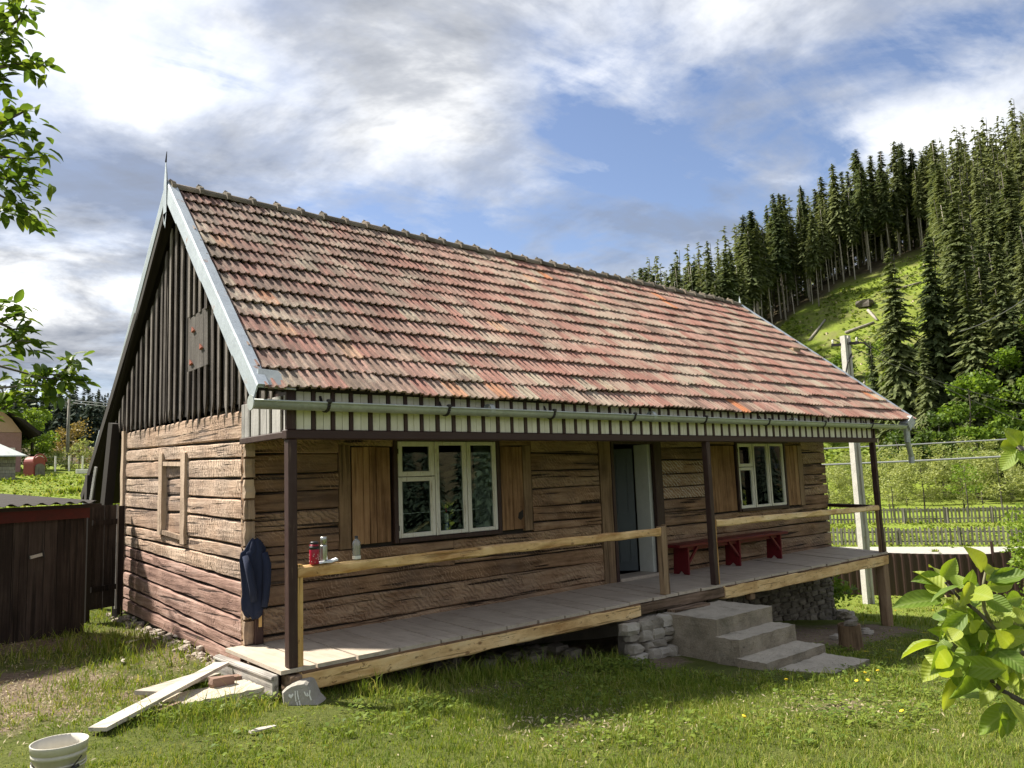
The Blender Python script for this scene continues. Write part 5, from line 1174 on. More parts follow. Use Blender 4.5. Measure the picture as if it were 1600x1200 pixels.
# loose rubble in the dark under the porch
for k in range(26):
    x = rs.uniform(1.0, 4.0); y = rs.uniform(.3, .9); s_ = rs.uniform(.06, .13); tag(obj('loose_stone', MB().stone((x, y, gz(x, y)+s_*.35), (s_*1.2, s_, s_*.6), rs), M['rubble']), 'loose dark stone in the shade under the porch', 'stone', 'loose stones under the porch')
# boulder carrying the corner post, with white marks on its face
bd = 7.30; o_ = (425, 1050); sc_ = 17.14
def bp(zx, zy, d_=bd): return at(o_[0]+zx/sc_, o_[1]+zy/sc_, d_)
out = [(235, 560), (330, 470), (480, 370), (640, 320), (860, 290), (940, 330), (1010, 470), (1060, 610), (1120, 760), (1190, 830), (1280, 930), (1275, 1060), (900, 1150), (450, 1150), (280, 980)]
cx_ = sum(p[0] for p in out)/len(out); cy_ = sum(p[1] for p in out)/len(out); rbz = random.Random(2)
fwd = Vector((CF.x, CF.y, 0)).normalized(); m = MB(); nO = len(out)
rings = [[bp(cx_+(x-cx_)*.90, cy_+(y-cy_)*.90)+fwd*.006*rbz.random() for x, y in out], [bp(x, y)+fwd*.035 for x, y in out], [bp(cx_+(x-cx_)*1.03, cy_+(y-cy_)*1.02)+fwd*.14+Vector((0, 0, .0)) for x, y in out], [bp(cx_+(x-cx_)*.95, cy_+(y-cy_)*.95)+fwd*.25 for x, y in out]]
for r_ in rings: m.v += [tuple(p) for p in r_]
m.v.append(tuple(bp(cx_, cy_)+fwd*.002)); cI = len(m.v)-1; m.v.append(tuple(bp(cx_, cy_)+fwd*.26)); cB = len(m.v)-1
for j in range(3):
    for i in range(nO): m.f.append((j*nO+i, j*nO+(i+1) % nO, (j+1)*nO+(i+1) % nO, (j+1)*nO+i))
for i in range(nO): m.f += [((i+1) % nO, i, cI), (3*nO+i, 3*nO+(i+1) % nO, cB)]
BO = thing('corner_boulder', 'grey boulder with white painted marks under the porch corner post', 'boulder', tuple(bp(cx_, 1150)+fwd*.1))
obj('body', m, M['boulder'], BO)
def mark(poly): obj('mark', MB().prism([bp(x, y, bd-.004) for x, y in poly], fwd*.012), M['chalk'], BO)
mark([(510, 715), (450, 660), (440, 620), (470, 600), (500, 625), (540, 585), (568, 590), (565, 640)])
def stroke(pts, w=26):
    for (a, b), (c, d_) in zip(pts[:-1], pts[1:]):
        L = hypot(c-a, d_-b); nx, ny = -(d_-b)/L*w/2, (c-a)/L*w/2; mark([(a+nx, b+ny), (c+nx, d_+ny), (c-nx, d_-ny), (a-nx, b-ny)])
stroke([(620, 510), (622, 640), (640, 790)], 30); stroke([(660, 810), (685, 900), (692, 1010)], 26); stroke([(682, 505), (684, 600), (712, 745)], 26); stroke([(725, 770), (745, 860), (760, 935)], 26)
stroke([(862, 530), (885, 590), (915, 640)], 28); stroke([(940, 560), (950, 660)], 26); stroke([(915, 640), (1000, 620)], 26); stroke([(1010, 490), (1000, 620), (1050, 760)], 28)
# old stump with stones stacked on it
sx, sy = 7.52, -1.2; sz = gz(sx, sy); SP = thing('rotten_stump', 'short rotten stump topped with flat stones beside the steps', 'stump', (sx, sy, sz))
obj('wood', MB().tube([(sx, sy, sz-.1), (sx, sy, sz+.06), (sx-.01, sy, sz+.20), (sx-.02, sy, sz+.33)], [.175, .155, .15, .145], 11), M['post_front'], SP)
for (dx, dy, dz_, a, b, c) in ((-.05, -.05, .36, .11, .09, .045), (.06, .0, .39, .09, .08, .04), (-.02, .04, .44, .12, .09, .035), (.08, -.06, .30, .06, .05, .05), (-.07, .02, .49, .08, .07, .03)): obj('stone', MB().stone((sx+dx, sy+dy, sz+dz_), (a, b, c), rs), M['rubble'], SP)
for k, (x, y, s_) in enumerate(((8.2, -.65, .10), (8.5, -.8, .07), (8.9, -.5, .12), (9.2, -.62, .09), (8.0, -.9, .06), (9.7, -.35, .08))):
    tag(obj('loose_stone', MB().stone((x, y, gz(x, y)+s_*.25), (s_*1.3, s_, s_*.55), rs), M['stone']), 'small stone on the bare earth between stump and porch leg', 'stone', 'stones on bare earth near the stump')
# ------------------------------------------------------------------ plank ramp at the porch end
def lay(name, label, cat, a, b, w, h, mt, **kw): return tag(obj(name, MB().beam(a, b, w, h, **kw), M[mt]), label, cat)
M['paleplank'] = hewn('bleached_plank', [(0.28,0.245,0.20), (0.46,0.41,0.34), (0.60,0.545,0.46)], 0, along=1.5, across=24, bump=0.4, crack=0.4)
lay('ramp_plank', 'long bleached plank leaning from the grass up to the porch end', 'plank', (-1.60, -.33, gz(-1.6, -.33)+.045), (-.235, .94, -.062), .135, .028, 'paleplank', n=6, jit=.002)
lay('flat_plank', 'wide pale board lying under the upper end of the ramp plank', 'plank', (-.98, .66, gz(-.98, .66)+.06), (-.28, 1.12, gz(-.28, 1.1)+.075), .24, .03, 'paleplank', n=4, jit=.003)
tag(obj('paving_slab', rough_block(-.98, .10, -.30, -.20, .50, gz(-.5, .3)+.075, .006), M['sandy'] if 'sandy' in M else M.setdefault('sandy', stone_mat('sandy_paving', (0.36,0.31,0.23), (0.48,0.42,0.32), (0.58,0.52,0.41)))), 'flat sandy slab in front of the porch corner boulder', 'slab')
for k, (x, y, z, lab) in enumerate(((-.42, .47, .0, 'worn brick propped under the ramp plank'), (-.25, .70, .0, 'darker brick behind the worn one under the ramp plank'))):
    z = gz(x, y)+.115 if k == 0 else gz(x, y)+.07
    tag(obj('brick', MB().stone((x, y, z), (.13, .08, .06), random.Random(5+k)), M['brick'], smooth=False), lab, 'brick')
tag(obj('wood_block', MB().beam((-1.12, .0, gz(-1.1, 0)+.02), (-.90, .16, gz(-.9, .1)+.03), .09, .07, n=3, jit=.004), M['beam_old']), 'small wooden block wedged under the lower half of the ramp plank', 'block')
for (x, y, a, L, lab) in ((-.55, 3.2, .5, .35, 'splinter of pale wood on the ground before the shed gate'), (-.75, 2.2, 1.2, .16, 'short wood chip on the grass before the gable wall'), (-.75, -.9, .1, .2, 'thin pale stick lying in the lawn')):
    tag(obj('wood_chip', MB().beam((x, y, gz(x, y)+.03), (x+cos(a)*L, y+sin(a)*L, gz(x+cos(a)*L, y+sin(a)*L)+.03), .035, .015, n=2, jit=.005), M['paleplank']), lab, 'stick')
# ------------------------------------------------------------------ bench on the porch
BX0, BX1, BY0, BY1, BZ = 6.80, 9.62, .92, 1.22, .46
BN = thing('porch_bench', 'long dark red painted bench against the log wall on the porch', 'bench', ((BX0+BX1)/2, 1.07, 0))
obj('seat', MB().cbox(BX0-.15, BY0-.03, BZ-.045, BX1+.12, BY1+.03, BZ, .008), M['red'], BN)
for k, xq in enumerate((BX0+.08, (BX0+BX1)/2+.05, BX1-.10)):
    obj('leg', MB().prism([(xq, BY0+.01, .003), (xq, BY0+.09, .003), (xq, (BY0+BY1)/2, .06), (xq, BY1-.09, .003), (xq, BY1-.01, .003), (xq, BY1-.03, BZ-.047), (xq, BY0+.0, BZ-.047)], (.035, 0, 0)), M['red'], BN)
    sg = 1 if k == 0 else -1; xs_ = xq+.036 if sg > 0 else xq-.001
    obj('brace', MB().beam((xs_, BY0+.03, .17), (xs_+sg*.26, BY0+.03, BZ-.05), .03, .035), M['red'], BN)
obj('apron', MB().cbox(BX0+.12, BY0+.045, BZ-.10, BX1-.14, BY0+.065, BZ-.047, .004), M['red'], BN)
# ------------------------------------------------------------------ things on the rail
RZ = .795+.0475+.006
def bottle(name, label, cat, x, y, parts):
    t = thing(name, label, cat, (x, y, RZ))
    for pn, prof_, mt in parts: obj(pn, MB().lathe(prof_, (x, y, RZ), 24), mt, t, smooth=True)
    return t
M['mugred'] = plain('red_enamel', (0.36,0.012,0.04), 0.35); M['plasticblk'] = plain('black_plastic', (0.02,0.02,0.022), 0.45); M['steel'] = metal('brushed_steel', (0.55,0.55,0.53), 0.25, spangle=30, metallic=0.9)
mg = bottle('travel_mug', 'red travel mug with white speckled pattern on the porch rail', 'mug', .215, -.012, (('body', [(0, 0), (.038, 0), (.042, .01), (.044, .125), (.043, .13), (0, .13)], M['mugred']), ('collar', [(0, .131), (.0445, .131), (.0445, .152), (.042, .156), (0, .156)], M['plasticblk']), ('shoulder', [(0, .157), (.040, .157), (.041, .168), (.038, .172), (0, .172)], M['mugred']), ('lid', [(0, .173), (.036, .173), (.037, .190), (.030, .198), (0, .199)], M['plasticblk'])))
rm_ = random.Random(6)
for k in range(34):
    a = rm_.uniform(0, 2*pi); z = RZ+rm_.uniform(.02, .098); r_ = .0445; b_ = rm_.uniform(0, pi); L = rm_.uniform(.004, .008)
    c_ = Vector((.215+cos(a)*r_, -.012+sin(a)*r_, z)); tn = Vector((-sin(a), cos(a), 0)); u_ = tn*cos(b_)+Vector((0, 0, 1))*sin(b_); w_ = Vector((cos(a), sin(a), 0)).cross(u_)
    obj('speckle', MB().prism([c_+u_*L, c_+w_*.0028, c_-u_*L, c_-w_*.0028], Vector((cos(a), sin(a), 0))*.001), M['chalk'], mg)
bottle('steel_flask', 'slim brushed steel flask standing beside the red travel mug', 'flask', .315, .0, (('body', [(0, 0), (.030, 0), (.032, .006), (.032, .150), (.031, .158), (0, .158)], M['steel']), ('cup', [(0, .159), (.030, .159), (.0305, .225), (.027, .232), (0, .232)], M['steel'])))
def clearplastic():
    m = bpy.data.materials.new('clear_plastic'); m.use_nodes = True; nt = m.node_tree; nt.nodes.clear(); g = G(nt)
    v = g.n('TexCoord', out=3); nb = g.bump(g.noise(v, 90, 2), 0.5, 0.004)
    tr = g.n('BsdfTransparent', Color=(0.80,0.80,0.76)); gl = g.n('BsdfGlossy', Color=(0.9,0.9,0.88), Roughness=0.12, Normal=nb); df_ = g.n('BsdfDiffuse', Color=(0.55,0.53,0.47), Normal=nb)
    a = g.n('MixShader', i0=0.38, i1=tr, i2=df_); b = g.n('MixShader', i0=g.math('MULTIPLY', g.n('Fresnel', IOR=1.6), 1.6), i1=a, i2=gl)
    nt.links.new(b, nt.nodes.new('ShaderNodeOutputMaterial').inputs[0]); return m
M['clear'] = clearplastic(); M['label'] = plain('white_label', (0.72,0.70,0.64), 0.6); M['ink'] = plain('dark_ink', (0.05,0.05,0.06), 0.7); M['blueink'] = plain('blue_print', (0.06,0.10,0.28), 0.6)
wb = bottle('water_bottle', 'clear ribbed plastic water bottle with black cap on the porch rail', 'bottle', .645, -.005, (('body', [(0, 0), (.036, 0), (.039, .012), (.039, .034), (.036, .042), (.039, .055), (.036, .07), (.039, .085), (.036, .10), (.039, .115), (.038, .16), (.026, .178), (.014, .188), (.014, .194)], M['clear']), ('cap', [(.016, .192), (.016, .214), (.013, .217), (0, .217)], M['plasticblk'])))
obj('label', MB().lathe([(.0396, .008), (.0396, .036)], (.645, -.005, RZ), 24), M['label'], wb, smooth=True)
# crumpled white packet
m = MB(); rc = random.Random(3); nx, ny = 9, 5
for i in range(nx+1):
    for j in range(ny+1):
        u = i/nx; v = j/ny; x = .245+u*.185; y = -.052+v*.066+.006*sin(u*9); z = RZ+.002+.012*abs(sin(u*5+v*3))+.03*u*u*(1-abs(v-.5))+rc.uniform(0, .005); m.v.append((x, y, z))
k0 = len(m.v)
for i in range(nx+1):
    for j in range(ny+1): x, y, z = m.v[i*(ny+1)+j]; m.v.append((x, y, RZ+.0015+.7*max(0, (z-RZ-.014))))
for i in range(nx):
    for j in range(ny):
        a = i*(ny+1)+j; m.f.append((a, a+ny+1, a+ny+2, a+1)); m.f.append((k0+a, k0+a+1, k0+a+ny+2, k0+a+ny+1))
for i in range(nx):
    for j in (0, ny): a = i*(ny+1)+j; m.f.append((a, k0+a, k0+a+ny+1, a+ny+1))
pk = tag(obj('paper_packet', m, plain('white_packet', (0.74,0.76,0.80), 0.45)), 'crumpled white packet lying before the travel mug on the rail', 'packet')
# ------------------------------------------------------------------ navy jacket on the corner stub
m = MB(); rows = [(1.035, .018, .012), (1.01, .05, .03), (.96, .085, .05), (.90, .125, .06), (.84, .130, .065), (.72, .122, .068), (.60, .115, .066), (.50, .108, .07), (.42, .112, .072), (.35, .105, .07), (.30, .085, .06), (.275, .05, .035)]; nJ = 44
rows = [tuple(rows[i][q]+(rows[i+1][q]-rows[i][q])*t for q in range(3)) for i in range(len(rows)-1) for t in (0, .34, .67)]+[rows[-1]]
for (z, rx_, ry_) in rows:
    for k in range(nJ):
        a = 2*pi*k/nJ; fold = 1+.13*sin(a*6+z*2.2+sin(z*5))+.07*sin(a*11-z*4)+.05*sin(a*3+z*14); cx = .175+(.02 if z > .9 else 0)-.01*(z-.3)
        m.v.append((cx+cos(a)*rx_*.86*fold, 1.195+sin(a)*ry_*.8*fold-.02*cos(a), z+.012*sin(a*2+1)+(.02*sin(a*4) if z < .33 else 0)))
for j in range(len(rows)-1):
    for k in range(nJ): m.f.append((j*nJ+k, (j+1)*nJ+k, (j+1)*nJ+(k+1) % nJ, j*nJ+(k+1) % nJ))
m.f.append(tuple(range(nJ))); m.f.append(tuple(reversed(range((len(rows)-1)*nJ, len(rows)*nJ))))
def cloth():
    mm, g, b = mat('navy_fleece'); v = g.ob(); n1 = g.noise(v, 160, 2); n2 = g.noise(g.maps(v, (9, 9, 2.5)), 1.0, 4, 0.6)
    setb(g, b, Base_Color=g.mix(n2, (0.006,0.010,0.028), (0.016,0.026,0.065)), Roughness=0.95, Normal=g.bump(g.math('ADD', n2, g.math('MULTIPLY', n1, 0.15)), 0.6, 0.02)); return mm
M['navy'] = cloth()
JK = thing('hanging_jacket', 'navy blue jacket hanging on the porch corner of the house', 'jacket', (.18, 1.18, .27))
jb = obj('body', m, M['navy'], JK, smooth=True)
obj('sleeve', MB().tube([(.265, 1.14, .90), (.285, 1.125, .78), (.28, 1.12, .62), (.27, 1.125, .46), (.255, 1.13, .37)], [.03, .042, .040, .036, .034], 12), M['navy'], JK, smooth=True)
obj('sleeve', MB().tube([(.07, 1.15, .88), (.095, 1.10, .72), (.125, 1.095, .56), (.14, 1.10, .44)], [.028, .038, .036, .032], 12), M['navy'], JK, smooth=True)
# ------------------------------------------------------------------ white bucket
bd_ = at(93, 1158, 5.2); bx, by = bd_.x, bd_.y; bz = gz(bx, by)+.01; bh = bd_.z-bz; br = .138
BK = thing('white_bucket', 'dirty white plastic bucket with wire handle standing in the grass', 'bucket', (bx, by, bz))
M['bucket'] = paint('dirty_white_plastic', (0.66,0.63,0.55), (0.42,0.38,0.30), 2, 0.5, 0.5, bump=.1)
p_ = [(0, .004), (br*.80, .004), (br*.82, .015), (br*.935, bh*.78), (br*.96, bh*.781), (br*.965, bh*.845), (br*.94, bh*.85), (br*.945, bh*.865), (br*.985, bh*.87), (br*1.0, bh*.985), (br*1.005, bh), (br*.965, bh), (br*.93, bh*.8), (br*.80, .03), (0, .03)]
obj('shell', MB().lathe(p_, (bx, by, bz), 40), M['bucket'], BK, smooth=True)
for z in (.65, .60): obj('rib', MB().lathe([(br*.918, bh*z), (br*.95, bh*(z+.004)), (br*.95, bh*(z+.02)), (br*.922, bh*(z+.024))], (bx, by, bz), 40), M['bucket'], BK, smooth=True)
ac = atan2(CAM.y-by, CAM.x-bx)
def bk(a, z, off=.004, r_=None): r0_ = (br*.80+(br*.93-br*.80)*z/(bh*.78)) if r_ is None else r_; return Vector((bx+cos(ac+a)*(r0_+off), by+sin(ac+a)*(r0_+off), bz+z))
obj('handle', MB().tube([bk(-.9+1.75*t-.1, bh*(.80-.55*sin(pi*min(1, t*1.0))*.45), .018, br*.97) for t in np.linspace(0, 1, 14)], .0035, 5), M['iron'], BK, smooth=True)
obj('grip', MB().tube([bk(.28, bh*.60, .03), bk(.62, bh*.66, .03)], .009, 8), M['plasticblk'], BK, smooth=True)
def patch(name, a0, a1, z0, z1, mt, off=.003, sk=0.0):
    m = MB(); n = 8
    for i in range(n+1):
        a = a0+(a1-a0)*i/n
        for z in (z0, z1): m.v.append(tuple(bk(a+sk*(z-z0), z, off)))
    for i in range(n): m.f.append((2*i, 2*i+2, 2*i+3, 2*i+1))
    return obj(name, m, mt, BK)
M['pinkprint'] = plain('faded_pink_print', (0.55,0.35,0.28), 0.6); M['greyprint'] = plain('faded_grey_print', (0.45,0.45,0.45), 0.6)
patch('label', .12, .66, .06, bh*.58, M['pinkprint']); patch('label', -.20, .11, .06, bh*.50, M['greyprint']); patch('label', .13, .60, bh*.44, bh*.50, M['label'], .005)
patch('print_mark', -.52, -.24, .05, bh*.50, M['ink'], .0045, 1.0)
def text_on(name, body, size, loc, rot, mt, parent, ext=.0004):
    cu = bpy.data.curves.new(name, 'FONT'); cu.body = body; cu.size = size; cu.extrude = ext; cu.align_x = 'CENTER'; cu.align_y = 'CENTER'
    tmp = bpy.data.objects.new(name, cu); COL.objects.link(tmp); dg = bpy.context.evaluated_depsgraph_get(); me_ = bpy.data.meshes.new_from_object(tmp.evaluated_get(dg)); bpy.data.objects.remove(tmp)
    return link(name, me_, mt, parent, loc, rot)
q = bk(.36, bh*.47, .008); text_on('lettering', 'e-N', .045, q, (pi/2, 0, ac+.36+pi/2), M['ink'], BK)
# ------------------------------------------------------------------ things behind the window
tx, ty, tz = 2.80, WY+.20, .90
TB = thing('sealant_tube', 'white and blue sealant tube with red nozzle inside the window', 'tube', (tx, ty, tz))
for pn, pr, mt in (('lower_body', [(0, .0), (.026, 0), (.026, .13), (0, .13)], M['blueink']), ('upper_body', [(0, .131), (.026, .131), (.026, .235), (.02, .243), (0, .243)], M['label']), ('neck', [(0, .244), (.010, .244), (.010, .262), (0, .262)], plain('green_plastic', (0.02,0.10,0.06), 0.5))): obj(pn, MB().lathe(pr, (tx, ty, tz), 20), mt, TB, smooth=True)
obj('nozzle', MB().tube([(tx, ty, tz+.262), (tx-.008, ty, tz+.31), (tx-.018, ty, tz+.36)], [.012, .009, .004], 8), M['mugred'], TB, smooth=True)
va = atan2(CAM.y-ty, CAM.x-tx)
for (z, hgt) in ((.215, .04), (.10, .03), (.06, .03), (.025, .02)):
    b_ = MB(); n = 5
    for i in range(n+1):
        a = va-.5+1.0*i/n
        for zz in (z-hgt/2, z+hgt/2): b_.v.append((tx+cos(a)*.0268, ty+sin(a)*.0268, tz+zz))
    for i in range(n): b_.f.append((2*i, 2*i+2, 2*i+3, 2*i+1))
    if z < .2: obj('print', b_, M['label'], TB)
text_on('lettering', 'B', .05, (tx+cos(va)*.028, ty+sin(va)*.028, tz+.20), (pi/2, 0, va+pi/2), M['ink'], TB)
for (x0, x1, z_, lab) in ((2.02, 3.40, 1.17, 'thin curtain rod with scroll finials inside the larger window'),):
    CRD = thing('curtain_rod', lab, 'rod', (x0, WY+.3, z_))
    obj('rod', MB().tube([(x0+.12, WY+.30, z_), (x1, WY+.30, z_)], .005, 6), M['label'], CRD); obj('ball', MB().lathe([(0, -.022), (.016, -.015), (.022, 0), (.016, .015), (0, .022)], (x0+.09, WY+.30, z_), 12), M['label'], CRD, smooth=True)
    for xq in (x0+.17, 2.98, 3.06): obj('scroll', MB().tube([(xq+.03*cos(a)*(1-a/9), WY+.30, z_-.012+.03*sin(a)*(1-a/9)) for a in np.linspace(0, 6.5, 18)], .004, 5), M['label'], CRD)
for k in range(5):
    x = 2.12+.06*k; tag(obj('wood_offcut', MB().beam((x, WY+.18+.02*k, .915+.012*k), (x+.22, WY+.30, .93+.03*k), .05, .02), M['fresh']), 'pale wood offcut piled inside the window beside the tube', 'offcut', 'wood offcuts on the inner sill')
# ------------------------------------------------------------------ shed, gate and lean-to at the back corner
A_ = Vector((-.545-.10, 4.42-.06, 0)); sdir = Vector((-.845, -.535, 0)); sn = Vector((sdir.y, -sdir.x, 0)); sn = sn if sn.y < 0 else -sn
SG = gz(-1.2, 3.9)-.03
SD = thing('plank_shed_doors', 'low dark plank shed with red lintel against the house corner', 'shed', tuple(A_+sdir*1.2+Vector((0, 0, SG))))
SD.name = 'woodshed'; WL['woodshed'] = Vector(A_+sdir*1.2+Vector((0, 0, SG)))
def spt(u, z, o=0.0): q = A_+sdir*u+sn*o; return (q.x, q.y, z)
def sbox(u0, u1, z0, z1, o0, o1, jit=0.0):
    m = MB().add([spt(u0, z0, o0), spt(u1, z0, o0), spt(u1, z0, o1), spt(u0, z0, o1), spt(u0, z1, o0), spt(u1, z1, o0), spt(u1, z1, o1), spt(u0, z1, o1)], [(0,3,2,1),(4,5,6,7),(0,1,5,4),(1,2,6,5),(2,3,7,6),(3,0,4,7)]); return m
u = .0; rsd = random.Random(44)
while u < 3.4:
    w = rsd.uniform(.17, .26); z0 = SG-.04+rsd.uniform(0, .03); obj('plank', sbox(u+.004, u+w-.004, z0, 1.27, -.0+rsd.uniform(-.006, .006), .025), M['shedwood'], SD); u += w
obj('lintel', sbox(-.03, 3.45, 1.262, 1.385, .0, .075), M['shedred'], SD); obj('body', sbox(.03, 3.4, SG-.2, 1.26, -1.6, -.03), M['dark'], SD)
obj('corner_post', sbox(-.06, .0, SG-.2, 1.26, -.10, .0), M['dark'], SD)
# corrugated roof sheet
m = MB(); n = 110
for i in range(n+1):
    u = -.04+3.6*i/n
    for (o, z) in ((.2, 1.455), (-1.7, 1.62)):
        zz = z+.016*sin(i*2*pi/6); m.v += [spt(u, zz, o), spt(u, zz-.004, o)]
for i in range(n): b0 = i*4; m.f += [(b0, b0+4, b0+6, b0+2), (b0+1, b0+3, b0+7, b0+5), (b0, b0+1, b0+5, b0+4)]
obj('roof_sheet', m, M['dark'], SD); obj('fascia', sbox(-.2, 3.5, 1.386, 1.43, .05, .09), M['dark'], SD)
for (u, z) in ((.72, .86), (1.62, .73)):
    obj('latch', MB().beam(spt(u-.1, z+.02, .045), spt(u+.06, z, .045), .012, .035), M['gutter'], SD); obj('hasp', MB().tube([spt(u-.12, z+.06, .04), spt(u-.13, z-.02, .05)], .012, 6), M['iron'], SD)
for (u, z) in ((1.25, 1.02), (1.25, .12)): obj('strap_hinge', sbox(u, u+.22, z, z+.035, .026, .034), M['shedred'], SD)
# narrow gate leaf between shed and house
gA, gB = Vector((-.40, 5.02, 0)), Vector((-.07, 5.15, 0)); gd = (gB-gA).normalized(); gn = Vector((gd.y, -gd.x, 0)); GL = (gB-gA).length
GT = thing('plank_gate', 'narrow dark plank gate leaf between woodshed and log wall', 'gate', tuple(gA+Vector((0, 0, .1))))
def gbx(u0, u1, z0, z1, o0, o1):
    f = lambda u, z, o: tuple(gA+gd*u+gn*o+Vector((0, 0, z))); return MB().add([f(u0, z0, o0), f(u1, z0, o0), f(u1, z0, o1), f(u0, z0, o1), f(u0, z1, o0), f(u1, z1, o0), f(u1, z1, o1), f(u0, z1, o1)], [(0,3,2,1),(4,5,6,7),(0,1,5,4),(1,2,6,5),(2,3,7,6),(3,0,4,7)])
obj('plank', gbx(0, GL*.5-.004, .06, 1.40, 0, .03), M['shedwood'], GT); obj('plank', gbx(GL*.5+.004, GL, .06, 1.395, 0, .03), M['shedwood'], GT)
for z in (1.14, .28): obj('ledge', gbx(.0, GL, z, z+.07, .031, .055), M['shedwood'], GT)
obj('edge_strip', gbx(GL+.01, GL+.035, .02, 1.40, .0, .03), M['greywood'], GT); obj('post', gbx(GL+.04, GL+.13, -.3, 1.38, -.08, .02), M['shedwood'], GT); obj('hinge_post', gbx(-.07, -.015, -.3, 1.44, -.02, .05), M['dark'], GT)
# leaning posts under the catslide roof
LP = thing('leaning_props', 'dark leaning timber props under the low back eave of the house', 'props', (-.0, 6.2, gz(0, 6.2)))
obj('prop', MB().beam((-.02, 6.25, gz(0, 6.2)-.2), (.05, 5.72, 2.55), .12, .14), M['dark'], LP); obj('prop', MB().beam((.03, 7.0, gz(0, 7)-.2), (.03, 6.9, 1.85), .12, .14), M['dark'], LP); obj('strip', MB().beam((-.12, 6.5, .9), (-.04, 6.3, 1.95), .02, .05), M['greywood'], LP)
# ------------------------------------------------------------------ grass of the yard
def keep_out(x, y):
    """no grass on the house, steps, slabs"""
    k = (x > .02)&(y > -.0+.25)&(x < 12.1)&(y < 7.5)
    k |= (x > 4.1)&(x < 6.15)&(y > -1.62)&(y < .3); k |= (x > 4.9)&(x < 6.0)&(y > -2.14)&(y < -1.55)
    k |= (x > -1.0)&(x < -.18)&(y > .08)&(y < .54)
    k |= ((x-bx)**2+(y-by)**2 < .15**2); k |= (x > 7.35)&(x < 7.7)&(y > -1.38)&(y < -1.02)
    k |= (x > -.15)&(x < .25)&(y > -.3)&(y < .1)
    # woodshed
    rx_, ry_ = x-A_.x, y-A_.y; uu = rx_*sdir.x+ry_*sdir.y; oo = rx_*sn.x+ry_*sn.y; k |= (uu > -.1)&(uu < 3.5)&(oo < .02)&(oo > -1.7)
    return k
def grass_field(n, rmin, rmax, az0, az1, h, w, seed, pw=1.0, hv=.5):
    rng = np.random.default_rng(seed); az = np.radians(rng.uniform(az0, az1, n)); r = rmin+(rmax-rmin)*rng.random(n)**pw
    x = CAM.x+r*np.sin(az); y = CAM.y+r*np.cos(az)
    # part of it grows in tufts
    nt_ = max(1, n//28); ti = rng.integers(0, nt_, n); taz = np.radians(rng.uniform(az0, az1, nt_)); tr_ = rmin+(rmax-rmin)*rng.random(nt_)**pw
    tuft = rng.random(n) < .42; sg_ = rng.uniform(.012, .045, nt_)[ti]
    x = np.where(tuft, CAM.x+(tr_*np.sin(taz))[ti]+rng.normal(size=n)*sg_, x); y = np.where(tuft, CAM.y+(tr_*np.cos(taz))[ti]+rng.normal(size=n)*sg_, y); th_ = np.where(tuft, rng.uniform(.8, 2.0, nt_)[ti], .8)
    b_ = bare(x, y)+.28*vnoise(x, y, 2.1, 4)
    dens = np.clip(1.05-1.15*np.clip(b_, 0, 1), .06, 1); ok = (rng.random(n) < dens)&~keep_out(x, y)
    tall = .75+.55*np.clip(vnoise(x, y, .9, 7)+.3*vnoise(x, y, 3.1, 8), -.8, 1.2)-.5*np.clip(b_, 0, .9)
    # long unmown grass along the porch and the boulder, short lawn elsewhere
    edge = np.exp(-((y+.15)/.28)**2)*((x > .5)&(x < 4.2))*1.0-blob(x, y, .0, -.5, .55, .5)*.75+np.exp(-((x+.05)/.25)**2)*((y > 1)&(y < 5.6))*.6+blob(x, y, -.8, -.12, .7, .3)*1.1+blob(x, y, -1.8, 3.0, .8, .3)*1.2+blob(x, y, -.5, 3.2, .7, 1.2)*.5
    hh_ = h*th_*np.clip(tall+edge, .25, 2.6)*rng.uniform(1-hv, 1+hv, n)
    x, y, hh_, r = x[ok], y[ok], hh_[ok], r[ok]; n = len(x); z = ground_z(x, y)-.006
    a = rng.uniform(0, 2*pi, n); la = rng.uniform(0, 2*pi, n); lean = rng.uniform(.15, .9, n)*hh_; ww = w*rng.uniform(.6, 1.4, n)*(.6+.4*r/8)
    sx_, sy_ = np.cos(a)*ww/2, np.sin(a)*ww/2; lx, ly = np.cos(la)*lean, np.sin(la)*lean
    V = np.empty((n, 5, 3), dtype=np.float32)
    V[:,0] = np.stack([x-sx_, y-sy_, z], -1); V[:,1] = np.stack([x+sx_, y+sy_, z], -1)
    V[:,2] = np.stack([x+sx_*.8+lx*.32, y+sy_*.8+ly*.32, z+hh_*.58], -1); V[:,3] = np.stack([x-sx_*.8+lx*.32, y-sy_*.8+ly*.32, z+hh_*.58], -1)
    V[:,4] = np.stack([x+lx, y+ly, z+hh_*(1-.25*lean/hh_)], -1)
    base = (np.arange(n)*5)[:,None]; T = np.concatenate([base+np.array([[0,1,2]]), base+np.array([[0,2,3]]), base+np.array([[3,2,4]])], 1).reshape(-1, 3)
    return V.reshape(-1, 3), T
def grass_mat():
    m, g, b = mat('grass_blade'); nt = m.node_tree; v = g.pos()
    f = g.math('ADD', g.math('MULTIPLY', g.n('NewGeometry', out=8), 0.55), g.math('MULTIPLY', g.noise(v, 0.9, 4, 0.65), 0.6))
    c = g.ramp(f, [(0.20, (0.066,0.112,0.015)), (0.42, (0.132,0.20,0.021)), (0.62, (0.22,0.285,0.031)), (0.78, (0.32,0.325,0.08)), (0.93, (0.48,0.42,0.20))])
    setb(g, b, Base_Color=c, Roughness=0.6); b.inputs['Specular IOR Level'].default_value = 0.25
    tr = g.n('BsdfTranslucent', Color=g.mix(1.0, c, (1.15,1.15,0.6), 'MULTIPLY'))
    nt.links.new(g.n('MixShader', i0=0.36, i1=b.outputs[0], i2=tr), nt.nodes['Material Output'].inputs[0]); return m
M['grass'] = grass_mat()
gv = []; gt = []; b0 = 0
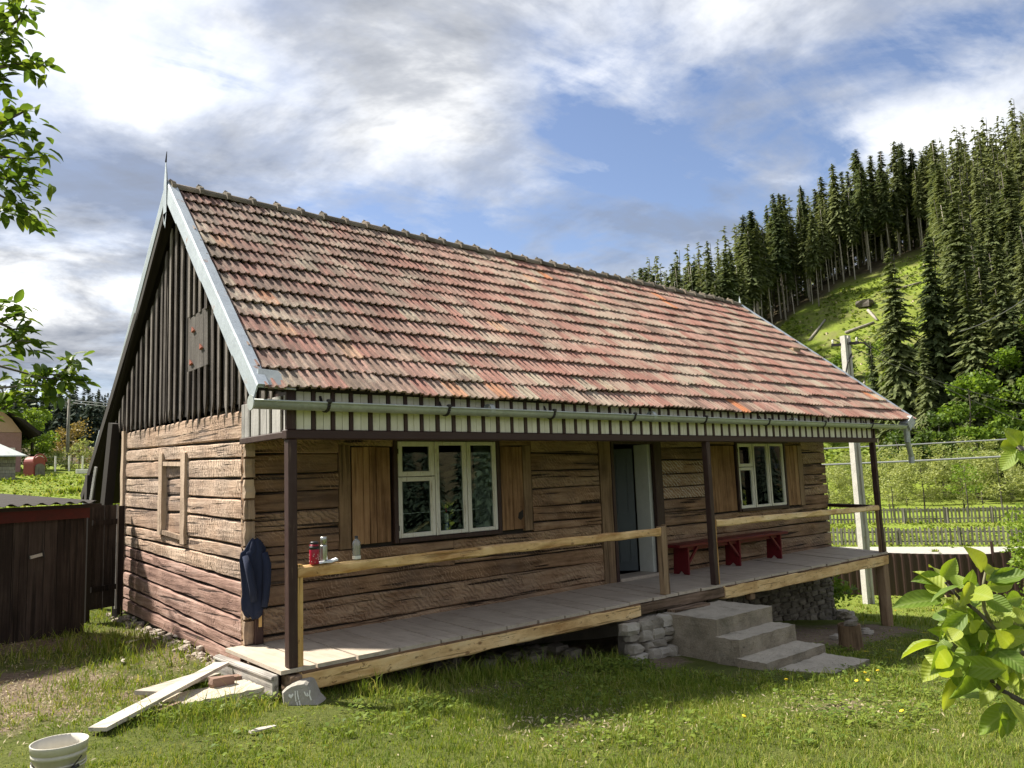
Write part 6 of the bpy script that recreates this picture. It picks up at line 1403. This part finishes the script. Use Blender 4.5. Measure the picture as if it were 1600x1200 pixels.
for args in ((190000, 3.0, 8.5, -4, 84, .062, .0058, 1, .8), (100000, 8.0, 13.5, -6, 84, .070, .0075, 2, .9), (52000, 13, 24, 2, 84, .09, .011, 3, 1.0), (30000, 24, 60, 56, 84, .11, .03, 4, 1.0), (16000, 13, 60, 4, 18, .11, .03, 5, .8)):
    v_, t_ = grass_field(*args); gv.append(v_); gt.append(t_+b0); b0 += len(v_)
tag(link('grass', mesh_np('grass', np.concatenate(gv), np.concatenate(gt)), M['grass']), 'short green lawn grass with longer tufts along the porch', 'grass', kind='stuff')
# broad-leaved weeds: small rosettes of folded leaves
def weeds(n, spots_, seed, size, hgt):
    rng = np.random.default_rng(seed); Vs = []; 
    for (cx, cy, rx_, ry_, k) in spots_:
        for q in range(int(n*k)):
            t = rng.random()**.5; a = rng.uniform(0, 2*pi); x = cx+cos(a)*t*rx_; y = cy+sin(a)*t*ry_
            if keep_out(np.array([x]), np.array([y]))[0]: continue
            z = gz(x, y); L = rng.integers(3, 7); hh_ = hgt*rng.uniform(.3, 1.2)
            for j in range(L):
                b = rng.uniform(0, 2*pi); s_ = size*rng.uniform(.6, 1.4); rr_ = rng.uniform(.01, .05); c = np.array([x+cos(b)*rr_, y+sin(b)*rr_, z+hh_*rng.uniform(.4, 1)]); d_ = np.array([cos(b), sin(b), rng.uniform(-.2, .6)]); d_ /= np.linalg.norm(d_); s2 = np.cross(d_, [0, 0, 1]); s2 = s2/np.linalg.norm(s2)
                Vs += [c, c+d_*s_*.5+s2*s_*.33+np.array([0, 0, .006]), c+d_*s_, c+d_*s_*.5-s2*s_*.33+np.array([0, 0, .006])]
    Vs = np.array(Vs); return mesh_np('weeds', Vs, np.arange(len(Vs)).reshape(-1, 4))
M['weed'] = leafy('weed_leaves', [(0.06,0.10,0.018), (0.12,0.185,0.028), (0.21,0.27,0.04)], .4, .55, 3, 0.0)
wsp = [(2.9, -.75, 1.0, .45, 1.6), (3.7, -.5, .6, .3, 1.8), (1.8, -1.1, 1.2, .6, 1), (3.2, -1.7, 1.6, .6, 1), (5.0, -2.6, 1.6, .5, 1.1), (4.3, -3.4, 1.6, .5, 1.6), (3.0, -3.3, 1.2, .6, 1.2), (1.4, -2.6, 1.0, .5, .8), (6.6, -2.4, 1.6, .8, .6), (5.3, -4.2, 1.4, .4, 1.2), (-.85, -.05, .7, .22, 1.5), (.6, -.8, .5, .4, .7), (8.5, -1.8, 2, .8, .6), (-.4, -1.2, .9, .5, .5), (7.3, -1.1, .3, .3, .6), (4.5, -.95, .4, .35, .9)]
tag(link('weeds', weeds(95, wsp, 5, .042, .07), M['weed']), 'low broad-leaved weeds growing through the lawn before the porch', 'weeds', kind='stuff')
tag(link('dry_litter', (lambda rng: mesh_np('dry_litter', *leaf_quads((lambda x, y: np.stack([x, y, ground_z(x, y)+.008+.01*rng.random(len(x))], -1))(*(lambda c: (c[:,0]+rng.normal(size=len(c))*.55, c[:,1]+rng.normal(size=len(c))*.5))(np.array([(-1.9, 1.6), (-1.2, 3.4), (-2.6, .4), (1.3, -2.1), (3.6, -3.0), (2.3, -.5), (-.8, 1.8), (-1.5, .9)])[rng.integers(0, 8, 5200)])), np.full(5200, .04), rng, up=3.0, aspect=.3)))(np.random.default_rng(3)), leafy('dry_grass_litter', [(0.20,0.15,0.08), (0.33,0.27,0.16), (0.47,0.40,0.26)], .2, .8, 5, 0.0)), 'dry straw-coloured litter scattered on the worn lawn', 'litter', kind='stuff')
# dandelions one can count
M['dandelion'] = plain('dandelion_yellow', (0.78,0.56,0.02), 0.7); M['stem'] = plain('green_stem', (0.14,0.20,0.04), 0.6)
hm = MB().lathe([(0, .0), (.006, .001), (.016, .008), (.019, .012), (.014, .017), (0, .019)], (0, 0, 0), 10); hme = hm.mesh('flower_head'); hme.materials.append(M['dandelion'])
smh = MB().tube([(0, 0, -.01), (.004, .002, .05), (0, 0, .1)], [.0022, .002, .0018], 5).mesh('stem'); smh.materials.append(M['stem'])
dsp = [(4.50, -2.75), (4.62, -2.80), (4.95, -2.62), (5.15, -2.66), (5.05, -3.62), (5.35, -3.7), (5.25, -3.95), (5.6, -3.75), (4.0, -2.3), (3.3, -3.7), (6.3, -3.0), (2.2, -3.0), (13.5, .6), (14.2, .2), (15.5, .9), (16.2, .5), (14.8, 1.4), (13.0, 1.1), (17, 1.6), (18, 1.1), (16.8, 2.2), (15.4, 2.0)]
for k, (x, y) in enumerate(dsp):
    far = x > 12; h_ = R.uniform(.06, .11)*(1.4 if far else 1); z = gz(x, y)
    t = thing('dandelion', 'yellow dandelion in the sunny grass beyond the porch leg' if far else 'yellow dandelion flowering in the lawn below the steps', 'flower', (x, y, z), 'dandelions beyond the porch leg' if far else 'dandelions below the steps')
    o = bpy.data.objects.new('stem', smh); COL.objects.link(o); o.parent = t; o.scale = (1, 1, h_/.1)
    o = bpy.data.objects.new('flower_head', hme); COL.objects.link(o); o.parent = t; o.location = (0, 0, h_-.004); o.scale = (1.25 if far else 1.0,)*3; o.rotation_euler = (R.uniform(-.4, .4), R.uniform(-.4, .4), 0)
# shrub at the far house corner
broad_tree('corner_shrub', 'leafy bright green shrub behind the far corner of the log wall', 'shrub', (13.0, 2.3, gz(13, 2.3)-.05), 1.9, .9, 131, 'broad', n=1500, size=.12, clump=.34, r0=.03, lo=.1, limb=10)
# ------------------------------------------------------------------ near fruit trees
def leaf_mesh(L=.075, w=.045, cup=.25, curl=.3, seed=0, wavy=.05):
    """pointed oval leaf along +X with folded midrib, drooping tip and waved margin"""
    rl_ = random.Random(seed); m = MB(); n = 9
    for i in range(n+1):
        t = i/n; hw = w/2*(sin(pi*t**.85)**.8 if 0 < t < 1 else 0)*(1+.05*rl_.uniform(-1, 1)); z = -curl*L*t*t*.6; x = L*(t-.04*t*t)
        z2 = z+cup*hw+wavy*w*sin(i*2.3+seed)*.5; m.v += [(x, -hw, z2), (x, -hw*.5, z+cup*hw*.35), (x, 0, z), (x, hw*.5, z+cup*hw*.35), (x, hw, z2+wavy*w*.3*sin(i*1.7+seed))]
    for i in range(n):
        for k in range(4): m.f.append((i*5+k, (i+1)*5+k, (i+1)*5+k+1, i*5+k+1))
    e_ = m.mesh('leaf'); e_.polygons.foreach_set('use_smooth', np.ones(len(e_.polygons), dtype=bool)); return e_
AL = [leaf_mesh(.075, .045, c, k, i) for i, (c, k) in enumerate(((.25, .2), (.5, .5), (.7, .35), (.15, .7), (.35, -.15)))]
for e_ in AL: e_.materials.append(M['apple'])
def orient(base, tip, up, roll=0.0):
    x = (tip-base).normalized(); z = (up-x*up.dot(x)).normalized(); y = z.cross(x); q = Matrix((x, y, z)).transposed()
    return (q @ Matrix.Rotation(roll, 3, 'X')).to_euler()
# apple tree: trunk stands just right of the photographer
atx, aty = -.95, -6.55; atz = gz(atx, aty)
AT = thing('apple_tree', 'young apple tree with large bright green leaves beside the viewpoint', 'tree', (atx, aty, atz))
def zp(zx, zy, d_): return at(1400+zx/4.285, 840+zy/4.285, d_)
D0 = 1.18
tk = [Vector((atx, aty, atz-.2)), Vector((atx+.02, aty+.01, atz+.5)), Vector((atx-.01, aty+.03, atz+1.0)), Vector((atx+.03, aty+.02, atz+1.7)), Vector((atx, aty, atz+2.3))]
obj('trunk', MB().tube(tk, [.05, .042, .036, .026, .012], 10), M['bark'], AT, smooth=True)
br_ = [tk[2].lerp(tk[1], .3), zp(1500, 1290, D0+.03), zp(857, 1105, D0), zp(700, 1020, D0), zp(640, 960, D0-.01), zp(470, 870, D0-.02), zp(345, 790, D0-.03)]
obj('branch', MB().tube(br_, [.010, .0045, .0034, .003, .0026, .002, .0013], 8), M['bark'], AT, smooth=True)
b2 = [tk[2].lerp(tk[3], .1), zp(1500, 900, D0+.08), zp(900, 790, D0+.03), zp(740, 740, D0+.02), zp(650, 600, D0+.01), zp(540, 490, D0), zp(420, 400, D0-.01), zp(330, 300, D0-.02)]
obj('branch', MB().tube(b2, [.010, .0045, .0034, .003, .0028, .0024, .002, .0014], 8), M['bark'], AT, smooth=True)
obj('twig', MB().tube([zp(640, 590, D0+.01), zp(590, 480, D0), zp(580, 340, D0-.01), zp(600, 230, D0-.01)], [.0026, .0024, .002, .0014], 7), M['twig'], AT, smooth=True)
b3 = [tk[3].lerp(tk[2], .5), at(1680, 730, 1.2), at(1600, 703, 1.15), at(1588, 697, 1.15)]
obj('branch', MB().tube(b3, [.01, .006, .004, .002], 8), M['bark'], AT, smooth=True)
def aleaf(b, t, w_px, up, k=None):
    L = (t-b).length; k = R.randrange(5) if k is None else k; o = link('leaf', AL[k], None, AT, b, orient(b, t, up, R.uniform(-.35, .35)))
    o.scale = (L/.075, max(.45, w_px/4.285/FPX*D0*1.02/.045), L/.075); return o
LV = [(575,230,490,55,105),(290,250,265,140,75),(310,280,412,142,70),(330,300,105,268,80),(330,345,185,328,60),(335,365,205,465,62),(430,345,398,232,62),(462,340,548,246,78),(548,300,465,380,72),(600,285,720,212,60),(620,285,900,255,115),(600,240,655,205,55),(640,300,870,215,60),(600,335,780,300,66),(600,400,785,490,95),(590,440,452,452,72),(480,495,315,480,92),(320,555,248,448,66),(420,560,615,780,112),(520,602,655,682,78),(640,705,880,650,95),(425,685,335,600,78),(462,765,365,668,66),(350,790,150,945,120),(405,800,395,1062,95),(350,800,258,738,55),(640,805,842,930,140),(560,840,752,1012,112),(520,862,612,1035,105),(480,885,505,1005,66),(690,760,890,860,105),(760,525,880,530,76),(650,525,805,512,76),(790,960,840,1045,62),(650,965,705,1030,52),(425,470,345,415,62),(520,470,452,338,66),(560,360,500,430,60),(340,760,300,690,50),(700,640,640,560,60),(760,720,700,640,64),(560,760,500,680,70),(600,700,545,620,66),(680,880,600,800,80),(780,880,860,960,90),(430,620,350,680,60),(500,560,560,640,70),(640,470,720,420,62),(700,560,790,590,70),(380,430,330,510,55),(590,860,660,960,85),(730,420,830,400,70)]
tosun = (SUN*.35+Vector((0, 0, .45))-CF*1.0).normalized()
for k, (b0_, b1_, t0_, t1_, w_) in enumerate(LV):
    dj = R.uniform(-.05, .05) if k > 36 else R.uniform(-.03, .02); dt = R.uniform(-.03, .03)
    aleaf(zp(b0_, b1_, D0+dj), zp(t0_, t1_, D0+dj+dt), w_, (tosun+Vector((R.uniform(-.45, .45), R.uniform(-.45, .45), R.uniform(-.35, .35)))).normalized())
for (b0_, b1_, t0_, t1_, w_) in ((1592,697,1572,668,22),(1588,698,1560,700,16),(1590,702,1562,735,17),(1596,696,1612,672,22),(1598,702,1625,712,22),(1605,704,1600,728,18)):
    aleaf(at(b0_, b1_, 1.15), at(t0_, t1_, 1.14), w_*4.285, tosun)
for bq in (br_[3:], b2[3:]):
    for k in range(19):
        i = R.randrange(len(bq)-1); p = bq[i].lerp(bq[i+1], R.random())+Vector((R.uniform(-1, 1), R.uniform(-1, 1), R.uniform(-1, 1)))*.028; d_ = (Vector((R.uniform(-1, 1), R.uniform(-1, 1), R.uniform(-.9, .5)))-CR*.5).normalized(); L = R.uniform(.030, .058)
        o = link('leaf', AL[k % 5], None, AT, p, orient(p, p+d_*.06, (tosun+Vector((R.uniform(-.8, .8), R.uniform(-.8, .8), R.uniform(-.6, .6)))).normalized())); o.scale = (L/.06, L/.085, L/.075)
# more of the crown, up and right of the view
for k in range(70):
    t = R.random(); p = tk[2].lerp(tk[4], t)+Vector((R.uniform(-.1, .5), R.uniform(-.4, .25), R.uniform(-.1, .2))); d_ = Vector((R.uniform(-1, 1), R.uniform(-1, 1), R.uniform(-.6, .4))).normalized()
    o = link('leaf', AL[k % 5], None, AT, p, orient(p, p+d_*.07, Vector((0, 0, 1.01)))); 
for k in range(9):
    a = k*.7; p0 = tk[2].lerp(tk[4], k/9); obj('twig', MB().tube([p0, p0+Vector((.25+.2*cos(a), -.1+.25*sin(a), .1))], [.006, .002], 5), M['twig'], AT)
# plum tree at the left: trunk out of view, twigs reaching in
ptx, pty = -4.85, -2.6; ptz = gz(ptx, pty); PT = thing('plum_tree', 'fruit tree whose leafy twigs reach in from the side against the clouds', 'tree', (ptx, pty, ptz))
DP = 3.7
pk_ = [Vector((ptx, pty, ptz-.2)), Vector((ptx+.03, pty-.02, ptz+1.0)), Vector((ptx+.1, pty-.1, ptz+1.8)), Vector((ptx+.2, pty-.2, ptz+2.9)), Vector((ptx+.25, pty-.3, ptz+4.0)), Vector((ptx+.3, pty-.35, ptz+5.2))]
obj('trunk', MB().tube(pk_, [.13, .10, .085, .06, .04, .015], 10), M['bark'], PT, smooth=True)
PLM = [leaf_mesh(.062, .028, c, k, i+10) for i, (c, k) in enumerate(((.3, .3), (.5, .5), (.2, .1)))]
for e_ in PLM: e_.materials.append(M['plum'])
def twig(px_pts, r_, d_=DP, ang=None):
    pts = [at(u_, v_, d_+R.uniform(-.08, .08)) for u_, v_ in px_pts]; obj('twig', MB().tube(pts, [r_*(1-.75*i/(len(pts)-1)) for i in range(len(pts))], 6), M['bark'], PT, smooth=True); return pts
PLN = [0]; PLV = []; PLF = []
def leaves_along(pts, n, spread=.02, size=1.0, t0=.25):
    """the first leaves are single parts, the rest are gathered for one joined part"""
    for k in range(n):
        t = t0+(1-t0)*(k+R.random())/n*.999; i = min(int(t*(len(pts)-1)), len(pts)-2); f_ = t*(len(pts)-1)-i; p = pts[i].lerp(pts[i+1], f_); ax = (pts[i+1]-pts[i]).normalized()
        d_ = (ax*R.uniform(.1, 1.0)+Vector((R.uniform(-1, 1), R.uniform(-1, 1), R.uniform(-.7, .5)))).normalized(); p = p+Vector((R.uniform(-1, 1), R.uniform(-1, 1), R.uniform(-1, 1)))*spread
        rot = orient(p, p+d_*.06, (Vector((0, 0, 1.0))+Vector((R.uniform(-.6, .6), R.uniform(-.6, .6), 0))).normalized()); s_ = size*R.uniform(.6, 1.25)
        if PLN[0] < 290 and k % 3 == 0:
            o = link('leaf', PLM[k % 3], None, PT, p, rot); o.scale = (s_, s_, s_); PLN[0] += 1
        else:
            e_ = PLM[(k+PLN[0]) % 3]; rm_ = rot.to_matrix(); b0 = len(PLV)
            for v in e_.vertices: PLV.append(tuple(rm_ @ (v.co*s_)+p))
            for q in e_.polygons: PLF.append(tuple(b0+i2 for i2 in q.vertices))
TW = [([(-160, 150), (-60, 90), (-10, 60), (30, 30), (42, 8)], 14), ([(-160, 150), (-50, 120), (0, 105), (40, 98), (70, 102)], 18), ([(-60, 120), (-10, 60), (15, 20), (22, -15)], 10), ([(-40, 130), (0, 60), (28, 62)], 9), ([(-60, 140), (-15, 120), (10, 122)], 7),
      ([(-170, 300), (-60, 230), (-5, 195), (30, 178), (42, 172)], 12), ([(-60, 240), (0, 215), (35, 206), (58, 205)], 12), ([(-70, 260), (0, 245), (40, 248), (64, 250)], 14), ([(-80, 290), (-10, 275), (30, 285), (64, 292)], 14), ([(-90, 300), (0, 305), (35, 325), (60, 343)], 16), ([(-60, 300), (-5, 320), (25, 338)], 9), ([(-60, 260), (-20, 250), (15, 262)], 9),
      ([(-170, 640), (-60, 540), (0, 500), (30, 490), (48, 500)], 14), ([(-80, 560), (-10, 545), (30, 532), (66, 536)], 14), ([(-80, 570), (0, 572), (50, 586), (100, 585), (120, 582)], 22), ([(50, 588), (80, 592), (112, 592)], 9), ([(-80, 600), (0, 606), (45, 602), (75, 604), (108, 612)], 18), ([(-60, 610), (10, 615), (40, 625), (62, 628)], 10), ([(-60, 640), (0, 640), (30, 625)], 9), ([(90, 590), (108, 570), (114, 563)], 7), ([(-60, 520), (-10, 490), (10, 470)], 8), ([(0, 505), (20, 515), (45, 510)], 7)]
for pts_, n_ in TW:
    pp = twig(pts_, .010 if pts_[0][0] < -150 else .006); leaves_along(pp, int(n_*3.0), .045, .98, .3)
pm_ = MB(); pm_.v, pm_.f = PLV, PLF; tag(obj('foliage', pm_, M['plum'], PT, smooth=True), kind='stuff')
for (u_, v_) in ((-160, 150), (-170, 300), (-170, 640)):
    e_ = at(u_, v_, DP); k_ = min(pk_, key=lambda q: (q-e_).length); obj('limb', MB().tube([k_, k_.lerp(e_, .5)+Vector((0, 0, .05)), e_], [.035, .022, .012], 7), M['bark'], PT, smooth=True)
for k in range(7):
    a = k*.9; p0 = pk_[2+k % 3]; e_ = p0+Vector((-.5+.5*cos(a), .3+.6*sin(a), .35)); obj('limb', MB().tube([p0, e_], [.03, .006], 6), M['bark'], PT)
